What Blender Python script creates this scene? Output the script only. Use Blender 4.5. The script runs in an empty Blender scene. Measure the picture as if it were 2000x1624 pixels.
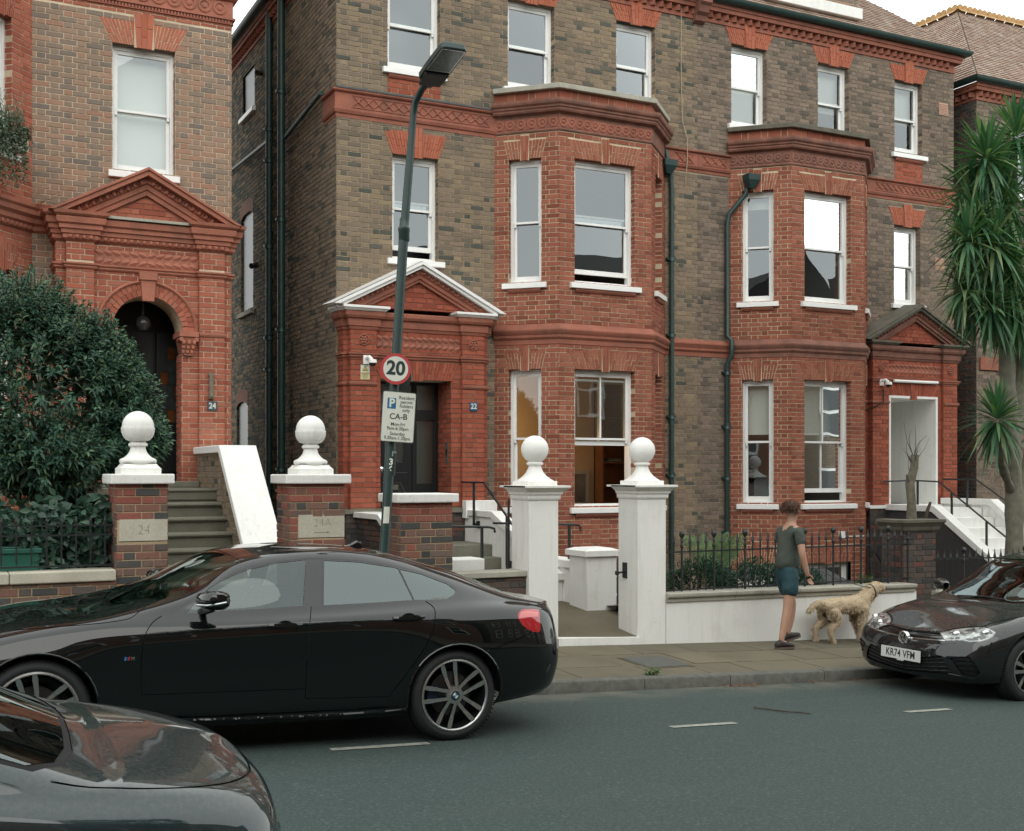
import bpy, bmesh, math, random
from mathutils import Vector, Matrix, Euler, geometry as mgeo
import numpy as np
random.seed(7); np.random.seed(7)
SC = bpy.context.scene
COL = SC.collection
R = math.radians

# ------------------------------------------------------------------ camera
TH = math.atan(2302/4557.0); CS, SN = math.cos(TH), math.sin(TH)
FPX, YH, HC = 2302.0, 923.0, 1.95
cam = bpy.data.cameras.new('camera'); camo = bpy.data.objects.new('camera', cam); COL.objects.link(camo)
camo.location = (0, 0, HC); camo.rotation_euler = (R(90), 0, -TH)
cam.sensor_width = 36; cam.lens = 36*FPX/2000; cam.shift_y = (YH-812)/2000
cam.clip_start = 0.05; cam.clip_end = 500
SC.camera = camo
# ------------------------------------------------------------------ world: hazy overcast daylight
SUN_EL, SUN_AZ = R(40), R(196)          # azimuth measured from +y (into the houses) clockwise
wd = bpy.data.worlds.new('World'); SC.world = wd; wd.use_nodes = True
nt = wd.node_tree; nt.nodes.clear()
wo = nt.nodes.new('ShaderNodeOutputWorld'); bg = nt.nodes.new('ShaderNodeBackground')
sky = nt.nodes.new('ShaderNodeTexSky'); sky.sky_type = 'NISHITA'; sky.sun_disc = False
sky.sun_elevation = SUN_EL; sky.sun_rotation = SUN_AZ; sky.air_density = 1.0; sky.dust_density = 0.5
mxw = nt.nodes.new('ShaderNodeMix'); mxw.data_type = 'RGBA'; mxw.inputs[0].default_value = 0.86
mxw.inputs[7].default_value = (13.1, 13.45, 12.9, 1)      # thin bright cloud cover over the clear sky
nt.links.new(sky.outputs[0], mxw.inputs[6]); nt.links.new(mxw.outputs[2], bg.inputs[0])
bg.inputs[1].default_value = 0.14
nt.links.new(bg.outputs[0], wo.inputs[0])
sl = bpy.data.lights.new('sun', 'SUN'); slo = bpy.data.objects.new('sun', sl); COL.objects.link(slo)
sl.energy = 0.9; sl.angle = R(60); sl.color = (1, .96, .89)
sd = Vector((math.sin(SUN_AZ)*math.cos(SUN_EL), math.cos(SUN_AZ)*math.cos(SUN_EL), math.sin(SUN_EL)))
slo.rotation_euler = sd.to_track_quat('Z', 'Y').to_euler(); slo.location = (0, 0, 30)
# ------------------------------------------------------------------ view
SC.view_settings.view_transform = 'Standard'; SC.view_settings.look = 'None'
SC.view_settings.exposure = 0.15; SC.view_settings.gamma = 1.0
SC.view_settings.use_curve_mapping = False
SC.render.engine = 'CYCLES'
SC.cycles.use_denoising = True
try: SC.cycles.denoiser = 'OPENIMAGEDENOISE'
except Exception: pass
SC.cycles.max_bounces = 10; SC.cycles.diffuse_bounces = 4; SC.cycles.glossy_bounces = 4
SC.cycles.transmission_bounces = 8; SC.cycles.transparent_max_bounces = 16
SC.cycles.caustics_reflective = False; SC.cycles.caustics_refractive = False
SC.cycles.sample_clamp_indirect = 6.0

# ------------------------------------------------------------------ small helpers
def zroad(a): return .175 - .0437*a
def px(a, b, z):
    X = a*CS - b*SN; Z = a*SN + b*CS
    if Z < .3: return (-9999, -9999, Z)
    return (1000 + FPX*X/Z, YH - FPX*(z-HC)/Z, Z)

def tag(o, label=None, cat=None, group=None, kind=None):
    if label: o['label'] = label
    if cat: o['category'] = cat
    if group: o['group'] = group
    if kind: o['kind'] = kind
    return o
def empty(name, loc=(0, 0, 0), label=None, cat=None, group=None, rot=None, parent=None):
    o = bpy.data.objects.new(name, None); COL.objects.link(o); o.location = loc; o.empty_display_size = .1
    if rot: o.rotation_euler = rot
    if parent: o.parent = parent
    return tag(o, label, cat, group)
def copy_tree(o, parent=None):
    c = o.copy(); COL.objects.link(c)
    if parent is not None: c.parent = parent
    for ch in list(o.children): copy_tree(ch, c)
    return c

class MB:
    """collects faces; build() links them as one mesh object"""
    def __init__(s): s.v = []; s.f = []; s.m = []; s.mi = 0
    def add(s, vs, fs, mi=None):
        n = len(s.v); s.v.extend([tuple(p) for p in vs])
        s.f.extend([tuple(i+n for i in f) for f in fs]); s.m.extend([s.mi if mi is None else mi]*len(fs)); return s
    def box(s, x0, x1, y0, y1, z0, z1, mi=None):
        return s.add([(x0,y0,z0),(x1,y0,z0),(x1,y1,z0),(x0,y1,z0),(x0,y0,z1),(x1,y0,z1),(x1,y1,z1),(x0,y1,z1)],
                     [(0,3,2,1),(4,5,6,7),(0,1,5,4),(1,2,6,5),(2,3,7,6),(3,0,4,7)], mi)
    def fbox(s, fr, u0, u1, d0, d1, z0, z1, mi=None):
        """box in a wall frame: d = distance out of the wall"""
        P = [fp(fr,u,d,z) for z in (z0,z1) for (u,d) in ((u0,d1),(u1,d1),(u1,d0),(u0,d0))]
        return s.add(P, [(0,3,2,1),(4,5,6,7),(0,1,5,4),(1,2,6,5),(2,3,7,6),(3,0,4,7)], mi)
    def prism(s, poly, fn0, fn1, mi=None):
        """poly of 2d points, fn maps 2d->3d for both ends"""
        n = len(poly); vs = [fn0(p) for p in poly] + [fn1(p) for p in poly]
        fs = [tuple(range(n)), tuple(range(2*n-1, n-1, -1))] + [(i, i+n, (i+1) % n + n, (i+1) % n) for i in range(n)]
        return s.add(vs, fs, mi)
    def az(s, poly, b0, b1, mi=None):
        return s.prism(poly, lambda p: (p[0], b0, p[1]), lambda p: (p[0], b1, p[1]), mi)
    def lathe(s, prof, c, seg=24, mi=None, a0=0, a1=2*math.pi, axis='z'):
        full = abs(a1-a0-2*math.pi) < 1e-6
        ns = seg if full else seg+1; vs = []
        for (r, h) in prof:
            for k in range(ns):
                t = a0 + (a1-a0)*k/seg
                p = (r*math.cos(t), r*math.sin(t), h)
                if axis == 'y': p = (p[0], p[2], p[1])
                if axis == 'x': p = (p[2], p[0], p[1])
                vs.append((c[0]+p[0], c[1]+p[1], c[2]+p[2]))
        fs = []
        for i in range(len(prof)-1):
            for k in range(seg if full else seg):
                k2 = (k+1) % ns
                fs.append((i*ns+k, i*ns+k2, (i+1)*ns+k2, (i+1)*ns+k))
        return s.add(vs, fs, mi)
    def tube(s, pts, r, seg=8, mi=None, cap=True, r2=None):
        pts = [Vector(p) for p in pts]; n = len(pts); vs = []; prev = None
        rr = r if isinstance(r, (list, tuple)) else [r + ((r2-r)*i/(n-1) if r2 is not None else 0) for i in range(n)]
        for i, p in enumerate(pts):
            d = (pts[min(i+1, n-1)] - pts[max(i-1, 0)]).normalized()
            if prev is None:
                x = d.orthogonal().normalized()
            else:
                x = (prev - d*prev.dot(d)); x = x.normalized() if x.length > 1e-6 else d.orthogonal().normalized()
            prev = x; y = d.cross(x)
            for k in range(seg):
                t = 2*math.pi*k/seg; vs.append(p + (x*math.cos(t) + y*math.sin(t))*rr[i])
        fs = [(i*seg+k, i*seg+(k+1) % seg, (i+1)*seg+(k+1) % seg, (i+1)*seg+k) for i in range(n-1) for k in range(seg)]
        if cap: fs += [tuple(range(seg-1, -1, -1)), tuple(range((n-1)*seg, n*seg))]
        return s.add(vs, fs, mi)
    def sweep(s, path, prof, mi=None, cap=True):
        """moulding: path of plan points left->right, profile of (out, z); outward is the right-hand side of travel"""
        n = len(path); vs = []; m = len(prof)
        dirs = [(Vector(path[i+1][:2]) - Vector(path[i][:2])).normalized() for i in range(n-1)]
        for i in range(n):
            d0 = dirs[max(i-1, 0)]; d1 = dirs[min(i, n-2)]
            n0 = Vector((d0.y, -d0.x)); n1 = Vector((d1.y, -d1.x)); b = (n0+n1)
            b = b / max(1e-6, b.dot(n1)) if b.length > 1e-4 else n1
            for (o, z) in prof: vs.append((path[i][0]+b.x*o, path[i][1]+b.y*o, z))
        fs = [(i*m+j, (i+1)*m+j, (i+1)*m+j+1, i*m+j+1) for i in range(n-1) for j in range(m-1)]
        if cap: fs += [tuple(range(m)), tuple(range((n-1)*m+m-1, (n-1)*m-1, -1))]
        return s.add(vs, fs, mi)
    def build(s, name, mats, parent=None, smooth=False, bevel=0, loc=None, sharp=40):
        me = bpy.data.meshes.new(name); me.from_pydata([tuple(p) for p in s.v], [], s.f)
        if not isinstance(mats, (list, tuple)): mats = [mats]
        for m in mats: me.materials.append(m)
        if len(mats) > 1: me.polygons.foreach_set('material_index', s.m)
        bm = bmesh.new(); bm.from_mesh(me); bmesh.ops.recalc_face_normals(bm, faces=bm.faces); bm.to_mesh(me); bm.free()
        if smooth:
            me.polygons.foreach_set('use_smooth', [True]*len(me.polygons))
            me.set_sharp_from_angle(angle=R(sharp))
        o = bpy.data.objects.new(name, me); COL.objects.link(o)
        if parent: o.parent = parent
        if loc: o.location = loc
        if bevel:
            md = o.modifiers.new('bevel', 'BEVEL'); md.width = bevel; md.segments = 2; md.limit_method = 'ANGLE'; md.angle_limit = R(50)
            md.harden_normals = False
        return o

def frame(p0, p1):
    d = Vector((p1[0]-p0[0], p1[1]-p0[1])); L = d.length; d /= L
    return (p0[0], p0[1], d.x, d.y, d.y, -d.x, L)     # origin, U, N(out), length
def fp(fr, u, d, z): return (fr[0]+fr[2]*u+fr[4]*d, fr[1]+fr[3]*u+fr[5]*d, z)
# ------------------------------------------------------------------ materials
def _nt(name):
    m = bpy.data.materials.new(name); m.use_nodes = True; n = m.node_tree
    return m, n, n.nodes['Principled BSDF']
def N(n, t, **kw):
    x = n.nodes.new('ShaderNode'+t)
    for k, v in kw.items(): setattr(x, k, v)
    return x
def mixc(n, fac, a, b, blend='MIX'):
    x = N(n, 'Mix', data_type='RGBA', blend_type=blend)
    for i, v in ((0, fac), (6, a), (7, b)):
        if hasattr(v, 'is_output') or hasattr(v, 'links'): n.links.new(v, x.inputs[i])
        elif i == 0: x.inputs[0].default_value = v
        else: x.inputs[i].default_value = (*v, 1) if len(v) == 3 else v
    return x.outputs[2]
def mth(n, op, a, b=0.0, c=None, clamp=False):
    x = N(n, 'Math', operation=op, use_clamp=clamp)
    for i, v in enumerate((a, b) if c is None else (a, b, c)):
        if hasattr(v, 'links'): n.links.new(v, x.inputs[i])
        else: x.inputs[i].default_value = v
    return x.outputs[0]
def pos(n): return N(n, 'NewGeometry').outputs['Position']
def noise(n, scale, detail=4, rough=.55, vec=None, sc3=None):
    x = N(n, 'TexNoise'); x.inputs['Scale'].default_value = scale; x.inputs['Detail'].default_value = detail; x.inputs['Roughness'].default_value = rough
    v = vec if vec is not None else pos(n)
    if sc3:
        mp = N(n, 'Mapping'); mp.inputs['Scale'].default_value = sc3; n.links.new(v, mp.inputs[0]); v = mp.outputs[0]
    n.links.new(v, x.inputs['Vector']); return x.outputs['Fac']
def ramp(n, fac, stops, interp='LINEAR'):
    x = N(n, 'ValToRGB'); x.color_ramp.interpolation = interp; e = x.color_ramp.elements
    while len(e) < len(stops): e.new(.5)
    for i, (p, c) in enumerate(stops):
        e[i].position = p; e[i].color = (*c, 1) if len(c) == 3 else c
    n.links.new(fac, x.inputs[0]); return x.outputs[0]
def rng(n, fac, a, b, c=0., d=1.):
    x = N(n, 'MapRange'); x.clamp = True
    for i, v in enumerate((a, b, c, d)): x.inputs[i+1].default_value = v
    n.links.new(fac, x.inputs[0]); return x.outputs[0]
def bump(n, p, h, strength=.3, dist=.01):
    x = N(n, 'Bump'); x.inputs['Strength'].default_value = strength; x.inputs['Distance'].default_value = dist
    n.links.new(h, x.inputs['Height']); n.links.new(x.outputs[0], p.inputs['Normal'])
def island(n):
    g = N(n, 'NewGeometry').outputs['Random Per Island']; o = N(n, 'ObjectInfo').outputs['Random']
    return mth(n, 'FRACT', mth(n, 'ADD', g, mth(n, 'MULTIPLY', o, 7.31)))

def plain(name, c, rough=.6, var=.12, scale=6, metal=0, spec=.5, fine=0, bmp=0, coat=0, dirt=None):
    m, n, p = _nt(name)
    f = noise(n, scale, 5)
    col = mixc(n, rng(n, f, .3, .7), [x*(1-var) for x in c], [min(1, x*(1+var)) for x in c])
    if fine:
        col = mixc(n, rng(n, noise(n, fine, 2), .35, .65, 0, .35), col, [x*.55 for x in c])
    if dirt:
        dn = noise(n, dirt[1], 6, .65)
        col = mixc(n, rng(n, dn, .52, .75, 0, dirt[2]), col, dirt[0])
    n.links.new(col, p.inputs['Base Color'])
    p.inputs['Roughness'].default_value = rough; p.inputs['Metallic'].default_value = metal
    p.inputs['Specular IOR Level'].default_value = spec
    if coat: p.inputs['Coat Weight'].default_value = coat; p.inputs['Coat Roughness'].default_value = .04
    if bmp: bump(n, p, noise(n, fine or scale*8, 3), bmp, .004)
    return m

def brick_mat(name, stops, soot=.35, grain=.3, tint=None):
    m, n, p = _nt(name)
    r = island(n)
    col = ramp(n, r, stops)
    g = noise(n, 38, 3, .6)
    col = mixc(n, rng(n, g, .35, .7, 0, grain), col, mixc(n, 1, col, (.42, .40, .38), 'MULTIPLY'))
    # dark burnt face patches differing brick to brick
    g2 = noise(n, 9, 3, .6)
    col = mixc(n, rng(n, g2, .54, .74, 0, .28), col, mixc(n, 1, col, (.5, .52, .52), 'MULTIPLY'))
    s = noise(n, .7, 5, .6)
    col = mixc(n, rng(n, s, .42, .72, 0, soot), col, mixc(n, 1, col, tint or (.45, .46, .44), 'MULTIPLY'))
    n.links.new(col, p.inputs['Base Color']); p.inputs['Roughness'].default_value = .92
    p.inputs['Specular IOR Level'].default_value = .25
    bump(n, p, noise(n, 120, 3, .6), .5, .003)
    return m
M = {}
M['brick22'] = brick_mat('brown_stock_brick', [(0,(.075,.082,.072)),(.07,(.115,.112,.094)),(.13,(.175,.142,.108)),(.45,(.215,.168,.125)),(.7,(.255,.192,.142)),(.9,(.245,.192,.13)),(1,(.30,.228,.155))], .3)
M['brick20'] = brick_mat('weathered_stock_brick', [(0,(.095,.088,.076)),(.10,(.145,.118,.095)),(.4,(.19,.15,.118)),(.7,(.225,.172,.135)),(.88,(.245,.188,.148)),(1,(.265,.20,.155))], .4)
M['brick24'] = brick_mat('pinkish_stock_brick', [(0,(.18,.15,.13)),(.15,(.225,.18,.145)),(.4,(.27,.20,.15)),(.7,(.32,.215,.155)),(.9,(.33,.19,.135)),(1,(.37,.255,.18))], .18)
M['brickside'] = brick_mat('gap_shade_brick', [(0,(.06,.072,.066)),(.3,(.09,.095,.082)),(.5,(.17,.14,.105)),(.75,(.225,.17,.12)),(1,(.27,.20,.135))], .45)  # brick colour darkened to carry the shade of the side gap
M['bricked'] = brick_mat('red_facing_brick', [(0,(0.207,0.067,0.043)),(.3,(0.273,0.090,0.057)),(.6,(0.316,0.106,0.067)),(.85,(0.346,0.125,0.080)),(1,(0.247,0.095,0.066))], .25, .22)
M['brickporch'] = brick_mat('orange_red_porch_brick', [(0,(0.252,0.064,0.039)),(.4,(0.323,0.086,0.052)),(.8,(0.375,0.106,0.063)),(1,(0.292,0.093,0.058))], .22, .18)
M['brickred24'] = brick_mat('bright_red_brick', [(0,(0.291,0.084,0.054)),(.4,(0.358,0.113,0.071)),(.8,(0.415,0.141,0.090)),(1,(0.344,0.141,0.094))], .16, .2)
M['brickpier'] = brick_mat('mixed_pier_brick', [(0,(.06,.065,.065)),(.25,(.10,.095,.09)),(.4,(.17,.11,.09)),(.6,(.21,.13,.105)),(.8,(.24,.115,.085)),(1,(.16,.13,.11))], .15)
M['brickpiered'] = brick_mat('red_pier_brick', [(0,(0.240,0.080,0.063)),(.5,(0.305,0.107,0.082)),(1,(0.253,0.118,0.097))], .15)
M['brickdark'] = brick_mat('grey_garden_brick', [(0,(.055,.055,.055)),(.4,(.085,.075,.07)),(.8,(.115,.085,.075)),(1,(.16,.075,.06))], .3)
M['gauged'] = brick_mat('rubbed_red_arch', [(0,(0.376,0.114,0.066)),(.5,(0.433,0.141,0.083)),(1,(0.397,0.136,0.086))], .2, .15)
M['gaugedbay'] = brick_mat('bay_arch_brick', [(0,(0.255,0.083,0.052)),(.5,(0.317,0.111,0.069)),(1,(0.351,0.133,0.084))], .2, .15)
def mortar(name, c, v=.16): return plain(name, c, .95, v, 3, spec=.2, fine=60, bmp=.5)
M['mortar22'] = mortar('buff_mortar', (.44,.345,.225))
M['mortar20'] = mortar('greyed_mortar', (.33,.27,.195), .3)
M['mortarbay'] = mortar('pale_bay_mortar', (.58,.48,.33))
M['mortarporch'] = mortar('dark_porch_mortar', (.24,.165,.115))
M['mortar24'] = mortar('pale_buff_mortar', (.62,.50,.36))
M['mortarside'] = mortar('gap_shade_mortar', (.33,.28,.20), .3)  # mortar colour toned down for the same gap shade
M['mortarpier'] = mortar('sandy_mortar', (.42,.32,.21))
M['mortardark'] = mortar('grey_mortar', (.12,.105,.09))
M['terracotta'] = plain('terracotta', (0.293,0.101,0.063), .8, .2, 4, fine=50, bmp=.3, dirt=((0.102,0.057,0.040), 2.2, .6))
M['terracotta24'] = plain('terracotta_pale', (0.360,0.129,0.081), .8, .18, 4, fine=50, bmp=.3, dirt=((0.143,0.075,0.048), 2.2, .5))
M['terracottadirty'] = plain('weathered_terracotta', (0.214,0.092,0.064), .85, .3, 5, fine=50, bmp=.4, dirt=((.085,.07,.055), 3, .8))
M['white'] = plain('white_gloss_paint', (.80,.80,.78), .35, .03, 3, dirt=((.5,.47,.4), 5, .12))
def masonry(name, c):
    m, n, p = _nt(name)
    col = mixc(n, rng(n, noise(n, 1.2, 5), .3, .7), [x*.95 for x in c], c)
    st = noise(n, 3.0, 6, .7, sc3=(3.2, 3.2, .35)); bl = noise(n, 1.7, 6, .68); sp_ = noise(n, 22, 4, .7)
    col = mixc(n, rng(n, st, .50, .72, 0, .30), col, (.50, .46, .37))
    col = mixc(n, rng(n, bl, .56, .74, 0, .30), col, (.44, .42, .34))
    col = mixc(n, mth(n, 'MULTIPLY', rng(n, sp_, .62, .70), .35), col, (.38, .35, .28))
    n.links.new(col, p.inputs['Base Color']); p.inputs['Roughness'].default_value = .82; p.inputs['Specular IOR Level'].default_value = .3
    bump(n, p, noise(n, 75, 4, .6), .45, .004); return m
M['whitemas'] = masonry('white_masonry_paint', (.80, .80, .77))
M['cream'] = plain('cream_inner_paint', (.66,.64,.55), .8, .06, 1.5)
M['stone'] = plain('pale_limestone', (.50,.47,.385), .85, .1, 5, fine=80, bmp=.3, dirt=((.32,.285,.21), 2, .3))
M['concrete'] = plain('coping_stone', (.38,.365,.305), .9, .16, 4, fine=60, bmp=.4, dirt=((.16,.155,.125), 3, .55))
M['concdark'] = plain('weathered_dark_stone', (.12,.11,.085), .95, .3, 6, fine=50, bmp=.5, dirt=((.05,.052,.042), 3, .7))
M['step'] = plain('grey_step_stone', (.17,.165,.125), .85, .14, 5, fine=70, bmp=.25)
M['rubber'] = plain('black_rubber', (.012,.013,.014), .75, .2, 20)
M['black'] = plain('black_iron', (.016,.02,.021), .42, .3, 15)
M['blackplas'] = plain('black_plastic', (.012,.013,.014), .35, .1, 10)
M['pipe'] = plain('dark_green_iron', (.018,.046,.042), .45, .2, 8)
M['pole'] = plain('green_lamp_column', (.012,.034,.031), .4, .15, 12, dirt=((.10,.12,.11), 30, .12))
M['lead'] = plain('lead_flashing', (.06,.065,.068), .6, .2, 8)
M['door'] = plain('black_door_paint', (.010,.012,.013), .35, .1, 5)
M['chrome'] = plain('polished_metal', (.62,.63,.63), .18, .02, 5, metal=1)
M['soil'] = plain('dark_soil', (.045,.035,.025), 1, .3, 12)
M['ceiling'] = plain('interior_plaster', (.32,.29,.24), .9, .05, 1)
M['floorin'] = plain('interior_floor', (.12,.085,.055), .6, .1, 2)
M['blind'] = plain('roller_blind', (.62,.62,.585), .9, .02, 2)
M['roomorange'] = plain('ochre_room_wall', (.60,.43,.27), .9, .04, 1)
M['wood'] = plain('brown_timber', (.20,.09,.045), .6, .2, 6)

def glass_mat(name, base=.22, tint=(.9,.95,.93), rough=0.0, fres=1.0, refl=(.92,.97,1.0)):
    m = bpy.data.materials.new(name); m.use_nodes = True; n = m.node_tree; n.nodes.clear()
    o = N(n, 'OutputMaterial'); mx = N(n, 'MixShader'); t = N(n, 'BsdfTransparent'); g = N(n, 'BsdfGlossy')
    t.inputs[0].default_value = (*tint, 1); g.inputs[0].default_value = (*refl, 1); g.inputs['Roughness'].default_value = rough
    fr = N(n, 'Fresnel'); fr.inputs[0].default_value = 1.5
    fac = mth(n, 'ADD', mth(n, 'MULTIPLY', fr.outputs[0], fres), base, clamp=True)
    n.links.new(fac, mx.inputs[0]); n.links.new(t.outputs[0], mx.inputs[1]); n.links.new(g.outputs[0], mx.inputs[2]); n.links.new(mx.outputs[0], o.inputs[0])
    # faint waviness of old glass
    if rough == 0:
        b = N(n, 'Bump'); b.inputs['Strength'].default_value = .09; b.inputs['Distance'].default_value = .02
        n.links.new(noise(n, 1.6, 1), b.inputs['Height']); n.links.new(b.outputs[0], g.inputs['Normal'])
    return m
M['glass'] = glass_mat('window_glass', .135)
M['glassclear'] = glass_mat('clear_window_glass', .07)
M['glasscar'] = glass_mat('car_glass', .05, (.62,.70,.68), .002, 1.0, (.86,.97,.97))
M['glasstint'] = glass_mat('privacy_glass', .10, (.14,.17,.165), .002, 1.0, (.84,.97,.96))
M['glassfrost'] = glass_mat('obscured_door_glass', .16, (.30,.36,.33), .25)
# ------------------------------------------------------------------ brickwork
BH, JT = .075, .0125
class Bricks:
    """every brick is a small proud block over the mortar sheet; the largest in view become objects of their own"""
    def __init__(s): s.items = []; s.mats = []; s.mort = {}
    def mi(s, mat):
        if mat not in s.mats: s.mats.append(mat)
        return s.mats.index(mat)
    def quad(s, fr, q, mat, proud=.008, sep=True):
        s.items.append((fr, q, s.mi(mat), proud + random.uniform(-.0025, .003), sep))
    def lay(s, fr, z0, z1, mat, openings=(), u0=0, u1=None, vj=(), slant=(), shift=0, mort=None, proud=.008, sheet=True, bond=1, sep=True, mats=None, d=0, bh=BH):
        """courses from z0 to z1 between u0 and u1; openings are (u0,u1,z0,z1); slant are convex (u,z) polygons left free"""
        u1 = fr[6] if u1 is None else u1
        if mort is not None and sheet: s.sheet(fr, u0, u1, z0, z1, openings, mort, d)
        k0 = math.ceil((z0-1e-4)/bh - 1e-6); k = k0
        zs = [z0] + [j*bh for j in range(k0, int(math.floor((z1+1e-4)/bh))+1) if z0+.02 < j*bh < z1-.02] + [z1]
        for zi in range(len(zs)-1):
            za, zb = zs[zi], zs[zi+1]; zm = (za+zb)/2; c = int(round(zm/bh-.5))
            A, B = za+JT/2, zb-JT/2
            if B-A < .015: continue
            segs = [((u0, u0), (u1, u1))]
            cuts = []
            for (a, b, p, q) in openings:
                if p < zm < q: cuts.append(((a, a), (b, b)))
            for poly in slant:
                lo = poly_range(poly, A, zm); hi = poly_range(poly, B, zm)
                if lo and hi: cuts.append(((lo[0], hi[0]), (lo[1], hi[1])))
            for j in vj: cuts.append(((j, j), (j, j)))
            for (L, Rr) in cuts:
                ns = []
                for (a, b) in segs:
                    if max(Rr) <= min(a) or min(L) >= max(b): ns.append((a, b)); continue
                    if sum(L) > sum(a): ns.append((a, L))
                    if sum(Rr) < sum(b): ns.append((Rr, b))
                segs = ns
            for (a, b) in segs:
                if sum(b)-sum(a) < .05: continue
                am, bm_ = sum(a)/2, sum(b)/2
                per = .225+.1125; ph = shift + (per/2 if (c % 2) else 0)
                pts = []; i = math.floor((am-ph)/per)-1
                while True:
                    e = ph + i*per
                    if e > bm_: break
                    for t in ((e, e+.225), (e+.225, e+per)):
                        lo, hi = max(t[0], am), min(t[1], bm_)
                        if hi-lo > .035: pts.append([lo, hi])
                        elif hi > lo and pts: pts[-1][1] = hi
                        elif hi > lo: pts.append([lo, hi])
                    i += 1
                if len(pts) > 1 and pts[0][1]-pts[0][0] < .05: pts[1][0] = pts[0][0]; pts.pop(0)
                for j, (lo, hi) in enumerate(pts):
                    x0 = lo+JT/2; x1 = hi-JT/2
                    q = [[x0, A], [x1, A], [x1, B], [x0, B]]
                    rect = True
                    if j == 0 and a[0] != a[1]: q[0][0] = a[0]+JT/2; q[3][0] = a[1]+JT/2; rect = False
                    if j == len(pts)-1 and b[0] != b[1]: q[1][0] = b[0]-JT/2; q[2][0] = b[1]-JT/2; rect = False
                    if j == 0 and lo <= u0+1e-3 and rect: q[0][0] = q[3][0] = lo
                    if j == len(pts)-1 and hi >= u1-1e-3 and rect: q[1][0] = q[2][0] = hi
                    mm = mat if mats is None else mats(zm, (lo+hi)/2, mat)
                    if mm is None: continue
                    if d: s.quad((fr[0]+fr[4]*d, fr[1]+fr[5]*d)+tuple(fr[2:]), q, mm, proud, sep and rect)
                    else: s.quad(fr, q, mm, proud, sep and rect)
    def sheet(s, fr, u0, u1, z0, z1, openings, mort, d=0):
        mb = s.mort.setdefault(mort, MB())
        us = sorted({u0, u1, *[min(max(x, u0), u1) for o in openings for x in o[:2]]})
        zz = sorted({z0, z1, *[min(max(x, z0), z1) for o in openings for x in o[2:4]]})
        for i in range(len(us)-1):
            for j in range(len(zz)-1):
                um, zm = (us[i]+us[i+1])/2, (zz[j]+zz[j+1])/2
                if us[i+1]-us[i] < 1e-4 or zz[j+1]-zz[j] < 1e-4: continue
                if any(a < um < b and p < zm < q for (a, b, p, q) in [o[:4] for o in openings]): continue
                mb.add([fp(fr, us[i], d, zz[j]), fp(fr, us[i+1], d, zz[j]), fp(fr, us[i+1], d, zz[j+1]), fp(fr, us[i], d, zz[j+1])], [(0, 1, 2, 3)])
    def arch(s, fr, uc, hw, zs, h, splay, mat, n=6, key=.11, up=.07, dn=.03, proud=.012, mort=None, jj=.0035):
        """flat gauged arch with stepped keystone; returns the free polygons for lay()"""
        kb, kt = key*.42, key*.55
        for sgn in (-1, 1):
            for i in range(n):
                f0, f1 = i/n, (i+1)/n
                b0, b1 = kb+(hw-kb)*f0, kb+(hw-kb)*f1; t0, t1 = kt+(hw+splay-kt)*f0, kt+(hw+splay-kt)*f1
                j = jj
                sp = .62 if (i % 2) else .36
                for (g0, g1) in ((0, sp), (sp, 1)):
                    def X(bb, tt, g): return bb+(tt-bb)*g
                    z0_, z1_ = zs+h*g0+(j if g0 else 0), zs+h*g1-(j if g1 < 1 else 0)
                    q = [[uc+sgn*(X(b0, t0, g0)+j), z0_], [uc+sgn*(X(b1, t1, g0)-j), z0_], [uc+sgn*(X(b1, t1, g1)-j), z1_], [uc+sgn*(X(b0, t0, g1)+j), z1_]]
                    if sgn < 0: q = [q[1], q[0], q[3], q[2]]
                    s.quad(fr, q, mat, proud, False)
        for i in range(3):
            f0, f1 = -1+i*2/3, -1+(i+1)*2/3; j = .003
            for g0, g1 in (((0, .6), (.6, 1)) if i != 1 else ((0, .33), (.33, 1))):
                def Y(f, g): return uc+f*(kb+(kt-kb)*g)
                z0_, z1_ = zs-dn+(h+up+dn)*g0+(j if g0 else 0), zs-dn+(h+up+dn)*g1-(j if g1 < 1 else 0)
                s.quad(fr, [[Y(f0, g0)+j, z0_], [Y(f1, g0)-j, z0_], [Y(f1, g1)-j, z1_], [Y(f0, g1)+j, z1_]], mat, proud+.02, False)
        if mort:
            mb = s.mort.setdefault(mort, MB())
            mb.add([fp(fr, uc-hw, .003, zs), fp(fr, uc+hw, .003, zs), fp(fr, uc+hw+splay, .003, zs+h), fp(fr, uc-hw-splay, .003, zs+h)], [(0, 1, 2, 3)])
            mb.fbox(fr, uc-kt, uc+kt, .003, .02, zs-dn, zs+h+up)
        return [[(uc-hw, zs), (uc+hw, zs), (uc+hw+splay, zs+h), (uc-hw-splay, zs+h)], [(uc-kt, zs+h-.02), (uc+kt, zs+h-.02), (uc+kt, zs+h+up), (uc-kt, zs+h+up)]]
    def finish(s, parent, nsep=300, hide=None, name='brick', wallname='mortar_wall'):
        vis = []
        for i, (fr, q, mi, pr, sep) in enumerate(s.items):
            if not sep or nsep == 0: continue
            um = sum(p[0] for p in q)/4; zm = sum(p[1] for p in q)/4
            x, y, _, = fp(fr, um, 0, zm)[0], fp(fr, um, 0, zm)[1], 0
            X, Y, Z = px(x, y, zm)
            if not (4 < X < 1996 and 4 < Y < 1620): continue
            nx, ny = fr[4], fr[5]
            dn = -(nx*x+ny*y)/math.hypot(x, y)
            if dn < .2: continue
            if hide and hide(X, Y): continue
            vis.append((-(q[1][0]-q[0][0])*dn/Z, i))
        vis.sort(); sepset = {i for _, i in vis[:nsep]}
        unit = {}
        mb = MB()
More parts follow.
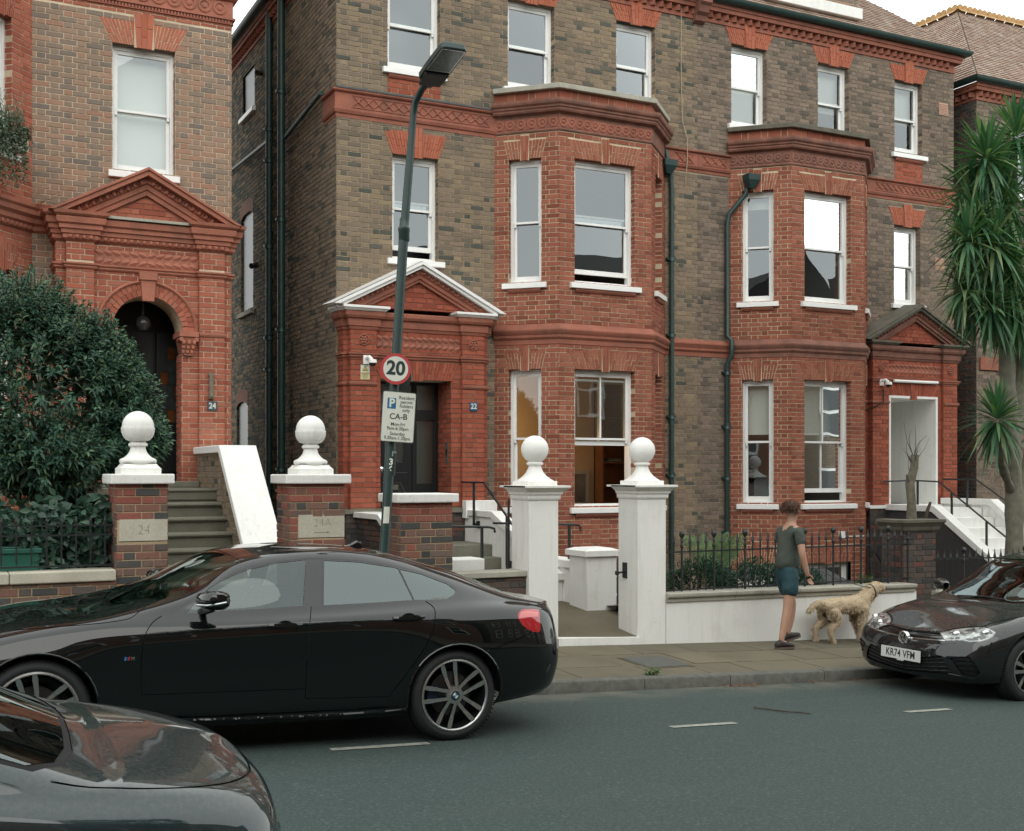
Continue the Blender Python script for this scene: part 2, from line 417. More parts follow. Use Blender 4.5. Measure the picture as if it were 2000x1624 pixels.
        for i, (fr, q, mi, pr, sep) in enumerate(s.items):
            if i in sepset:
                me = unit.get(mi)
                if me is None:
                    me = bpy.data.meshes.new(name)
                    e = .012
                    vs = [(-.5, .5, -.5), (.5, .5, -.5), (.5, .5, .5), (-.5, .5, .5), (-.5+e, -.5, -.5+e*3), (.5-e, -.5, -.5+e*3), (.5-e, -.5, .5-e*3), (-.5+e, -.5, .5-e*3)]
                    vs += [(-.5, -.35, -.5), (.5, -.35, -.5), (.5, -.35, .5), (-.5, -.35, .5)]
                    me.from_pydata(vs, [], [(4, 5, 6, 7), (8, 9, 5, 4), (9, 10, 6, 5), (10, 11, 7, 6), (11, 8, 4, 7), (0, 1, 9, 8), (1, 2, 10, 9), (2, 3, 11, 10), (3, 0, 8, 11)])
                    me.materials.append(s.mats[mi]); unit[mi] = me
                o = bpy.data.objects.new(name, me); COL.objects.link(o)
                uc = (q[0][0]+q[1][0])/2; zc = (q[0][1]+q[2][1])/2; dp = pr+.012
                ang = math.atan2(fr[3], fr[2])
                mw = Matrix.Translation(fp(fr, uc, pr-dp/2, zc)) @ Matrix.Rotation(ang, 4, 'Z') @ Matrix.Rotation(random.uniform(-.004, .004), 4, 'Y') @ Matrix.Diagonal((q[1][0]-q[0][0], dp, q[2][1]-q[0][1], 1))
                if parent is not None:
                    o.parent = parent; o.matrix_local = parent.matrix_world.inverted() @ mw if parent.parent is None else parent.matrix_local.inverted() @ mw
                else: o.matrix_world = mw
            else:
                j = .0022
                P = [fp(fr, p[0]+random.uniform(-j, j), pr, p[1]+random.uniform(-j, j)) for p in q] + [fp(fr, p[0], -.004, p[1]) for p in q]
                mb.add(P, [(0, 1, 2, 3), (4, 5, 1, 0), (5, 6, 2, 1), (6, 7, 3, 2), (7, 4, 0, 3)], mi)
        if mb.f:
            o = build_fast(mb, 'brickwork', s.mats, parent); o['kind'] = 'stuff'
        for mort, m in s.mort.items():
            build_fast(m, wallname, [mort], parent)
def build_fast(mb, name, mats, parent):
    me = bpy.data.meshes.new(name); me.from_pydata(mb.v, [], mb.f)
    for m in mats: me.materials.append(m)
    me.polygons.foreach_set('material_index', mb.m)
    o = bpy.data.objects.new(name, me); COL.objects.link(o)
    if parent is not None:
        o.parent = parent
        if parent.location.length > 0 or parent.rotation_euler.z: o.matrix_parent_inverse = parent.matrix_basis.inverted()
    return o
def poly_range(poly, z, zm):
    zs = [p[1] for p in poly]
    if not (min(zs) < zm < max(zs)): return None
    z = min(max(z, min(zs)+1e-6), max(zs)-1e-6); xs = []
    for i in range(len(poly)):
        (x0, z0), (x1, z1) = poly[i], poly[(i+1) % len(poly)]
        if (z0-z)*(z1-z) <= 0 and abs(z1-z0) > 1e-9: xs.append(x0+(x1-x0)*(z-z0)/(z1-z0))
    return (min(xs), max(xs)) if xs else None

# ------------------------------------------------------------------ sash windows
def sash_window(house, fr, u0, u1, z0, z1, rec=.115, mat='white', glass='glass', mull=False, lower_open=0.0, upper_drop=0.0, blind=None, sill=True,
                sill_x=.09, sill_h=.095, split=.5, sill_mat=None, corbel=None, horns=True):
    w = M[mat]; F = .035
    mb = MB(); d1 = -rec; d0 = -rec-.13
    mb.fbox(fr, u0, u0+F+.012, d0, d1, z0, z1); mb.fbox(fr, u1-F-.012, u1, d0, d1, z0, z1)
    mb.fbox(fr, u0+F+.012, u1-F-.012, d0, d1, z1-.055, z1); mb.fbox(fr, u0+F+.012, u1-F-.012, d0, d1, z0, z0+.05)
    win = mb.build('window', w, house, bevel=.004)
    zi0, zi1 = z0+.05, z1-.055; zm = zi0+(zi1-zi0)*split; a, b = u0+F+.012, u1-F-.012
    for k, (p, q, dd) in enumerate(((zm-.02-upper_drop, zi1-upper_drop, d1-.022), (zi0+lower_open, zm+.02+lower_open, d1-.065))):
        st, tp, bt = .045, (.05 if k == 0 else .035), (.035 if k == 0 else .075)
        m = MB(); th = .038
        m.fbox(fr, a, a+st, dd-th, dd, p, q); m.fbox(fr, b-st, b, dd-th, dd, p, q)
        m.fbox(fr, a+st, b-st, dd-th, dd, q-tp, q); m.fbox(fr, a+st, b-st, dd-th, dd, p, p+bt)
        if mull: m.fbox(fr, (a+b)/2-.013, (a+b)/2+.013, dd-th, dd, p+bt, q-tp)
        if horns and k == 0:
            for e in (a, b-st): m.fbox(fr, e+.004, e+st-.004, dd-th, dd-.003, p-.05, p)
        so = m.build('sash', w, win, bevel=.003)
        segs = ((a+st, (a+b)/2-.013), ((a+b)/2+.013, b-st)) if mull else ((a+st, b-st),)
        for (e, g) in segs:
            gm = MB(); tl = random.uniform(-.0015, .0015); tv = random.uniform(-.001, .001)
            gm.add([fp(fr, e, dd-th/2+tl, p+bt), fp(fr, g, dd-th/2-tl, p+bt), fp(fr, g, dd-th/2-tl+tv, q-tp), fp(fr, e, dd-th/2+tl+tv, q-tp)], [(0, 1, 2, 3)])
            gm.build('pane', M[glass], win)
    if blind:
        bm_ = MB(); bm_.fbox(fr, a-.01, b+.01, d0-.06, d0-.055, z1-.04-(z1-z0)*blind, z1-.03)
        bm_.fbox(fr, a-.01, b+.01, d0-.068, d0-.05, z1-.045-(z1-z0)*blind, z1-.02-(z1-z0)*blind)
        bm_.build('blind', M['blind'], win)
    if sill:
        sm = MB(); ln = 0 if sill_x is None else sill_x
        sm.prism([(-rec-.02, z0+.012), (.075, z0-.012), (.075, z0-sill_h), (-.005, z0-sill_h), (-rec-.02, z0-sill_h+.03)],
                 lambda p: fp(fr, u0-ln, p[0], p[1]), lambda p: fp(fr, u1+ln, p[0], p[1]))
        sm.build('sill', M[sill_mat or mat], win, bevel=.006)
    if corbel:
        cm = MB()
        cm.prism([(0, z0-sill_h+.004), (.05, z0-sill_h+.004), (.05, z0-sill_h-.03), (.03, z0-sill_h-.06), (0, z0-sill_h-.065)],
                 lambda p: fp(fr, u0+.005, p[0], p[1]), lambda p: fp(fr, u1-.005, p[0], p[1]))
        cm.build('sill_moulding', M[corbel], win)
    return win
def reveal(bk, fr, u0, u1, z0, z1, mat, mort, rec=.115):
    """brick jambs and soffit of an opening"""
    jl = (fr[0]+fr[2]*u0, fr[1]+fr[3]*u0, -fr[4], -fr[5], fr[2], fr[3], rec+.04)      # left jamb faces +U
    jr0 = fp(fr, u1, -rec-.04, 0); jr = (jr0[0], jr0[1], fr[4], fr[5], -fr[2], -fr[3], rec+.04)
    for j, sg in ((jl, 1), (jr, -1)):
        bk.lay(j, z0, z1, mat, mort=mort, proud=.002, sep=False, shift=random.choice((0, .16)))
    mb = bk.mort.setdefault(mat, MB())
    mb.add([fp(fr, u0, 0, z1), fp(fr, u1, 0, z1), fp(fr, u1, -rec-.14, z1), fp(fr, u0, -rec-.14, z1)], [(0, 1, 2, 3)])
# ------------------------------------------------------------------ ground, road, pavement
def road_mat():
    m, n, p = _nt('asphalt')
    g = noise(n, 130, 2, .6); big = noise(n, .9, 5, .6); st = noise(n, 1.2, 4, .6, sc3=(.25, 1.6, 1))
    g3 = noise(n, 42, 3, .75); g4 = noise(n, 11, 4, .6)
    sp = N(n, 'TexVoronoi'); sp.inputs['Scale'].default_value = 85; n.links.new(pos(n), sp.inputs['Vector'])
    c = mixc(n, rng(n, g, .3, .7), (.020, .036, .034), (.066, .092, .085))
    c = mixc(n, rng(n, sp.outputs['Distance'], .0, .3, .55, 0), c, (.032, .042, .041))
    c = mixc(n, rng(n, big, .4, .7, 0, .3), c, (.042, .064, .061))
    c = mixc(n, rng(n, st, .52, .72, 0, .4), c, (.062, .082, .075))
    c = mixc(n, rng(n, g3, .36, .66, .42, 0), c, (.010, .020, .020)); c = mixc(n, rng(n, g3, .55, .75, 0, .5), c, (.125, .155, .147)); c = mixc(n, rng(n, g4, .5, .75, 0, .25), c, (.045, .06, .058))
    # silt gathered in the gutter by the kerb
    sx = N(n, 'SeparateXYZ'); n.links.new(pos(n), sx.inputs[0])
    ed = mth(n, 'MULTIPLY', rng(n, sx.outputs[1], 8.95, 9.5, 0, 1), rng(n, noise(n, 2.6, 5), .35, .65, .1, .75))
    c = mixc(n, ed, c, (.15, .135, .105))
    n.links.new(c, p.inputs['Base Color']); p.inputs['Roughness'].default_value = .82; p.inputs['Specular IOR Level'].default_value = .35
    bump(n, p, g, .6, .006)
    return m
M['road'] = road_mat()
def slab_mat(name, c, c2):
    m, n, p = _nt(name)
    r = island(n)
    col = mixc(n, r, c, c2)
    col = mixc(n, rng(n, noise(n, 55, 3), .35, .68, 0, .35), col, mixc(n, 1, col, (.62, .62, .6), 'MULTIPLY'))
    col = mixc(n, rng(n, noise(n, 1.8, 6, .65), .46, .7, 0, .55), col, mixc(n, 1, col, (.62, .61, .58), 'MULTIPLY'))
    n.links.new(col, p.inputs['Base Color']); p.inputs['Roughness'].default_value = .88; p.inputs['Specular IOR Level'].default_value = .3
    bump(n, p, noise(n, 70, 3), .35, .004)
    return m
M['slab'] = slab_mat('paving_slab', (.112, .100, .070), (.150, .130, .090))
M['tarpath'] = slab_mat('footway_mastic', (.15, .138, .105), (.165, .148, .11))
M['kerb'] = plain('granite_kerb', (.105, .105, .09), .85, .25, 14, fine=60, bmp=.6, dirt=((.045, .045, .04), 5, .6))
M['paint'] = plain('road_paint', (.26, .265, .23), .8, .25, 25, dirt=((.07, .085, .08), 16, .9))
KB = 9.55; WB = 11.5; NK = 3.0
def zpave(a, b):
    if b >= KB: return zroad(a) - .045 + .105 + .03*(b-KB)
    return zroad(a)+.06
def zrd(a, b):
    mid = (KB+NK)/2
    return zroad(a) - .045*max(0, (abs(b-mid)-1.4)/(KB-mid-1.4))
A0, A1 = -34.0, 60.0
def strip(name, mat, bs, zf, a0=A0, a1=A1, da=2.0, kind='structure'):
    mb = MB(); na = int((a1-a0)/da)+1
    for i in range(na):
        for b in bs: a = a0+(a1-a0)*i/(na-1); mb.v.append((a, b, zf(a, b)))
    m = len(bs)
    for i in range(na-1):
        for j in range(m-1): mb.f.append((i*m+j, (i+1)*m+j, (i+1)*m+j+1, i*m+j+1)); mb.m.append(0)
    o = mb.build(name, mat, smooth=True); o['kind'] = kind; return o
gm = MB(); gm.add([(-160, -160, zroad(-160)*.4-1.6), (200, -160, -9.5), (200, 200, -9.5), (-160, 200, 2.0)], [(0, 1, 2, 3)])
g = gm.build('ground', M['soil']); g['kind'] = 'structure'
tag(strip('road', M['road'], [NK-.02, NK+.5, NK+1.5, NK+2.4, 5.5, 6.8, 7.6, 8.4, 9.0, KB+.02], zrd), 'grey asphalt street sloping gently down past the houses', 'road')
pv = strip('pavement', M['tarpath'], [KB+.10, KB+.5, 10.5, 11.2, WB+.4], lambda a, b: zpave(a, b)-.012)
tag(pv, 'paved footway between the kerb and the garden walls', 'pavement')
np_ = strip('pavement', M['tarpath'], [-2.2, 0, 1.5, NK-.14], lambda a, b: zroad(a)+.07)
tag(np_, 'near footway behind the viewpoint', 'pavement')
# paving slabs: two rows of large flags, laid along the slope
rs = random.Random(3)
for (b0, b1, off) in ((KB+.13, 10.22, 0), (10.225, 10.86, .33), (10.865, 11.47, .1)):
    a = 1.0+off
    while a < 17.5:
        L = rs.choice((.6, .75, .9, .9)); j = .006
        if True:
            mb = MB(); t = rs.uniform(-.002, .002); t2 = rs.uniform(-.002, .002)
            P = [(a+j, b0+j), (a+L-j, b0+j), (a+L-j, b1-j), (a+j, b1-j)]
            vs = [(x, y, zpave(x, y)+(t if i < 2 else t2)) for i, (x, y) in enumerate(P)]
            vs += [(x, y, zpave(x, y)-.03) for (x, y) in P]
            mb.add(vs, [(0, 1, 2, 3), (4, 5, 1, 0), (5, 6, 2, 1), (6, 7, 3, 2), (7, 4, 0, 3)])
            mb.build('paving_slab', M['slab'], pv)
        a += L
# metal inspection cover set in the paving
mb = MB(); P = [(6.62, 10.02), (7.22, 10.06), (7.24, 10.68), (6.64, 10.68)]
mb.add([(x, y, zpave(x, y)+.004) for x, y in P], [(0, 1, 2, 3)], 0)
P2 = [(6.65, 10.06), (7.19, 10.10), (7.21, 10.64), (6.67, 10.64)]
mb.add([(x, y, zpave(x, y)+.008) for x, y in P2], [(0, 1, 2, 3)], 1)
M['cover'] = plain('cast_iron_cover', (.075, .078, .068), .7, .2, 20, fine=120, bmp=.6)
tag(mb.build('inspection_cover', [M['slab'], M['cover']]), 'rectangular grey metal inspection cover set in the paving', 'cover')
# kerb stones
ks = MB(); a = A0; ki = 0
kerb = empty('kerb', (0, 0, 0)); kerb['kind'] = 'structure'
while a < 45:
    L = 1.22 + .2*((ki*7) % 3-1)
    mb = MB(); t = .004; zt = [zpave(a+t, KB)+.0, zpave(a+L-t, KB)+.0]; dz = rs.uniform(-.004, .003)
    prof = [(0, -.16), (.006, -.006), (.03, .008), (.13, .008), (.13, -.16)]
    mb.add([(a+t, KB+p, zt[0]+q+dz) for p, q in prof] + [(a+L-t, KB+p, zt[1]+q+dz) for p, q in prof],
           [tuple(range(5)), (9, 8, 7, 6, 5)] + [(i, (i+1) % 5, (i+1) % 5+5, i+5) for i in range(5)])
    if -4 < a < 16: mb.build('kerb_stone', M['kerb'], kerb, smooth=True, sharp=60)
    else: ks.add(mb.v, mb.f)
    a += L; ki += 1
ks.build('kerb_run', M['kerb'], kerb)
nk = MB()
nk.add([(x, y, zroad(x)+h) for x in (A0, A1) for (y, h) in ((NK-.14, -.15), (NK-.14, .075), (NK, .075), (NK, -.15))], [(0, 1, 5, 4), (1, 2, 6, 5), (2, 3, 7, 6)])
nk.build('near_kerb', M['kerb'], kerb)
# parking bay dashes
def dash(pts, lab):
    mb = MB(); n = len(pts)
    mb.add([(x, y, zrd(x, y)+.004) for x, y in pts], [tuple(range(n))])
    tag(mb.build('road_marking', M['paint']), lab, 'road marking', 'worn parking bay dashes')
def dashab(a0, a1, b0, lab): dash([(a0, b0-.04), (a1, b0-.04), (a1, b0+.04), (a0, b0+.04)], lab)
dashab(2.51, 3.23, 7.70, 'worn white dash on the road under the fastback rear wheel')
dashab(5.30, 5.93, 7.72, 'worn white dash on the open road between the parked cars')
dashab(7.79, 8.33, 7.715, 'worn white dash on the road in front of the hatchback')
# ------------------------------------------------------------------ houses 22 and 20 (a semi-detached pair)
WF, BF = 16.82, 16.08
SPLIT = 12.10
frieze_me = None
def ring_tile(house, fr, u, z, mat, r=.075):
    global frieze_me
    key = 'ring_'+mat.name
    me = bpy.data.meshes.get(key)
    if me is None:
        mb = MB()
        mb.lathe([(.078, 0), (.078, .012), (.066, .016), (.048, .014), (.042, .004), (.030, .004), (.026, .012), (.012, .02), (0.001, .021)], (0, 0, 0), 16)
        mb.box(-.083, .083, -.085, .085, -.004, .003)
        o = mb.build(key, mat, smooth=True); me = o.data; bpy.data.objects.remove(o)
    o = bpy.data.objects.new('frieze_tile', me); COL.objects.link(o); o.parent = house
    p = fp(fr, u, .012, z); ang = math.atan2(fr[3], fr[2])
    o.matrix_local = Matrix.Translation(p) @ Matrix.Rotation(ang, 4, 'Z') @ Matrix.Rotation(R(90), 4, 'X')
def leaf_band(house, fr, u0, u1, z, mat, h=.17, rev=False, n=None):
    """terracotta laurel band: paired leaves, each pair a tile"""
    n = n or int((u1-u0)/.105); st = (u1-u0)/n
    me = None
    mb = MB()
    for sgn in (-1, 1):
        ring = []
        for k in range(7):
            t = k/6; w = math.sin(math.pi*t)**.8
            ring.append((t, w))
        vs = []; L = st*1.15
        for (t, w) in ring:
            cx = (t-.5)*L; cz = sgn*(.012 + (.33*h)*(1-t*.55))
            ww = .26*h*w
            vs += [(cx, -.004, cz-ww), (cx, -.024*w-.004, cz), (cx, -.004, cz+ww)]
        fs = []
        for k in range(6):
            for j in range(2): fs.append((k*3+j, k*3+3+j, k*3+4+j, k*3+1+j))
        mb.add(vs, fs)
    mb.box(-st/2+.002, st/2-.002, -.006, .01, -h/2, h/2)
    base = mb.build('leaf_tile', mat, house, smooth=True)
    ang = math.atan2(fr[3], fr[2])
    for i in range(n):
        o = base if i == 0 else base.copy()
        if i: COL.objects.link(o)
        flip = -1 if (rev and i >= n//2) else 1
        o.matrix_local = Matrix.Translation(fp(fr, u0+st*(i+.5), 0, z)) @ Matrix.Rotation(ang, 4, 'Z') @ Matrix.Diagonal((flip, 1, 1, 1))
def egg_run(mb, p0, p1, nrm, mi=None, step=.085, r=.03):
    """egg mouldings along a line in space"""
    p0, p1 = Vector(p0), Vector(p1); L = (p1-p0).length; n = max(1, int(L/step)); nrm = Vector(nrm).normalized()
    d = (p1-p0).normalized(); up = nrm.cross(d)
    for i in range(n):
        c = p0 + (p1-p0)*((i+.5)/n); vs = []
        for (h, rr) in ((0, 1), (.6, .86), (.95, .45), (1.05, 0.05)):
            for k in range(8):
                t = k*math.pi/4; vs.append(c + nrm*(h*r*.8) + d*(math.cos(t)*rr*r) + up*(math.sin(t)*rr*r*1.15))
        mb.add(vs, [(a*8+k, a*8+(k+1) % 8, a*8+8+(k+1) % 8, a*8+8+k) for a in range(3) for k in range(8)], mi)
        w = c + d*(step*.5)
        mb.add([w-d*.006+nrm*.002-up*r, w+d*.006+nrm*.002-up*r, w+nrm*.022+up*r*.6, w+d*.012+up*r, w-d*.012+up*r], [(0, 1, 2), (1, 3, 2), (0, 2, 4), (2, 3, 4)], mi)

def wall_opts(win): return [(a, b, z0, z1) for (a, b, z0, z1) in win]

def bay(house, bk, jl, fl, frr, jr, gm, bm, mort, capmat, corn, opts, ringmat):
    """three sided canted bay, two storeys of windows over a basement"""
    faces = [frame((jl, WF), (fl, BF)), frame((fl, BF), (frr, BF)), frame((frr, BF), (jr, WF))]
    wins = [(.23, .775), (opts['fw'][0], opts['fw'][1]), (faces[2][6]-.775, faces[2][6]-.23)]
    ztop = 7.94
    for i, fr in enumerate(faces):
        u0, u1 = wins[i]; L = fr[6]
        op = [(u0, u1, 1.40, 3.575), (u0, u1, 4.935, 6.885)]
        if i < 2: op.append((u0, u1, -.4, .36))
        sl = []
        for zs in (3.575, 6.885):
            hw = (u1-u0)/2
            sl += bk.arch(fr, (u0+u1)/2, hw, zs, .285, min(.12, hw*.16+.03), gm, n=5 if i != 1 else 9, key=.13, mort=mort, jj=.0062)
        if i < 2: sl += bk.arch(fr, (u0+u1)/2, (u1-u0)/2, .36, .30, .06, gm, n=5 if i != 1 else 9, key=.13, mort=mort, jj=.0062)
        bk.lay(fr, -.6, 7.30, bm, openings=op, slant=sl, mort=mort, vj=(), shift=.05*i)
        bk.lay(fr, 7.78, 7.925, bm, mort=mort, bh=.15)
        for (zz0, zz1) in ((1.40, 3.575), (4.935, 6.885)):
            reveal(bk, fr, u0, u1, zz0, zz1, bm, mort)
            o = opts[('g' if zz0 < 2 else 'f')+str(i)]
            sash_window(house, fr, u0, u1, zz0, zz1, corbel='terracotta', **o)
        if i < 2:
            sash_window(house, fr, u0, u1, -.4, .36, sill=False, horns=False, glass='glass')
    path = [(jl, WF), (fl, BF), (frr, BF), (jr, WF)]
    mb = MB()   # string moulding above ground floor
    mb.sweep(path, [(0, 3.955), (.018, 3.96), (.018, 4.03), (.03, 4.04), (.05, 4.065), (.05, 4.10), (.07, 4.13), (.085, 4.165), (.085, 4.185), (.0, 4.285)])
    mb.build('string_moulding', M[ringmat], house)
    mb = MB()   # frieze plate, cornice
    mb.sweep(path, [(0, 7.285), (.022, 7.29), (.030, 7.31), (.016, 7.325), (.010, 7.34), (.010, 7.545), (.03, 7.56), (.085, 7.575), (.10, 7.60), (.10, 7.625), (.12, 7.64), (.12, 7.665), (.15, 7.69), (.16, 7.72), (.16, 7.76), (.06, 7.785), (0, 7.785)])
    mb.build('cornice', M[corn], house)
    mb = MB()
    mb.sweep(path, [(-.2, 7.93), (.085, 7.925), (.095, 7.93), (.095, 8.005), (-.2, 8.03)])
    mb.build('coping', M[capmat], house, bevel=.006)
    rm = MB(); rm.add([(jl+.05, WF+.3, 8.015), (fl-.05, BF+.1, 8.015), (frr+.05, BF+.1, 8.015), (jr-.05, WF+.3, 8.015)], [(0, 1, 2, 3)])
    rm.build('bay_roof', M['lead'], house)
    for i, fr in enumerate(faces):
        n = (6, 12, 6)[i] if house.name == 'terrace_house' else (7, 12, 7)[i]
        if i == 2: continue
        for k in range(n): ring_tile(house, fr, (k+.5)*fr[6]/n, 7.425, M[ringmat])
    return faces

def porch(house, bk, da, bm, mort, cap, terr, dirty=False, z0=1.40, door=None):
    PB = 16.45; a = lambda x: x+da
    f1 = frame((a(5.67), PB), (a(7.82), PB))
    # left flank, right flank
    bk.lay(frame((a(5.67), WF), (a(5.67), PB)), z0, 4.05, bm, mort=mort)
    bk.lay(frame((a(5.60), WF), (a(5.60), PB+.12)), z0, 4.05, bm, mort=mort)
    bk.lay(frame((a(5.60), PB+.12), (a(5.67), PB+.12)), z0, 4.05, bm, mort=mort)
    bk.lay(frame((a(7.93), PB+.12), (a(7.93), WF)), z0, 4.05, bm, mort=mort)
    bk.lay(frame((a(7.82), PB+.12), (a(7.93), PB+.12)), z0, 4.05, bm, mort=mort)
    bk.lay(frame((a(7.82), PB), (a(7.82), PB+.12)), z0, 4.05, bm, mort=mort)
    for (p, q) in ((5.67, 6.06), (7.46, 7.82)):
        fr = frame((a(p), PB), (a(q), PB))
        bk.lay(fr, z0, 3.22, bm, mort=mort); bk.lay(fr, 3.29, 3.63, bm, mort=mort); bk.lay(fr, 3.71, 4.05, bm, mort=mort)
        # flower rosette
        mb = MB(); c = ((p+q)/2)
        mb.lathe([(.085, 0), (.085, .012), (.074, .018), (.066, .006)], (0, 0, 0), 20)
        for k in range(6):
            t = k*math.pi/3; mb.lathe([(.021, 0), (.019, .012), (.010, .018), (.001, .019)], (.042*math.cos(t), .042*math.sin(t), .004), 8)
        mb.lathe([(.02, 0), (.018, .018), (.008, .024), (.001, .025)], (0, 0, .004), 8)
        r = mb.build('rosette', M[terr], house, smooth=True); r.location = (a(c), PB-.008, 3.90); r.rotation_euler = (R(90), 0, 0)
    bk.lay(frame((a(6.06), PB), (a(6.06), PB+.05)), z0, 4.05, bm, mort=mort, sep=False)
    bk.lay(frame((a(7.46), PB+.05), (a(7.46), PB)), z0, 4.05, bm, mort=mort, sep=False)
    # panel between the pilasters with the flat arch over the door
    f2 = frame((a(6.06), PB+.05), (a(7.46), PB+.05)); op = [(.08, 1.24, z0-.1, 3.345)]
    sl = bk.arch(f2, .66, .58, 3.345, .27, .12, bm, n=10, key=.16, up=.0, dn=.025, mort=mort)
    bk.lay(f2, z0, 3.63, bm, openings=op, slant=sl, mort=mort); bk.lay(f2, 3.71, 4.05, bm, openings=[(0, 1.4, 3.795, 3.985)], mort=mort)
    mbp = bk.mort.setdefault(mort, MB()); mbp.add([fp(f2, 0, -.002, 3.79), fp(f2, 1.4, -.002, 3.79), fp(f2, 1.4, -.002, 3.99), fp(f2, 0, -.002, 3.99)], [(0, 1, 2, 3)])
    leaf_band(house, f2, .01, 1.39, 3.89, M[terr], .19)
    # recess
    jm = bm if door == 'red' else None
    if jm:
        bk.lay(frame((a(7.30), 17.02), (a(7.30), PB+.05)), z0, 3.345, bm, mort=mort)
        bk.lay(frame((a(6.14), PB+.05), (a(6.14), 17.02)), z0, 3.345, bm, mort=mort)
    rb = MB()
    if not jm:
        rb.box(a(6.10), a(6.145), PB+.03, 17.9, z0, 3.39); rb.box(a(7.295), a(7.345), PB+.03, 17.9, z0, 3.39); rb.box(a(6.145), a(7.295), 17.86, 17.9, z0, 3.39)
        rb.box(a(6.145), a(7.295), PB+.03, 17.86, 3.345, 3.39)
    else: rb.box(a(6.14), a(7.30), PB+.05, 17.1, 3.35, 3.40)
    rb.build('porch_recess', M['whitemas'] if not jm else M['cream'], house)
    # path of the mouldings follows the pilaster breaks
    def path(o=0): return [(a(5.60), WF), (a(5.60), PB+.12), (a(5.67), PB+.12), (a(5.67), PB), (a(6.06), PB), (a(6.06), PB+.05), (a(7.46), PB+.05), (a(7.46), PB), (a(7.82), PB), (a(7.82), PB+.12), (a(7.93), PB+.12), (a(7.93), WF)]
    mb = MB()
    for (p, q) in ((0, 6), (6, 12)): pass
    mb.sweep(path(), [(0, 3.63), (.012, 3.632), (.028, 3.65), (.028, 3.675), (.05, 3.685), (.05, 3.705), (0, 3.712)])
    mb.build('moulding', M[terr], house)
    mb = MB(); mb.sweep(path()[:5], [(0, 3.22), (.02, 3.225), (.035, 3.25), (.035, 3.28), (0, 3.292)]); mb.sweep(path()[7:], [(0, 3.22), (.02, 3.225), (.035, 3.25), (.035, 3.28), (0, 3.292)])
    mb.build('impost_moulding', M[terr], house)
    mb = MB()
    mb.sweep(path(), [(0, 4.045), (.02, 4.05), (.03, 4.075), (.03, 4.09), (.05, 4.10), (.055, 4.15), (.055, 4.20), (.09, 4.215), (.11, 4.25), (.11, 4.30), (.10, 4.315), (0, 4.315)])
    mb.build('entablature', M['terracottadirty' if dirty else terr], house)
    # end blocks and raking cornice
    CP = M[cap]
    for (p, q) in (([(5.60, WF), (5.60, PB+.12), (5.67, PB+.12), (5.67, PB), (6.06, PB), (6.06, PB+.06)]), ([(7.46, PB+.06), (7.46, PB), (7.82, PB), (7.82, PB+.12), (7.93, PB+.12), (7.93, WF)])) if False else ():
        pass
    mb = MB(); pr = [(.0, 4.31), (.12, 4.315), (.15, 4.345), (.165, 4.35), (.165, 4.385), (0, 4.40)]
    mb.sweep([(a(x), y) for x, y in [(5.60, WF), (5.60, PB+.12), (5.67, PB+.12), (5.67, PB), (6.06, PB), (6.06, PB+.2)]], pr)
    mb.sweep([(a(x), y) for x, y in [(7.46, PB+.2), (7.46, PB), (7.82, PB), (7.82, PB+.12), (7.93, PB+.12), (7.93, WF)]], pr)
    ax, az_ = a(6.745), 5.10
    def rake(mb, o0, o1, b0, b1):
        """chevron band between offsets o0 (outer) and o1 (inner) measured square to the slope"""
        sl_ = math.atan2(az_-4.385, 1.40); dz0, dz1 = o0/math.cos(sl_), o1/math.cos(sl_); tn = math.tan(sl_)
        for sg in (-1, 1):
            P = [(ax, az_-dz0), (ax, az_-dz1)]
            zb = 4.39
            P += [(ax+sg*((az_-dz1-zb)/tn), zb), (ax+sg*((az_-dz0-zb)/tn), zb)]
            mb.az(P, b0, b1)
    rake(mb, 0, .045, PB-.17, PB+.3); rake(mb, .045, .09, PB-.135, PB+.3)
    mb.build('pediment_cap', CP, house, bevel=.004)
    mb = MB(); rake(mb, .09, .155, PB-.055, PB+.3); rake(mb, .155, .215, PB-.035, PB+.3); rake(mb, .215, .26, PB-.01, PB+.3)
    mb.az([(ax-1.2, 4.39), (ax+1.2, 4.39), (ax, 4.39+1.2*(az_-4.385)/1.40)], PB+.05, PB+.3)
    mb.build('pediment', M['terracottadirty' if dirty else terr], house)
    mb = MB(); sl_ = math.atan2(az_-4.385, 1.40); o = .122/math.cos(sl_); tn = math.tan(sl_)
    for sg in (-1, 1): egg_run(mb, (ax+sg*.03, PB-.057, az_-o-.03*tn), (ax+sg*(az_-o-4.43)/tn, PB-.057, 4.43), (0, -1, 0), r=.026)
    mb.build('egg_moulding', M[terr], house, smooth=True)
    ft = frame((ax-1.1, PB+.05), (ax+1.1, PB+.05)); dz = .27/math.cos(sl_); hw = (az_-dz-4.39)/tn
    bk.lay(ft, 4.39, az_-dz-.03, bm, slant=[[(1.1-hw, 4.38), (0, 4.38), (0, 5.2), (1.1, 5.2), (1.1, az_-dz)][:0] or [(-.2, 4.37), (1.1-hw, 4.37), (1.1, az_-dz), (-.2, az_-dz)], [(1.1+hw, 4.37), (2.4, 4.37), (2.4, az_-dz), (1.1, az_-dz)]], u0=0, u1=2.2, proud=.008, sep=False)
    # little roof falling back to the wall behind the pediment
    mb = MB(); e = 1.40
    mb.add([(ax, PB-.15, az_), (ax-e, PB-.15, 4.39), (ax-e, WF, 4.42), (ax, WF, az_+.05), (ax+e, PB-.15, 4.39), (ax+e, WF, 4.42)], [(0, 1, 2, 3), (0, 3, 5, 4)])
    for v in range(len(mb.v)): mb.v[v] = (mb.v[v][0], mb.v[v][1], mb.v[v][2]+.008)
    mb.build('porch_roof', M['concdark'] if dirty else CP, house)
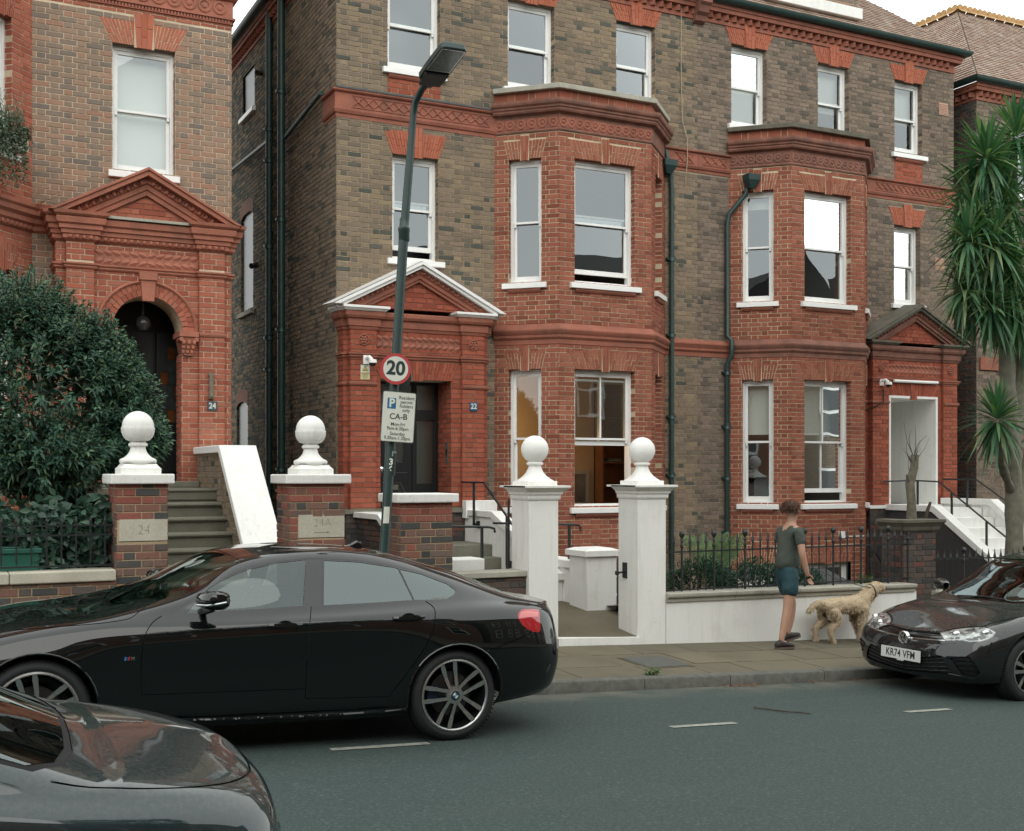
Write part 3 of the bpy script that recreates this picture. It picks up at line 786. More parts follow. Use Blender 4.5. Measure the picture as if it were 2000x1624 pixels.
    # plinth under the pilasters
    bk.lay(frame((a(5.60), WF), (a(5.60), PB+.0)), -.6, z0, M['brickdark'], mort=M['mortardark'])
    bk.lay(frame((a(5.60), PB), (a(7.93), PB)), -.6, z0, M['brickdark'], mort=M['mortardark'])
    bk.lay(frame((a(7.93), PB), (a(7.93), WF)), -.6, z0, M['brickdark'], mort=M['mortardark'])
    mb = MB(); mb.box(a(5.56), a(7.97), PB-.04, PB+.6, z0-.06, z0+.0); mb.build('porch_floor', M['step'] if not dirty else M['whitemas'], house)

def downpipe(house, pts, r=.042, collars=(), mat='pipe', hopper=None):
    mb = MB(); mb.tube(pts, r, 10)
    for z in collars:
        p0, p1 = pts[-2], pts[-1]
        t = (z-p1[2])/(p0[2]-p1[2]) if abs(p0[2]-p1[2]) > .01 else 0
        x, y = p1[0]+(p0[0]-p1[0])*t, p1[1]+(p0[1]-p1[1])*t
        mb.lathe([(r+.001, z-.05), (r+.012, z-.045), (r+.012, z-.02), (r+.006, z-.01), (r+.006, z+.03), (r+.012, z+.035), (r+.012, z+.05), (r+.001, z+.055)], (x, y, 0), 10)
        mb.box(x-.085, x+.085, y+.0, y+.06, z-.015, z+.02)
    if hopper:
        hx, hy, hz = hopper; hm = MB()
        hm.add([(hx-.13, hy-.12, hz+.16), (hx+.13, hy-.12, hz+.16), (hx+.13, hy+.07, hz+.16), (hx-.13, hy+.07, hz+.16), (hx-.12, hy-.11, hz+.06), (hx+.12, hy-.11, hz+.06), (hx+.12, hy+.07, hz+.06), (hx-.12, hy+.07, hz+.06),
                (hx-.05, hy-.05, hz-.07), (hx+.05, hy-.05, hz-.07), (hx+.05, hy+.05, hz-.07), (hx-.05, hy+.05, hz-.07)],
               [(0, 1, 5, 4), (1, 2, 6, 5), (2, 3, 7, 6), (3, 0, 4, 7), (4, 5, 9, 8), (5, 6, 10, 9), (6, 7, 11, 10), (7, 4, 8, 11)]); hm.build('hopper_head', M[mat], house)
    return mb.build('downpipe', M[mat], house, smooth=True)
def rooms(house, a0, a1, floors, bmat, b0=17.05, b1=20.6):
    for (z0, z1, m) in floors:
        mb = MB()
        mb.add([(a0, b0, z0), (a1, b0, z0), (a1, b1, z0), (a0, b1, z0), (a0, b0, z1), (a1, b0, z1), (a1, b1, z1), (a0, b1, z1)],
               [(3, 2, 6, 7)], 1)
        mb.add([(a0, b0, z0), (a1, b0, z0), (a1, b1, z0), (a0, b1, z0)], [(0, 1, 2, 3)], 0)
        mb.add([(a0, b0, z1), (a1, b0, z1), (a1, b1, z1), (a0, b1, z1)], [(0, 1, 2, 3)], 1)
        mb.add([(a0, b0, z0), (a0, b1, z0), (a0, b1, z1), (a0, b0, z1), (a1, b0, z0), (a1, b1, z0), (a1, b1, z1), (a1, b0, z1)], [(0, 1, 2, 3), (4, 5, 6, 7)], 1)
        mb.build('room', [M['floorin'], m], house)
dent_me = None
def dentils(house, fr, z, step=.172, mat='terracotta', u0=.06, u1=None):
    key = 'dogtooth_'+mat; me = bpy.data.meshes.get(key)
    if me is None:
        mb = MB(); mb.add([(-.075, 0, -.05), (.0, -.085, -.05), (.075, 0, -.05), (-.075, 0, .05), (0, -.085, .05), (.075, 0, .05)], [(0, 1, 4, 3), (1, 2, 5, 4), (0, 2, 1), (3, 4, 5)])
        o = mb.build(key, M[mat]); me = o.data; bpy.data.objects.remove(o)
    ang = math.atan2(fr[3], fr[2]); u = u0
    while u < (u1 or fr[6]-.05):
        o = bpy.data.objects.new('dogtooth_brick', me); COL.objects.link(o); o.parent = house
        o.matrix_local = Matrix.Translation(fp(fr, u, .012, z)) @ Matrix.Rotation(ang, 4, 'Z'); u += step

# ---- number 22
h22 = empty('terrace_house', (0, 0, 0), 'brown brick house numbered 22 with white pediment porch and red bay', 'house')
b22 = Bricks()
FM = frame((5.571, WF), (SPLIT, WF)); X0 = 5.571
W22 = {'A': (6.38, 7.25, 8.10, 9.52), 'B': (8.42, 9.27, 8.10, 9.52), 'C': (10.45, 11.23, 8.10, 9.52), 'D': (6.455, 7.215, 5.21, 6.80)}
ops = [(p-X0, q-X0, r_, s_) for (p, q, r_, s_) in W22.values()]
sl = []
for k, (p, q, r_, s_) in W22.items():
    sl += b22.arch(FM, (p+q)/2-X0, (q-p)/2, s_, .36 if k == 'D' else .29, .14, M['gauged'], n=8, key=.21, up=.075, dn=.03, mort=M['terracotta'])
hole = [(8.187-X0, 11.42-X0, -.6, 7.95), (5.67-X0, 7.93-X0, -.6, 4.4)]
bandL = [(0, 8.187-X0, 7.24, 7.66), (11.42-X0, 99, 7.15, 7.52)]
b22.sheet(FM, 0, FM[6], -.6, 9.84, ops + hole, M['mortar22'])
def mats22(z, u, m): return m
b22.lay(FM, -.6, 9.84, M['brick22'], openings=ops + hole + bandL + [(6.38-X0, 7.25-X0, 7.66, 8.02)], slant=sl)
b22.lay(frame((6.38, WF), (7.25, WF)), 7.66, 8.02, M['brickporch'], mort=None, sep=False)
for k, (p, q, r_, s_) in W22.items():
    reveal(b22, FM, p-X0, q-X0, r_, s_, M['brick22'], M['mortar22'])
    sash_window(h22, FM, p-X0, q-X0, r_, s_, lower_open=.11 if k == 'D' else .03, corbel='terracotta' if k == 'A' else None)
# side wall in the gap
SB = 27.0
FS = frame((5.571, SB), (5.571, WF)); u_of = lambda b: SB-b
side_win = [(u_of(22.42), u_of(21.55), 8.70, 9.50), (u_of(22.55), u_of(21.66), 4.99, 6.85), (u_of(22.9), u_of(22.05), 1.4, 3.3)]
b22.lay(FS, -.6, 9.84, M['brick22'], openings=side_win, mort=M['mortarside'], mats=lambda z, u, m: M['brickside'] if (u < u_of(19.2)-.6 + random.uniform(-1.2, 1.2) or z < 4.2+random.uniform(-2, 2)-(0 if u < 8 else 3)) else m)  # darker bricks deeper in and lower down: gap shade put into the colour
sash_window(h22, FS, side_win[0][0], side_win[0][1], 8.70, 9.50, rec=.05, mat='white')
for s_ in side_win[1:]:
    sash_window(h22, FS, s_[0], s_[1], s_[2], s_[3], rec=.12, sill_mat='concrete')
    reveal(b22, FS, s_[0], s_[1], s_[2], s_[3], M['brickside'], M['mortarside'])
    mb = MB(); uc = (s_[0]+s_[1])/2; hw = (s_[1]-s_[0])/2
    n = 9
    for i in range(n):   # segmental brick head
        t0, t1 = -1+2*i/n, -1+2*(i+1)/n
        h = lambda t: s_[3]-.16+.16*math.sqrt(max(0, 1-t*t*.8))*1.0
        mb.add([fp(FS, uc+hw*t0*1.0, .012, h(t0)), fp(FS, uc+hw*t1, .012, h(t1)), fp(FS, uc+hw*t1*1.12, .012, h(t1)+.24), fp(FS, uc+hw*t0*1.12, .012, h(t0)+.24),
                fp(FS, uc+hw*t0*1.0, -.12, h(t0)), fp(FS, uc+hw*t1, -.12, h(t1))], [(0, 1, 2, 3), (0, 1, 5, 4)])
    mb.build('window_head', M['terracottadirty'], h22)
# string bands
def band(house, path, z0, z1, mat, panels):
    mb = MB(); h = z1-z0
    mb.sweep(path, [(0, z0), (.014, z0+.002), (.014, z0+h*.14), (.035, z0+h*.16), (.05, z0+h*.26), (.05, z0+h*.32), (.032, z0+h*.34), (.032, z0+h*.88), (.06, z0+h*.9), (.075, z0+h*.94), (.075, z1-.005), (0, z1+.02)])
    mb.build('string_band', mat, house)
    pm = MB()
    for (u0, u1, fr) in panels:
        zz0, zz1 = z0+h*.42, z0+h*.78; st = (zz1-zz0)
        n = int((u1-u0)/st); st = (u1-u0)/n
        for i in range(n):   # interlaced diaper: two crossed ribs and a boss
            c = u0+st*(i+.5)
            for s2 in (-1, 1):
                e = st*.46; t = .018
                pm.add([fp(fr, c-e, .034, (zz0+zz1)/2-s2*e*.9-t), fp(fr, c+e, .034, (zz0+zz1)/2+s2*e*.9-t), fp(fr, c+e, .034, (zz0+zz1)/2+s2*e*.9+t), fp(fr, c-e, .034, (zz0+zz1)/2-s2*e*.9+t),
                        fp(fr, c-e, .047, (zz0+zz1)/2-s2*e*.9), fp(fr, c+e, .047, (zz0+zz1)/2+s2*e*.9)], [(0, 1, 5, 4), (4, 5, 2, 3)])
            pm.fbox(fr, c-.014, c+.014, .034, .052, (zz0+zz1)/2-.014, (zz0+zz1)/2+.014)
        pm.fbox(fr, u0-.01, u1+.01, .032, .042, zz0-.018, zz0-.004); pm.fbox(fr, u0-.01, u1+.01, .032, .042, zz1+.004, zz1+.018)
    if pm.f: pm.build('band_panel', mat, house)
band(h22, [(5.571, WF+.55), (5.571, WF), (8.24, WF)], 7.24, 7.66, M['terracotta'], [(.25, 2.5, FM)])
band(h22, [(11.38, WF), (SPLIT-.002, WF)], 7.15, 7.52, M['terracotta'], [(11.62-X0, SPLIT-.1-X0, FM)])
mb = MB(); mb.fbox(FM, -.02, 8.19-X0, 0, .085, 7.66, 7.69); mb.build('flashing', M['lead'], h22)
mb = MB(); mb.sweep([(11.38, WF), (SPLIT-.002, WF)], [(0, 3.955), (.018, 3.96), (.018, 4.03), (.05, 4.065), (.05, 4.10), (.085, 4.165), (.085, 4.185), (0, 4.26)]); mb.build('string_moulding', M['terracotta'], h22)
F22 = bay(h22, b22, 8.187, 8.947, 10.66, 11.42, M['gaugedbay'], M['bricked'], M['mortarbay'], 'concrete', 'terracottadirty',
    {'fw': (.275, 1.397), 'g0': dict(glass='glassclear'), 'g1': dict(glass='glassclear', mull=True, lower_open=.93), 'g2': dict(glass='glassclear'),
     'f0': {}, 'f1': dict(lower_open=.12), 'f2': {}}, 'terracotta')
porch(h22, b22, 0, M['brickporch'], M['mortarporch'], 'white', 'terracotta', door='red')
rooms(h22, 8.0, SPLIT-.1, [(1.30, 4.25, M['roomorange'])], None, 17.0, 19.0)
rooms(h22, 8.0, SPLIT-.1, [(4.4, 7.35, M['ceiling']), (7.6, 9.8, M['ceiling'])], None)
rooms(h22, 5.7, 7.9, [(4.45, 7.35, M['ceiling']), (7.6, 9.8, M['ceiling'])], None)
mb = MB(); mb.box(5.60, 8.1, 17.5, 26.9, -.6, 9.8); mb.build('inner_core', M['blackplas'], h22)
# warm lamp in the ground floor room: shade and bulb
lampo = empty('table_lamp', (8.72, 18.2, 2.1), 'lit lamp inside the ground floor bay room of number 22', 'lamp')
mb = MB(); mb.lathe([(.10, -.8), (.02, -.78), (.02, 0), (.02, .06)], (0, 0, 0), 12); mb.build('stand', M['wood'], lampo, smooth=True)
mb = MB(); mb.lathe([(.16, .0), (.11, .24)], (0, 0, 0), 20)
m_, n_, p_ = _nt('lit_shade'); p_.inputs['Base Color'].default_value = (.8, .6, .35, 1); p_.inputs['Emission Color'].default_value = (1, .62, .28, 1); p_.inputs['Emission Strength'].default_value = 1.2
mb.build('lamp_shade', m_, lampo, smooth=True)
pl = bpy.data.lights.new('lamp_bulb', 'POINT'); pl.energy = 42; pl.color = (1, .66, .34); pl.shadow_soft_size = .08
plo = bpy.data.objects.new('lamp_bulb', pl); COL.objects.link(plo); plo.parent = lampo; plo.location = (0, 0, .42)
# shelves and a framed picture seen through the open sash
sh = empty('bookshelf', (11.66, 18.68, 1.3), 'brown wooden bookshelf inside the bay room with red-brown shelves', 'bookshelf')
mb = MB(); mb.box(-.35, .35, 0, .3, 0, .03); mb.box(-.35, -.32, 0, .3, 0, 2.3); mb.box(.32, .35, 0, .3, 0, 2.3); mb.box(-.35, .35, .27, .3, 0, 2.3); mb.build('case', M['wood'], sh)
for i in range(5):
    mb = MB(); mb.box(-.32, .32, 0, .28, .42*i+.4, .42*i+.425); mb.build('shelf', M['wood'], sh)
for i in range(3):
    mb = MB(); mb.box(-.2, .08, .05, .25, .825+.03*i, .852+.03*i); tag(mb.build('book', plain('book_cover%d' % i, ((.05,.09,.10),(.3,.3,.28),(.08,.14,.16))[i], .6), None, loc=(11.66, 18.68, 1.3)), ('dark teal book at the bottom of the pile on the shelf', 'pale book in the middle of the pile on the shelf', 'blue grey book on top of the pile on the shelf')[i], 'book', 'books on the shelf')
pic = empty('framed_picture', (10.75, 18.98, 1.72), 'large framed grey picture leaning on the wall inside the bay room', 'picture')
mb = MB(); mb.box(-.5, .42, -.04, 0, -.4, .28); mb.build('frame', M['stone'], pic)
mb = MB(); mb.box(-.42, .34, -.05, -.041, -.32, .2); mb.build('print', plain('grey_print', (.16, .15, .13), .5, .5, 3), pic)

# ---- number 20
h20 = empty('mirrored_house', (0, 0, 0), 'brown brick house with weathered dark pediment porch behind the iron railings', 'house')
b20 = Bricks(); X1 = SPLIT
FN = frame((SPLIT, WF), (18.247, WF))
W20 = {'E': (12.83, 13.62, 8.10, 9.52), 'F': (14.80, 15.55, 8.10, 9.50), 'G': (16.69, 17.41, 8.07, 9.47), 'H': (16.68, 17.36, 5.18, 6.69)}
ops = [(p-X1, q-X1, r_, s_) for (p, q, r_, s_) in W20.values()]; sl = []
for k, (p, q, r_, s_) in W20.items():
    sl += b20.arch(FN, (p+q)/2-X1, (q-p)/2, s_, .29 if k != 'H' else .33, .14, M['gauged'], n=8, key=.21, up=.075, dn=.03, mort=M['terracotta'])
hole = [(12.776-X1, 15.99-X1, -.6, 7.95), (15.79-X1, 18.05-X1, -.6, 4.4)]
b20.sheet(FN, 0, FN[6], -.6, 9.84, ops + hole, M['mortar20'])
b20.lay(FN, -.6, 9.84, M['brick20'], openings=ops + hole + [(0, 99, 7.15, 7.52), (16.69-X1, 17.41-X1, 7.52, 7.99)], slant=sl, shift=.07)
b20.lay(frame((16.69, WF), (17.41, WF)), 7.52, 7.99, M['brickporch'], mort=None, sep=False)
for k, (p, q, r_, s_) in W20.items():
    reveal(b20, FN, p-X1, q-X1, r_, s_, M['brick20'], M['mortar20'])
    sash_window(h20, FN, p-X1, q-X1, r_, s_, blind={'E': .97, 'F': .55, 'G': .5, 'H': .55}[k], lower_open=.04 if k in 'GF' else 0, corbel='terracotta' if k == 'G' else None)
band(h20, [(SPLIT+.002, WF), (12.80, WF)], 7.15, 7.52, M['terracotta'], [(.1, .6, FN)])
band(h20, [(15.95, WF), (18.247, WF), (18.247, WF+.5)], 7.15, 7.52, M['terracotta'], [(16.2-X1, 18.1-X1, FN)])
mb = MB(); mb.sweep([(SPLIT+.002, WF), (12.80, WF)], [(0, 3.955), (.018, 3.96), (.018, 4.03), (.05, 4.065), (.05, 4.10), (.085, 4.165), (.085, 4.185), (0, 4.26)]); mb.build('string_moulding', M['terracotta'], h20)
F20 = bay(h20, b20, 12.776, 13.562, 15.228, 15.99, M['gaugedbay'], M['bricked'], M['mortarbay'], 'concdark', 'terracottadirty',
    {'fw': (.285, 1.352), 'g0': dict(blind=.42), 'g1': dict(mull=True, blind=.42, lower_open=.14), 'g2': {},
     'f0': dict(blind=.12), 'f1': dict(blind=.28), 'f2': {}}, 'terracottadirty')
porch(h20, b20, 10.12, M['brickporch'], M['mortarporch'], 'concdark', 'terracotta', dirty=True, door='white', z0=1.34)
rooms(h20, SPLIT+.1, 15.75, [(1.30, 4.25, M['ceiling']), (4.4, 7.35, M['ceiling']), (7.6, 9.8, M['ceiling'])], None)
rooms(h20, 15.9, 18.1, [(4.45, 7.35, M['ceiling']), (7.6, 9.8, M['ceiling'])], None)
b20.lay(frame((18.247, WF), (18.247, WF+4)), -.6, 9.84, M['brick20'], mort=M['mortar20'], sep=False)
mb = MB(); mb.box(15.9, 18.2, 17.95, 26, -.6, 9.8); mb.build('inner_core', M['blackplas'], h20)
# ---- eaves cornice over both houses
def eaves(house, path, z, mat='terracotta'):
    mb = MB()
    mb.sweep(path, [(0, z), (.03, z+.005), (.03, z+.07), (.012, z+.072), (.012, z+.18), (.11, z+.182), (.11, z+.25), (.13, z+.252), (.13, z+.32), (0, z+.33)])
    mb.build('eaves_cornice', M[mat], house)
    for i in range(len(path)-1): dentils(house, frame(path[i], path[i+1]), z+.126, u0=.08)
eaves(h22, [(5.571, SB), (5.571, WF), (SPLIT-.002, WF)], 9.80)
eaves(h20, [(SPLIT+.002, WF), (18.247, WF), (18.247, WF+3)], 9.80)
def gutter(house, path, z, r=.075, name='gutter'):
    mb = MB(); prof = [(.10+r*math.cos(t)+r, z+r*math.sin(t)) for t in [math.pi+math.pi*k/8 for k in range(9)]]
    mb.sweep(path, prof, cap=False); prof2 = [(o, zz) for o, zz in prof[::-1]]
    mb.sweep(path, [(.10+r+(r-.008)*math.cos(t), z+(r-.008)*math.sin(t)) for t in [2*math.pi-math.pi*k/8 for k in range(9)]], cap=False)
    mb.sweep(path, [(0, z-.02), (.16, z-.02), (.16, z+.01), (0, z+.01)])
    mb.build(name, M['pipe'], house, smooth=True)
gutter(h22, [(5.571, SB), (5.571, WF), (SPLIT-.002, WF)], 10.20, .085)
gutter(h20, [(SPLIT+.002, WF), (18.247, WF), (18.247, WF+3)], 10.20, .085)
mb = MB(); mb.prism([(0, 9.72), (.10, 9.76), (.13, 9.84), (.2, 9.88), (.24, 9.98), (.3, 10.02), (.3, 10.22), (0, 10.22)], lambda p: (SPLIT-.11, WF-p[0], p[1]), lambda p: (SPLIT+.11, WF-p[0], p[1]))
mb.build('party_corbel', M['terracottadirty'], h20)
b22.finish(h22, 300, hide=lambda X, Y: (715 < X < 840 and Y > 480) or (Y > 900) or (785 < X < 905 and Y < 500))
b20.finish(h20, 300, hide=lambda X, Y: Y > 1000 or X > 1840)
# ---- tiled roofs
def tile_mat(name, a, b, lich):
    m, n, p = _nt(name)
    c = mixc(n, island(n), a, b)
    c = mixc(n, rng(n, noise(n, 5, 5, .65), .48, .68, 0, .8), c, lich)
    c = mixc(n, rng(n, noise(n, 40, 3), .4, .7, 0, .4), c, mixc(n, 1, c, (.55, .55, .55), 'MULTIPLY'))
    n.links.new(c, p.inputs['Base Color']); p.inputs['Roughness'].default_value = .85
    bump(n, p, noise(n, 60, 3), .4, .004); return m
M['tile'] = tile_mat('clay_roof_tile', (.26, .17, .125), (.36, .255, .195), (.44, .39, .345))
M['ridge'] = plain('ochre_ridge_tile', (.42, .25, .10), .8, .2, 8, fine=40, bmp=.3)
def tiled_slope(house, p00, p10, p01, p11, name='roof_tiles', gauge=.11, w=.17, under=True):
    """bottom-left, bottom-right, top-left, top-right corners; rows of overlapping tiles"""
    P = [Vector(p) for p in (p00, p10, p01, p11)]; up = ((P[2]+P[3])/2-(P[0]+P[1])/2); n = int(up.length/gauge); mb = MB()
    nr = (P[1]-P[0]).cross(P[2]-P[0]).normalized()
    if nr.z < 0: nr = -nr
    for i in range(n):
        t0, t1 = i/n, min(1, (i+1.25)/n); l0, r0 = P[0].lerp(P[2], t0), P[1].lerp(P[3], t0); l1, r1 = P[0].lerp(P[2], t1), P[1].lerp(P[3], t1)
        W = (r0-l0).length
        if W < .05: continue
        k = max(1, int(W/w)); off = .5*(i % 2)
        for j in range(-1, k+1):
            s0, s1 = max(0, (j+off)/k), min(1, (j+1+off)/k)
            if s1-s0 < .02/W: continue
            g = .004/W; e = random.uniform(0, .006)
            a_, b_, c_, d_ = l0.lerp(r0, s0+g)+nr*(.022+e), l0.lerp(r0, s1-g)+nr*(.022+e), l1.lerp(r1, s1-g)+nr*.004, l1.lerp(r1, s0+g)+nr*.004
            mb.add([a_, b_, c_, d_, a_-nr*.014, b_-nr*.014], [(0, 1, 2, 3), (4, 5, 1, 0)])
    o = build_fast(mb, name, [M['tile']], house); o['kind'] = 'stuff'
    if under:
        mu = MB(); mu.add([P[0], P[1], P[3], P[2]], [(0, 1, 2, 3)]); mu.build('roof_deck', M['concdark'], house)
ev = .30
EZ = 10.24
tiled_slope(h20, (SPLIT, WF-.16, EZ), (18.247+.16, WF-.16, EZ), (SPLIT, WF+2.55, 12.75), (15.6, WF+2.55, 12.75))
tiled_slope(h20, (18.247+.16, WF-.16, EZ), (18.247+.16, WF+8, EZ), (15.6, WF+2.55, 12.75), (15.6, WF+8, 12.75), under=True)
tiled_slope(h22, (8.2, WF-.16, EZ), (SPLIT, WF-.16, EZ), (8.2, WF+2.55, 12.75), (SPLIT, WF+2.55, 12.75))
mb = MB(); mb.add([(5.4, WF-.2, EZ), (8.2, WF-.2, EZ), (8.2, SB, EZ), (5.4, SB, EZ)], [(0, 1, 2, 3)]); mb.build('roof_deck', M['lead'], h22)
def ridge_run(house, p0, p1):
    p0, p1 = Vector(p0), Vector(p1); L = (p1-p0).length; n = int(L/.30); d = (p1-p0).normalized(); sd_ = Vector((d.y, -d.x, 0)).normalized()
    me = bpy.data.meshes.get('ridge_crest')
    if me is None:
        mb = MB()
        mb.add([(-.149, -.12, -.03), (-.149, 0, .07), (-.149, .12, -.03), (.149, -.12, -.03), (.149, 0, .07), (.149, .12, -.03)], [(0, 3, 4, 1), (1, 4, 5, 2)])
        for q in (-.075, .075):
            vs = []; 
            for y in (-.014, .014):
                for k in range(9):
                    t = math.pi*k/8; vs.append((q-.07*math.cos(t), y, .12+.055*math.sin(t)))
                vs += [(q+.07, y, .06), (q-.07, y, .06)]
            mb.add(vs, [tuple(range(11)), tuple(range(21, 10, -1))] + [(i, (i+1) % 11, (i+1) % 11+11, i+11) for i in range(11)])
        o = mb.build('ridge_crest', M['ridge']); me = o.data; bpy.data.objects.remove(o)
    for i in range(n):
        o = bpy.data.objects.new('ridge_tile', me); COL.objects.link(o); o.parent = house
        c = p0 + d*(L*(i+.5)/n); X = d; Zv = X.cross(-sd_); 
        if Zv.z < 0: Zv = -Zv
        Y = Zv.cross(X)
        m4 = Matrix((X, Y, Zv)).transposed().to_4x4(); m4.translation = c; o.matrix_local = m4
ridge_run(h20, (15.6, WF+2.55, 12.77), (15.6, WF+5.6, 12.77))
# dormer over the bay of number 20
mb = MB(); mb.box(13.55, 15.75, WF+.05, WF+1.6, 10.34, 11.9); mb.box(13.45, 15.8, WF-.10, WF+.05, 10.42, 10.62)
mb.build('dormer', M['whitemas'], h20, bevel=.01)
b3 = Bricks(); b3.lay(frame((14.95, WF+.03), (15.76, WF+.03)), 10.66, 11.9, M['brick24'], mort=M['mortar24'], sep=False); b3.finish(h20, 0)
# ---- pipes
downpipe(h22, [(11.43, WF-.02, 7.45), (11.43, WF-.10, 7.2), (11.50, WF-.07, 7.0), (11.52, WF-.07, 6.8), (11.52, WF-.07, -.4)], .042, (5.6, 4.3, 2.9, 1.9), hopper=(11.42, WF-.10, 7.10))
downpipe(h20, [(12.98, WF-.26, 6.95), (12.96, WF-.24, 6.82), (12.72, WF-.09, 6.48), (12.69, WF-.07, 6.3), (12.69, WF-.07, 4.35), (12.73, WF-.15, 4.25), (12.73, WF-.15, 4.0), (12.69, WF-.07, 3.85), (12.69, WF-.07, -.4)], .042, (3.7, 2.75, 1.85, .9), hopper=(13.0, WF-.33, 6.98))
downpipe(h22, [(5.52, 20.3, 10.15), (5.50, 20.3, 9.9), (5.50, 20.3, -.4)], .06, (7.95, 7.4, 5.9, 4.3, 3.75, 1.2))
downpipe(h22, [(5.47, 19.43, 10.4), (5.47, 19.43, -.4)], .062, (8.35, 6.2, 4.35, 2.0, 1.65))
mb = MB(); mb.tube([(5.50, 17.35, 7.73), (5.50, 19.3, 7.55)], .035, 8); mb.build('waste_pipe', M['pipe'], h22, smooth=True)
mb = MB(); mb.tube([(5.50, 20.4, 7.76), (5.50, 23.2, 7.86)], .03, 8); mb.build('waste_pipe', M['pipe'], h22, smooth=True)
for (b_, z_) in ((21.0, 9.15), (21.4, 5.75)):
    mb = MB(); mb.lathe([(.001, 0), (.05, .0), (.05, .06), (.035, .07), (.055, .16), (.05, .165), (.001, .15)], (0, 0, 0), 12); o = mb.build('security_light', M['blackplas'], h22, smooth=True); o.location = (5.56, b_, z_); o.rotation_euler = (0, R(-105), R(40))
# air bricks
for (p, z) in ((17.85, 8.95), (17.75, 5.9)):
    mb = MB(); fr = frame((p, WF), (p+.24, WF))
    mb.fbox(fr, 0, .24, .002, .012, z, z+.24)
    for i in range(7):
        mb.fbox(fr, .02, .22, .012, .018, z+.02+.03*i, z+.035+.03*i)
    mb.build('air_brick', plain('pink_vent', (.42, .26, .19), .9, .1), h20)
# doors
dr = empty('front_door', (0, 0, 0)); dr.parent = h22
mb = MB(); mb.box(6.14, 7.30, 17.0, 17.06, 3.30, 3.35); mb.box(6.14, 6.22, 17.0, 17.06, 1.4, 3.3); mb.box(7.22, 7.30, 17.0, 17.06, 1.4, 3.3); mb.box(6.86, 6.93, 17.0, 17.06, 1.4, 3.3); mb.box(6.14, 7.30, 16.99, 17.065, 2.76, 2.92)
mb.box(6.93, 7.22, 17.01, 17.05, 1.4, 1.78)
mb.build('door_frame', M['door'], dr, bevel=.005)
mb = MB(); mb.add([(6.93, 17.03, 1.78), (7.22, 17.03, 1.78), (7.22, 17.03, 2.76), (6.93, 17.03, 2.76)], [(0, 1, 2, 3)]); mb.add([(6.93, 17.03, 2.92), (7.22, 17.03, 2.92), (7.22, 17.03, 3.3), (6.93, 17.03, 3.3)], [(0, 1, 2, 3)]); mb.add([(6.22, 17.03, 2.92), (6.86, 17.03, 2.92), (6.86, 17.03, 3.3), (6.22, 17.03, 3.3)], [(0, 1, 2, 3)]); mb.build('frosted_light', M['glassfrost'], dr)
mb = MB(); mb.box(6.22, 6.86, 17.02, 17.055, 1.42, 2.76); mb.box(6.30, 6.78, 17.005, 17.02, 1.5, 1.95); mb.build('door_leaf', M['door'], dr, bevel=.006)
mb = MB(); mb.add([(6.40, 17.015, 2.1), (6.70, 17.015, 2.1), (6.70, 17.015, 2.65), (6.40, 17.015, 2.65)], [(0, 1, 2, 3)]); mb.build('door_glass', M['glassfrost'], dr)
mb = MB(); mb.lathe([(.035, 0), (.02, .03), (.04, .05), (.035, .08), (.001, .09)], (0, 0, 0), 14); o = mb.build('door_knob', M['chrome'], dr, smooth=True); o.location = (6.32, 17.0, 2.0); o.rotation_euler = (R(90), 0, 0)
mb = MB(); mb.box(6.40, 6.66, 17.0, 17.012, 1.68, 1.76); mb.build('letter_plate', M['chrome'], dr)
mb = MB(); mb.add([(6.3, 17.2, 1.3), (7.3, 17.2, 1.3), (7.3, 17.2, 3.4), (6.3, 17.2, 3.4)], [(0, 1, 2, 3)]); mb.build('hall_wall', M['cream'], dr)
mb = MB(); mb.box(7.285, 7.30, 16.62, 16.70, 2.08, 2.42); mb.build('intercom', plain('intercom_grey', (.10, .10, .095), .4), h22); 
mb = MB(); mb.box(7.278, 7.287, 16.64, 16.68, 2.2, 2.3); mb.build('intercom_lens', M['blackplas'], h22)
d2 = empty('front_door', (0, 0, 0)); d2.parent = h20
mb = MB(); mb.box(16.27, 16.5, 17.80, 17.855, 1.36, 3.33); mb.build('door_frame', M['white'], d2, bevel=.005)
mb = MB(); mb.box(16.29, 16.48, 17.785, 17.80, 2.72, 3.25); mb.box(16.29, 16.48, 17.785, 17.80, 1.7, 2.66); mb.build('door_glass', plain('grey_green_door', (.16, .21, .19), .3), d2)
mb = MB(); mb.lathe([(.001, 0), (.045, 0), (.05, .03), (.05, .1), (.04, .11), (.001, .11)], (0, 0, 0), 12); o = mb.build('lobby_camera', M['blackplas'], d2, smooth=True); o.location = (16.60, 17.6, 3.22)
# boot trim over door 20
mb = MB(); mb.tube([(16.30, 16.44, 3.66), (17.42, 16.44, 3.66)], .028, 8); mb.build('light_batten', M['white'], h20, smooth=True)
# ------------------------------------------------------------------ house 24
W4 = 16.70
h24 = empty('corner_house', (0, 0, 0), 'pinkish brick house numbered 24 with red terracotta arched porch', 'house')
b24 = Bricks(); RM, RT = M['brickred24'], M['mortar24']
F4 = frame((1.353, W4), (3.98, W4)); Y0 = 1.353
win = (2.365-Y0, 3.20-Y0, 6.05, 7.78)
sl = b24.arch(F4, (win[0]+win[1])/2, (win[1]-win[0])/2, 7.78, .32, .17, M['gauged'], n=9, key=.24, up=.11, dn=.03, mort=M['mortar24'], jj=.006)
b24.sheet(F4, 0, F4[6], -.6, 11.4, [win, (1.62-Y0, 3.89-Y0, -.6, 5.35)], RT)
b24.lay(F4, -.6, 8.20, M['brick24'], openings=[win, (1.62-Y0, 3.89-Y0, -.6, 5.35)], slant=sl)
b24.lay(F4, 8.20, 8.28, RM, sep=False)
b24.lay(F4, 8.70, 11.4, M['brick24'], sep=False)
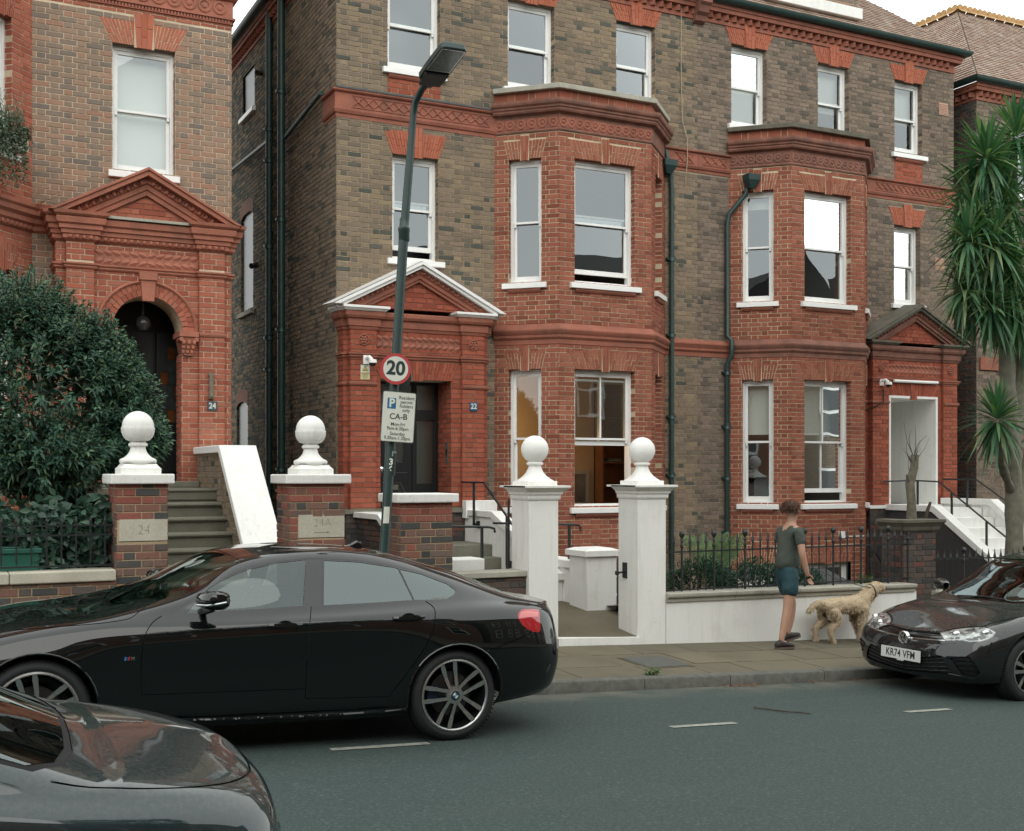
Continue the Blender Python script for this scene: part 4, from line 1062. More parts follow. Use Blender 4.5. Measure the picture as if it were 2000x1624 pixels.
reveal(b24, F4, win[0], win[1], win[2], win[3], M['brick24'], RT)
sash_window(h24, F4, *win, blind=.9, sill_x=.055, sill_h=.10)
b24.lay(frame((3.98, W4), (3.98, W4+6)), -.6, 11.4, M['brick24'], mort=RT, sep=False)
mb = MB(); mb.sweep([(1.353, W4), (3.98, W4), (3.98, W4+1)], [(0, 8.275), (.03, 8.28), (.03, 8.29), (.012, 8.292), (.012, 8.335), (.05, 8.34), (.05, 8.37), (.02, 8.375), (.02, 8.60), (.05, 8.61), (.09, 8.64), (.09, 8.70), (0, 8.71)]); mb.build('upper_band', M['terracotta24'], h24)
mb = MB()
for i in range(60):
    u = 1.40+i*.0435
    if u < 3.96: mb.box(u, u+.024, W4-.034, W4, 8.292, 8.336)
o = mb.build('small_dentils', M['terracotta24'], h24); o['kind'] = 'stuff'
mb = MB()
for i in range(12):
    c = 1.5+i*.21
    mb.lathe([(.092, 0), (.092, .016), (.07, .02), (.058, .006), (.04, .006), (.03, .018), (.001, .022)], (0, 0, 0), 16)
    vs = mb.v[-7*16:]; mb.v[-7*16:] = [(c+x, W4-.018-z, 8.488+y) for x, y, z in vs]
o = mb.build('roundel_frieze', M['terracotta24'], h24, smooth=True); o['kind'] = 'stuff'
# canted bay on the left edge
FC = frame((.60, 15.95), (1.353, W4)); FB = frame((-1.2, 15.95), (.60, 15.95))
cw = [(.27, .70, 6.05, 7.80), (.27, .74, 2.75, 4.55)]
sl = b24.arch(FC, .485, .215, 7.80, .30, .05, RM, n=5, key=.12, mort=RT, jj=.006) + b24.arch(FC, .505, .235, 4.55, .34, .08, RM, n=6, key=.12, mort=RT, jj=.006)
b24.lay(FC, -.6, 11.4, RM, openings=cw, slant=sl, mort=RT)
b24.lay(FB, -.6, 11.4, RM, openings=[(.4, 1.5, 6.05, 7.8), (.4, 1.5, 2.75, 4.55)], mort=RT, sep=False)
for c in cw:
    reveal(b24, FC, *c, RM, RT); sash_window(h24, FC, *c, blind=.95 if c[2] < 4 else None)
    sash_window(h24, FB, .4, 1.5, c[2], c[3])
mb = MB(); mb.sweep([(-1.2, 15.95), (.60, 15.95), (1.353, W4), (1.62, W4)], [(0, 5.10), (.02, 5.105), (.05, 5.13), (.05, 5.18), (.085, 5.21), (.085, 5.27), (.13, 5.31), (.13, 5.37), (.16, 5.40), (.16, 5.45), (0, 5.50)]); mb.build('bay_cornice', M['terracotta24'], h24)
mb = MB(); e0, e1 = Vector((.60, 15.95)), Vector((1.353, W4)); egg_run(mb, (.60+.04, 15.95-.04, 5.155), (1.353, W4-.05, 5.155), (.7, -.7, 0)); mb.build('egg_moulding', M['terracotta24'], h24, smooth=True)
# ---- arched porch
PB = 16.30
def pil(p, q, d=0): return frame((p, PB+d), (q, PB+d))
T24 = 'terracotta24'
b24.lay(frame((1.62, W4), (1.62, PB+.08)), 1.75, 5.0, RM, mort=RT); b24.lay(pil(1.62, 1.74, .08), 1.75, 5.0, RM, mort=RT); b24.lay(frame((1.74, PB+.08), (1.74, PB)), 1.75, 5.0, RM, mort=RT, sep=False)
for (p, q) in ((1.74, 2.08), (3.45, 3.79)):
    b24.lay(pil(p, q), 1.75, 3.80, RM, mort=RT); b24.lay(pil(p, q), 3.86, 4.62, RM, mort=RT); b24.lay(pil(p, q), 4.70, 4.98, RM, mort=RT)
b24.lay(pil(3.79, 3.89, .06), 1.75, 5.0, RM, mort=RT, sep=False)
b24.lay(frame((2.08, PB), (2.08, PB+.05)), 1.75, 4.98, RM, mort=RT, sep=False); b24.lay(frame((3.45, PB+.05), (3.45, PB)), 1.75, 4.98, RM, mort=RT, sep=False)
# arch panel: bricks outside the extrados, opening inside
FA = pil(2.08, 3.45, .05); ac = .69; ri, ro = .455, .665; zsp = 3.86
def circ(r, zlo, n=14): return [(ac+r*math.cos(math.pi*k/n), zsp+r*math.sin(math.pi*k/n)) for k in range(n+1)]
b24.lay(FA, 1.75, 4.62, RM, openings=[(ac-ri, ac+ri, 1.7, zsp)], slant=[circ(ro, zsp)], sheet=False); b24.lay(FA, 4.90, 4.98, RM, sheet=False)
mb = b24.mort.setdefault(RT, MB())
mb.add([fp(FA, 0, 0, 1.75), fp(FA, ac-ri, 0, 1.75), fp(FA, ac-ri, 0, zsp), fp(FA, 0, 0, zsp), fp(FA, ac+ri, 0, 1.75), fp(FA, 1.37, 0, 1.75), fp(FA, 1.37, 0, zsp), fp(FA, ac+ri, 0, zsp)], [(0, 1, 2, 3), (4, 5, 6, 7)])
cp = circ(ri, zsp, 24)
for k in range(24):
    (x0, z0), (x1, z1) = cp[k], cp[k+1]
    mb.add([fp(FA, x0, 0, z0), fp(FA, x1, 0, z1), fp(FA, x1, 0, 4.98), fp(FA, x0, 0, 4.98)], [(0, 1, 2, 3)])
    mb.add([fp(FA, x0, 0.03, z0), fp(FA, x1, 0.03, z1), fp(FA, x1, -.5, z1), fp(FA, x0, -.5, z0)], [(0, 1, 2, 3)])
mb.add([fp(FA, 0, 0, zsp), fp(FA, ac-ri, 0, zsp), fp(FA, ac-ri, 0, 4.98), fp(FA, 0, 0, 4.98), fp(FA, ac+ri, 0, zsp), fp(FA, 1.37, 0, zsp), fp(FA, 1.37, 0, 4.98), fp(FA, ac+ri, 0, 4.98)], [(0, 1, 2, 3), (4, 5, 6, 7)])
for (rr0, rr1, nn, pr) in ((ri, ri+.085, 22, .03), (ri+.085, ri+.17, 26, .018)):
    for k in range(nn):
        t0, t1 = math.pi*(k+.06)/nn, math.pi*(k+.94)/nn
        q = [[ac+rr1*math.cos(t0), zsp+rr1*math.sin(t0)], [ac+rr1*math.cos(t1), zsp+rr1*math.sin(t1)], [ac+rr0*math.cos(t1)*1.005, zsp+rr0*math.sin(t1)*1.005], [ac+rr0*math.cos(t0)*1.005, zsp+rr0*math.sin(t0)*1.005]]
        b24.quad(FA, q, RM, pr, False)
mb = MB(); rr = ri+.17
for k in range(28):
    t0, t1 = math.pi*k/28, math.pi*(k+1)/28; V = []
    for t in (t0, t1):
        for (r, d) in ((rr, .0), (rr, .03), (rr+.02, .045), (rr+.04, .03), (rr+.045, 0)): V.append(fp(FA, ac+r*math.cos(t), d, zsp+r*math.sin(t)))
    mb.add(V, [(i, i+5, i+6, i+1) for i in range(4)])
mb.build('hood_mould', M[T24], h24, smooth=True)
mb = MB(); mb.prism([(ac-.075, 4.24), (ac+.075, 4.24), (ac+.105, 4.60), (ac-.105, 4.60)], lambda p: fp(FA, p[0], .075, p[1]), lambda p: fp(FA, p[0], 0, p[1])); mb.prism([(ac-.115, 4.52), (ac+.115, 4.52), (ac+.12, 4.62), (ac-.12, 4.62)], lambda p: fp(FA, p[0], .095, p[1]), lambda p: fp(FA, p[0], 0, p[1])); mb.build('keystone', M[T24], h24, bevel=.006)
for sg in (-1, 1):   # carved capitals under the springing
    mb = MB(); c = ac+sg*(ri+.075)
    mb.fbox(FA, c-.13, c+.13, -.35, .12, 3.79, 3.86)
    mb.add([fp(FA, c-.105, .10, 3.78), fp(FA, c+.105, .10, 3.78), fp(FA, c+.105, -.3, 3.78), fp(FA, c-.105, -.3, 3.78), fp(FA, c-.055, .05, 3.56), fp(FA, c+.055, .05, 3.56), fp(FA, c+.055, -.3, 3.56), fp(FA, c-.055, -.3, 3.56)], [(0, 1, 5, 4), (1, 2, 6, 5), (2, 3, 7, 6), (3, 0, 4, 7)])
    for k in range(3):
        for j in range(3):
            p = fp(FA, c-.07+.07*k*(.8+.1*j), .06+.02*j, 3.60+.06*j)
            mb.lathe([(.001, -.045), (.022, -.03), (.026, 0), (.012, .025), (.001, .03)], p, 8)
    mb.tube([fp(FA, c-.10, .115, 3.755), fp(FA, c-.10, -.1, 3.755)], .032, 8); mb.tube([fp(FA, c+.10, .115, 3.755), fp(FA, c+.10, -.1, 3.755)], .032, 8)
    mb.fbox(FA, c-.065, c+.065, -.3, .06, 3.54, 3.57)
    mb.build('capital', M[T24], h24, smooth=True, sharp=45)
p24 = [(1.62, W4), (1.62, PB+.08), (1.74, PB+.08), (1.74, PB), (2.08, PB), (2.08, PB+.05), (3.45, PB+.05), (3.45, PB), (3.79, PB), (3.79, PB+.06), (3.89, PB+.06), (3.89, W4)]
mb = MB(); mb.sweep(p24, [(0, 4.61), (.02, 4.615), (.035, 4.635), (.03, 4.65), (.05, 4.67), (.05, 4.69), (0, 4.70)]); mb.build('moulding', M[T24], h24)
pr_ = [(0, 3.80), (.02, 3.805), (.03, 3.83), (.03, 3.85), (0, 3.86)]
mb = MB(); mb.sweep(p24[7:10], pr_); mb.build('impost_moulding', M[T24], h24)
leaf_band(h24, FA, .01, 1.36, 4.80, M[T24], .19, rev=True, n=12)
mb = MB(); mb.add([fp(FA, 0, .002, 4.70), fp(FA, 1.37, .002, 4.70), fp(FA, 1.37, .002, 4.9), fp(FA, 0, .002, 4.9)], [(0, 1, 2, 3)]); mb.build('frieze_back', M[T24], h24)
mb = MB(); mb.sweep(p24, [(0, 4.97), (.02, 4.975), (.05, 5.0), (.05, 5.05), (.07, 5.06), (.075, 5.11), (.10, 5.12), (.10, 5.17), (.13, 5.19), (.14, 5.25), (.13, 5.27), (0, 5.28)]); mb.build('entablature', M[T24], h24)
mb = MB()
for i in (4, 5, 6, 7):
    pass
for (p, q) in (((1.74, PB), (2.08, PB)), ((2.10, PB+.05), (3.43, PB+.05)), ((3.45, PB), (3.79, PB))):
    egg_run(mb, (p[0], p[1]-.05, 5.02), (q[0], q[1]-.05, 5.02), (0, -1, 0), r=.028, step=.08)
mb.build('egg_moulding', M[T24], h24, smooth=True)
ax, az_, zb, e = 2.75, 6.00, 5.30, 1.30
mb = MB(); pr = [(0, 5.27), (.14, 5.275), (.17, 5.30), (.18, 5.34), (0, 5.36)]
mb.sweep(p24[:6], pr); mb.build('cornice_end', M[T24], h24); mb = MB(); mb.sweep(p24[6:], pr); mb.build('cornice_end', M[T24], h24)
tn = (az_-zb)/e; sl_ = math.atan(tn)
def rake24(mb, o0, o1, b0, b1):
    for sg in (-1, 1):
        d0, d1 = o0/math.cos(sl_), o1/math.cos(sl_)
        mb.az([(ax, az_-d0), (ax, az_-d1), (ax+sg*(az_-d1-zb-.03)/tn, zb+.03), (ax+sg*(az_-d0-zb-.03)/tn, zb+.03)], b0, b1)
mb = MB(); rake24(mb, 0, .035, PB-.19, W4); rake24(mb, .035, .095, PB-.165, W4); rake24(mb, .095, .165, PB-.06, W4); rake24(mb, .165, .235, PB-.03, W4); rake24(mb, .235, .30, PB-.005, W4)
mb.az([(ax-1.1, zb+.03), (ax+1.1, zb+.03), (ax, zb+.03+1.1*tn)], PB+.045, W4)
mb.build('pediment', M[T24], h24, bevel=.004)
mb = MB(); o = .132/math.cos(sl_)
for sg in (-1, 1): egg_run(mb, (ax+sg*.04, PB-.062, az_-o-.04*tn), (ax+sg*(az_-o-zb-.06)/tn, PB-.062, zb+.06), (0, -1, 0), r=.03, step=.095)
mb.build('egg_moulding', M[T24], h24, smooth=True)
ft = frame((ax-1.1, PB+.045), (ax+1.1, PB+.045)); dz = .31/math.cos(sl_); hw = (az_-dz-zb-.03)/tn
b24.lay(ft, zb+.03, az_-dz-.03, RM, slant=[[(-.2, zb), (1.1-hw, zb), (1.1, az_-dz), (-.2, az_-dz)], [(1.1+hw, zb), (2.4, zb), (2.4, az_-dz), (1.1, az_-dz)]], u1=2.2, sep=True)
mb = MB(); mb.box(2.10, 3.44, PB-.12, PB+.05, 5.285, 5.32); mb.build('pediment_ledge', M['concrete'], h24)
# dark lobby with part glazed doors
mb = MB(); x0, x1 = 2.08+ac-ri, 2.08+ac+ri
mb.box(1.9, 1.95, PB+.35, 17.4, 1.7, 4.6); mb.box(3.6, 3.65, PB+.35, 17.4, 1.7, 4.6); mb.box(1.9, 3.65, PB+.35, 17.4, 4.55, 4.6); mb.box(1.9, 3.65, 17.36, 17.4, 1.7, 4.6); mb.box(1.9, x0, PB+.35, PB+.4, 1.7, 4.6); mb.box(x1, 3.65, PB+.35, PB+.4, 1.7, 4.6)
mb.build('lobby', M['blackplas'], h24)
b24.lay(frame((x1, PB+.4), (x1, PB+.05)), 1.75, zsp-.3, RM, mort=RT, sep=False); b24.lay(frame((x0, PB+.05), (x0, PB+.4)), 1.75, zsp-.3, RM, mort=RT, sep=False)
d4 = empty('front_door', (0, 0, 0)); d4.parent = h24
for (p, q) in ((2.60, 3.02), (3.05, 3.46)):
    mb = MB(); mb.box(p, q, 17.28, 17.33, 1.84, 3.95); mb.box(p+.05, q-.05, 17.26, 17.28, 1.95, 2.3); mb.box(p+.05, q-.05, 17.26, 17.28, 2.36, 2.55); mb.build('door_leaf', M['door'], d4, bevel=.008)
    for i in range(3):
        for j in range(6):
            w_ = (q-p-.12)/3; g = MB(); g.box(p+.06+w_*i+.004, p+.06+w_*(i+1)-.004, 17.272, 17.277, 2.66+.18*j+.004, 2.66+.18*(j+1)-.004)
            amb = (i+j*2) % 5 == 1 and p > 3
            mt = M.setdefault('leaded%d' % amb, plain('amber_pane' if amb else 'leaded_pane', (.16, .05, .015) if amb else (.05, .055, .05), .12, .2, 8))
            g.build('leaded_pane', mt, d4)
mb = MB(); mb.lathe([(.001, -.11), (.06, -.1), (.1, -.05), (.105, 0), (.09, .06), (.05, .1), (.02, .11), (.01, .5)], (2.78, 16.75, 4.0), 14); mb.build('hanging_lantern', plain('dim_lantern', (.05, .05, .048), .2), h24, smooth=True)
mb = MB(); mb.box(2.1, 3.42, 15.1, 17.3, 1.6, 1.75); mb.box(2.15, 3.40, 16.05, 16.5, 1.75, 1.83); mb.build('landing', M['step'], h24, bevel=.01)
# wall light
mb = MB(); mb.lathe([(.001, 0), (.032, .005), (.032, .30), (.001, .305)], (3.60, PB-.05, 2.98), 10); mb.box(3.565, 3.635, PB-.06, PB, 2.96, 2.99); mb.box(3.565, 3.635, PB-.06, PB, 3.27, 3.31); mb.build('wall_light', plain('brass_light', (.16, .14, .10), .45, .2, 12), h24)
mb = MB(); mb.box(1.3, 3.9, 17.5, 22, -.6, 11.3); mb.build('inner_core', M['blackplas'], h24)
rooms(h24, 1.5, 3.9, [(5.5, 8.6, M['ceiling'])], None, 16.95, 17.45)
rooms(h24, -1.2, 1.4, [(2.0, 5.0, M['ceiling']), (5.5, 8.6, M['ceiling'])], None, 16.75, 19)
b24.finish(h24, 300, hide=lambda X, Y: (Y > 520 and X < 300) or X < 5)
mb = MB(); mb.add([(-4, 15.5, 11.4), (4.2, 15.5, 11.4), (4.2, 24, 11.4), (-4, 24, 11.4)], [(0, 1, 2, 3)]); mb.build('roof', M['lead'], h24)

# ------------------------------------------------------------------ house 18, beyond the palm
h18 = empty('end_house', (0, 0, 0), 'brick house with hipped clay tile roof partly hidden by the cordyline', 'house')
b18 = Bricks(); dzz = -.42
F8 = frame((18.88, WF), (27, WF)); F8s = frame((18.88, WF+6), (18.88, WF))
w8 = [(1.0, 1.85, 5.2+dzz, 6.75+dzz), (1.0, 1.85, 8.0+dzz, 9.5+dzz), (3.0, 4.2, 5.0+dzz, 6.9+dzz), (3.0, 3.8, 8.0+dzz, 9.5+dzz)]
b18.lay(F8, -1.4, 9.84+dzz, M['brick20'], openings=w8, mort=M['mortar20']); b18.lay(F8s, -1.4, 9.84+dzz, M['brickdark'], mort=M['mortar20'])
for w in w8: sash_window(h18, F8, *w, blind=.5); reveal(b18, F8, *w, M['brick20'], M['mortar20'])
mb = MB(); mb.fbox(frame((19.2, WF), (27, WF)), -.25, 8, 0, .05, 4.0, 4.25); mb.build('string_band', M['terracotta'], h18)
eaves(h18, [(18.88, WF+5), (18.88, WF), (27, WF)], 9.80+dzz); gutter(h18, [(18.88, WF+6), (18.88, WF), (27, WF)], 10.20+dzz, .085)
z0, z1 = EZ+dzz, 12.45
tiled_slope(h18, (18.72, WF-.16, z0), (27.5, WF-.16, z0), (21.2, WF+2.6, z1), (27.5, WF+2.6, z1))
tiled_slope(h18, (18.72, WF+8, z0), (18.72, WF-.16, z0), (21.2, WF+8, z1), (21.2, WF+2.6, z1))
ridge_run(h18, (21.2, WF+2.6, z1+.02), (27.5, WF+2.6, z1+.02)); ridge_run(h18, (21.2, WF+2.6, z1+.02), (21.2, WF+7.4, z1+.02))
b18.finish(h18, 200, hide=lambda X, Y: Y > 900)
rooms(h18, 19, 26, [(4.2, 6.9, M['ceiling']), (7.2, 9.3, M['ceiling'])], None)

# ------------------------------------------------------------------ the other side of the street (seen in the glass and paintwork)
def brick_tex(name, c1, c2, mo):
    m, n, p = _nt(name); bt = N(n, 'TexBrick'); tc = N(n, 'TexCoord')
    mp = N(n, 'Mapping'); mp.inputs['Rotation'].default_value = (R(90), 0, 0); n.links.new(pos(n), mp.inputs[0]); n.links.new(mp.outputs[0], bt.inputs[0])
    bt.inputs['Color1'].default_value = (*c1, 1); bt.inputs['Color2'].default_value = (*c2, 1); bt.inputs['Mortar'].default_value = (*mo, 1)
    bt.inputs['Scale'].default_value = 1; bt.inputs['Brick Width'].default_value = .225; bt.inputs['Row Height'].default_value = .075; bt.inputs['Mortar Size'].default_value = .006
    n.links.new(bt.outputs[0], p.inputs['Base Color']); p.inputs['Roughness'].default_value = .9; return m
M['fbrick'] = brick_tex('far_red_brick', (.26, .10, .055), (.19, .08, .05), (.33, .26, .18))
M['fbrick2'] = brick_tex('far_brown_brick', (.16, .12, .085), (.11, .085, .065), (.26, .21, .15))
M['slate'] = plain('roof_slate', (.045, .047, .047), .7, .3, 12, fine=40, bmp=.3)
def opp(a0, a1, eav, rid, mat, label, gable=False, wins=3):
    h = empty('opposite_house', ((a0+a1)/2, -5.2, 0), label, 'house', 'houses across the street'); zb = -2.5
    L = (a1-a0)/2
    mb = MB(); mb.box(-L, L, -7, 1.0, zb, eav); mb.build('wall', M[mat], h)
    mb = MB()
    if gable:
        mb.add([(-L-.3, 1.2, eav), (L+.3, 1.2, eav), (0, 1.2, rid), (-L-.3, -7, eav), (L+.3, -7, eav), (0, -7, rid)], [(0, 1, 2), (3, 5, 4), (0, 2, 5, 3), (1, 4, 5, 2)])
    else:
        mb.add([(-L, 1.3, eav), (L, 1.3, eav), (L, -3, rid), (-L, -3, rid), (-L, -7.3, eav), (L, -7.3, eav)], [(0, 1, 2, 3), (3, 2, 5, 4), (0, 3, 4), (1, 5, 2)])
        mb.box(-L+.5, -L+1.6, -3.5, -2.6, rid-.6, rid+1.1); 
    mb.build('roof', M['slate'], h)
    n = wins; step = 2*L/n; ze = zroad((a0+a1)/2)
    for i in range(n):
        for z0 in (ze+1.4, ze+4.6):
            if z0+1.9 > eav: continue
            c = -L+step*(i+.5)
            w = MB(); w.box(c-.6, c+.6, 1.0, 1.06, z0, z0+1.9); wo_ = w.build('window', M['white'], h)
            w = MB(); w.box(c-.5, c+.5, 1.06, 1.075, z0+.1, z0+.9); w.box(c-.5, c+.5, 1.06, 1.075, z0+1.0, z0+1.8); w.build('pane', M.setdefault('dkglass', plain('dark_reflecting_glass', (.02, .025, .025), .06, .05)), wo_)
opp(-26, -13, 8.6, 11.4, 'fbrick2', 'brown brick house across the street at the uphill end')
opp(-12.5, -1.5, 8.2, 10.6, 'fbrick', 'red brick house across the street behind the small grey car')
opp(-1, 10.5, 7.6, 9.9, 'fbrick', 'red brick house across the street beside the street tree', wins=4)
opp(11.5, 26.5, 7.9, 10.7, 'fbrick2', 'brown brick house whose roof line shows in the first floor bay glass', wins=5)
opp(28.2, 34.2, 7.0, 11.4, 'fbrick2', 'steep gabled house mirrored as a peak in the far bay windows', gable=True, wins=2)
opp(36.5, 48, 7.0, 9.6, 'fbrick', 'red brick house across the street at the downhill end')
# ------------------------------------------------------------------ front gardens
WBK = WB
gr = MB()
na = 40
for i in range(na+1):
    a = -10+(34-(-10))*i/na
    for b in (WB+.1, 12.6, 16.9): gr.v.append((a, b, zpave(a, WB)-.12 if b < 12 else zpave(a, WB)-.2))
for i in range(na):
    for j in range(2): gr.f.append((i*3+j, i*3+3+j, i*3+4+j, i*3+1+j)); gr.m.append(0)
o = gr.build('garden_ground', M['soil']); o['kind'] = 'structure'
# ---- number 24: low wall, railing, piers
def brick_box(parent, a0, a1, b0, b1, z0, z1, mat, mort, bk=None, shift=0, mats=None, sides='fl', nsep=300):
    k = bk or Bricks()
    if 'f' in sides: k.lay(frame((a0, b0), (a1, b0)), z0, z1, mat, mort=mort, shift=shift, mats=mats)
    if 'l' in sides: k.lay(frame((a0, b1), (a0, b0)), z0, z1, mat, mort=mort, shift=shift+.1, mats=mats)
    if 'r' in sides: k.lay(frame((a1, b0), (a1, b1)), z0, z1, mat, mort=mort, mats=mats)
    if 'b' in sides: k.lay(frame((a1, b1), (a0, b1)), z0, z1, mat, mort=mort, mats=mats)
    if bk is None: k.finish(parent, nsep)
    return k
PM, PT = M['brickpier'], M['mortarpier']
gw = empty('garden_wall', (0, 0, 0), 'low brick garden wall with stone coping under the hedge', 'wall')
brick_box(gw, -7, 1.665, WB, WB+.23, -.2, .935, PM, PT, sides='f')
for i in range(8):
    mb = MB(); x1_ = 1.66-i*.92; mb.box(x1_-.915, x1_, WB-.04, WB+.28, .94, 1.045); mb.build('coping_stone', M['stone'], gw, bevel=.012)
rl = empty('iron_railing', (0, 0, 0), 'low black iron railing in front of the dark green hedge', 'railing')
def rail_bar(parent, p0, p1, t, name='rail'):
    mb = MB(); mb.tube([p0, p1], t, 4); return mb.build(name, M['black'], parent)
for z in (1.10, 1.385, 1.475): rail_bar(rl, (-3, 11.62, z), (1.66, 11.62, z-.02), .012 if z < 1.47 else .01)
for i in range(34):
    x = 1.58-i*.128
    mb = MB(); mb.tube([(x, 11.62, 1.10), (x, 11.62, 1.50)], .011, 4); mb.tube([(x, 11.62, 1.50), (x, 11.62, 1.545)], .016, 4, r2=.003); mb.build('baluster', M['black'], rl)
fin_prof_fluted = None
def finial(parent, c, z, kind):
    """stone ball on a moulded base; kind 'cup' has a fluted lower half"""
    x, y = c
    mb = MB()
    if kind == 'cup':
        mb.add([(x+sx*w, y+sy*w, z+h) for (w, h) in ((.185, 0), (.185, .055), (.175, .06), (.155, .085), (.15, .095)) for (sx, sy) in ((-1, -1), (1, -1), (1, 1), (-1, 1))],
               [(i*4+k, i*4+(k+1) % 4, i*4+4+(k+1) % 4, i*4+4+k) for i in range(4) for k in range(4)])
        mb.lathe([(.15, .092), (.165, .10), (.172, .115), (.172, .13), (.16, .145), (.135, .155), (.12, .165), (.10, .185), (.082, .21), (.073, .235), (.07, .255), (.072, .262), (.088, .27), (.09, .285), (.08, .298), (.07, .305), (.07, .315)], (x, y, z), 32)
        # fluted cup
        seg = 56; vs = []; prof = [(.07, .312), (.11, .325), (.138, .36), (.152, .40), (.156, .43)]
        for (r, h) in prof:
            for k in range(seg):
                t = 2*math.pi*k/seg; rr = r*(1+(.02 if k % 4 in (0, 1) else -.02)*(0 if h > .42 else 1)); vs.append((x+rr*math.cos(t), y+rr*math.sin(t), z+h))
        mb.add(vs, [(i*seg+k, i*seg+(k+1) % seg, (i+1)*seg+(k+1) % seg, (i+1)*seg+k) for i in range(4) for k in range(seg)])
        cz, r = .455, .148
        prof = [(.156, .43), (.156, .447)] + [(r*math.cos(t), cz+r*math.sin(t)) for t in [R(-3)+R(93)*k/14 for k in range(15)]]
        prof[-1] = (.001, prof[-1][1]); mb.lathe(prof, (x, y, z), 40)
    else:
        mb.add([(x+sx*w, y+sy*w, z+h) for (w, h) in ((.185, 0), (.185, .045), (.182, .05)) for (sx, sy) in ((-1, -1), (1, -1), (1, 1), (-1, 1))],
               [(i*4+k, i*4+(k+1) % 4, i*4+4+(k+1) % 4, i*4+4+k) for i in range(2) for k in range(4)])
        vs = []; fs = []; seg = 8   # octagonal flared foot blending into a round neck
        prof = [(.182, .05), (.15, .075), (.115, .11), (.09, .15), (.075, .19), (.07, .22)]
        for i, (w, h) in enumerate(prof):
            f = i/5
            for k in range(16):
                t = 2*math.pi*(k+.5)/16; cx, sy = math.cos(t), math.sin(t); q = w/max(abs(cx), abs(sy)); rr = q*(1-f)+w*f
                rr = min(rr, q)
                vs.append((x+rr*cx, y+rr*sy, z+h))
        mb.add(vs, [(i*16+k, i*16+(k+1) % 16, (i+1)*16+(k+1) % 16, (i+1)*16+k) for i in range(5) for k in range(16)])
        mb.lathe([(.07, .215), (.072, .225), (.092, .232), (.097, .245), (.092, .258), (.075, .264), (.07, .27)], (x, y, z), 28)
        cz, r = .405, .155
        prof = [(max(.001, r*math.cos(t)), cz+r*math.sin(t)) for t in [R(-66)+R(156)*k/20 for k in range(21)]]; mb.lathe(prof, (x, y, z), 40)
    mb.build('ball_finial', M['whitemas'], parent, smooth=True, sharp=50)
def pier(name, label, a0, a1, z1, slab, ball=None, stone=None, b0=WB, dep=.47, cap=(.06, .095), redtop=2):
    p = empty(name, (0, 0, 0), label, 'gate pier')
    bk = Bricks(); st = [(0, 99, stone[0], stone[1])] if stone else []
    ff = frame((a0, b0), (a1, b0))
    mt = lambda z, u, m: (M['brickpiered'] if (z > z1-.01-redtop*BH and random.random() < .85) or random.random() < .12 else m)
    bk.lay(ff, -.25, z1, PM, openings=[(stone[2]-a0, 9, stone[0], stone[1])] if stone else [], mort=PT, mats=mt)
    bk.lay(frame((a0, b0+dep), (a0, b0)), -.25, z1, PM, mort=PT, mats=mt); bk.lay(frame((a1, b0), (a1, b0+dep)), -.25, z1, PM, mort=PT, sep=False)
    bk.lay(frame((a1, b0+dep), (a0, b0+dep)), -.25, z1, PM, mort=PT, sep=False)
    bk.finish(p, 300)
    mb = MB(); mb.box(a0-cap[0], a1+cap[0], b0-cap[0], b0+dep+cap[0], z1, z1+cap[1]); mb.build('cap_slab', M['whitemas'], p, bevel=.012)
    if ball: finial(p, ((a0+a1)/2, b0+dep/2), z1+cap[1], ball)
    if stone:
        mb = MB(); mb.box(stone[2], a1+.003, b0-.006, b0+.1, stone[0]+.006, stone[1]-.004); mb.build('name_stone', M['stone'], p, bevel=.004)
    return p
p24a = pier('gate_pier', 'brick gate pier with fluted white ball and stone carved 24', 1.67, 2.13, 1.84, None, 'cup', (1.295, 1.515, 1.69))
p24b = pier('gate_pier', 'brick gate pier with fluted white ball and stone carved 24A', 3.33, 3.89, 1.835, None, 'cup', (1.285, 1.53, 3.41))
p22 = pier('gate_pier', 'short brick pier with plain white slab cap behind the lamp column', 4.51, 5.09, 1.63, None, None, None, redtop=3)
# white painted pillars of number 22
def white_pillar(label, a0, a1, b0=WB, dep=.43):
    p = empty('gate_pillar', (0, 0, 0), label, 'gate pillar', 'white ball topped pillars at number 22')
    mb = MB(); mb.box(a0, a1, b0, b0+dep, -.3, 1.665); mb.build('shaft', M['whitemas'], p, bevel=.01)
    mb = MB(); path = [(a0, b0+dep), (a0, b0), (a1, b0), (a1, b0+dep), (a0, b0+dep)]
    mb.sweep([(a0, b0+dep), (a0, b0), (a1, b0), (a1, b0+dep)], [(-.1, 1.64), (.012, 1.645), (.02, 1.665), (.02, 1.70), (.035, 1.705), (.04, 1.73), (.07, 1.755), (.095, 1.775), (.10, 1.78), (.10, 1.80), (-.1, 1.805)], cap=False)
    mb.box(a0-.1, a1+.1, b0-.095, b0+dep+.1, 1.782, 1.803)
    mb.build('capital', M['whitemas'], p)
    finial(p, ((a0+a1)/2, b0+dep/2), 1.803, 'plain'); 
    return p
pl1 = white_pillar('white rendered gate pillar with ball, beside the black car boot', 6.02, 6.39)
pl2 = white_pillar('white rendered gate pillar with ball, at the end of the railings', 7.44, 7.83)
for (p_, x, b_, z) in ((pl1, 6.02, 11.72, .72), (pl2, 7.44, 11.80, .80)):
    mb = MB(); mb.box(x-.012, x+.0, b_-.07, b_+.02, z-.09, z+.09); mb.tube([(x-.01, b_-.02, z-.02), (x-.10, b_-.02, z-.03)], .012, 8); mb.lathe([(.001, -.03), (.025, -.02), (.025, .02), (.001, .03)], (x-.11, b_-.02, z-.03), 8); mb.build('gate_latch', M['black'], p_)
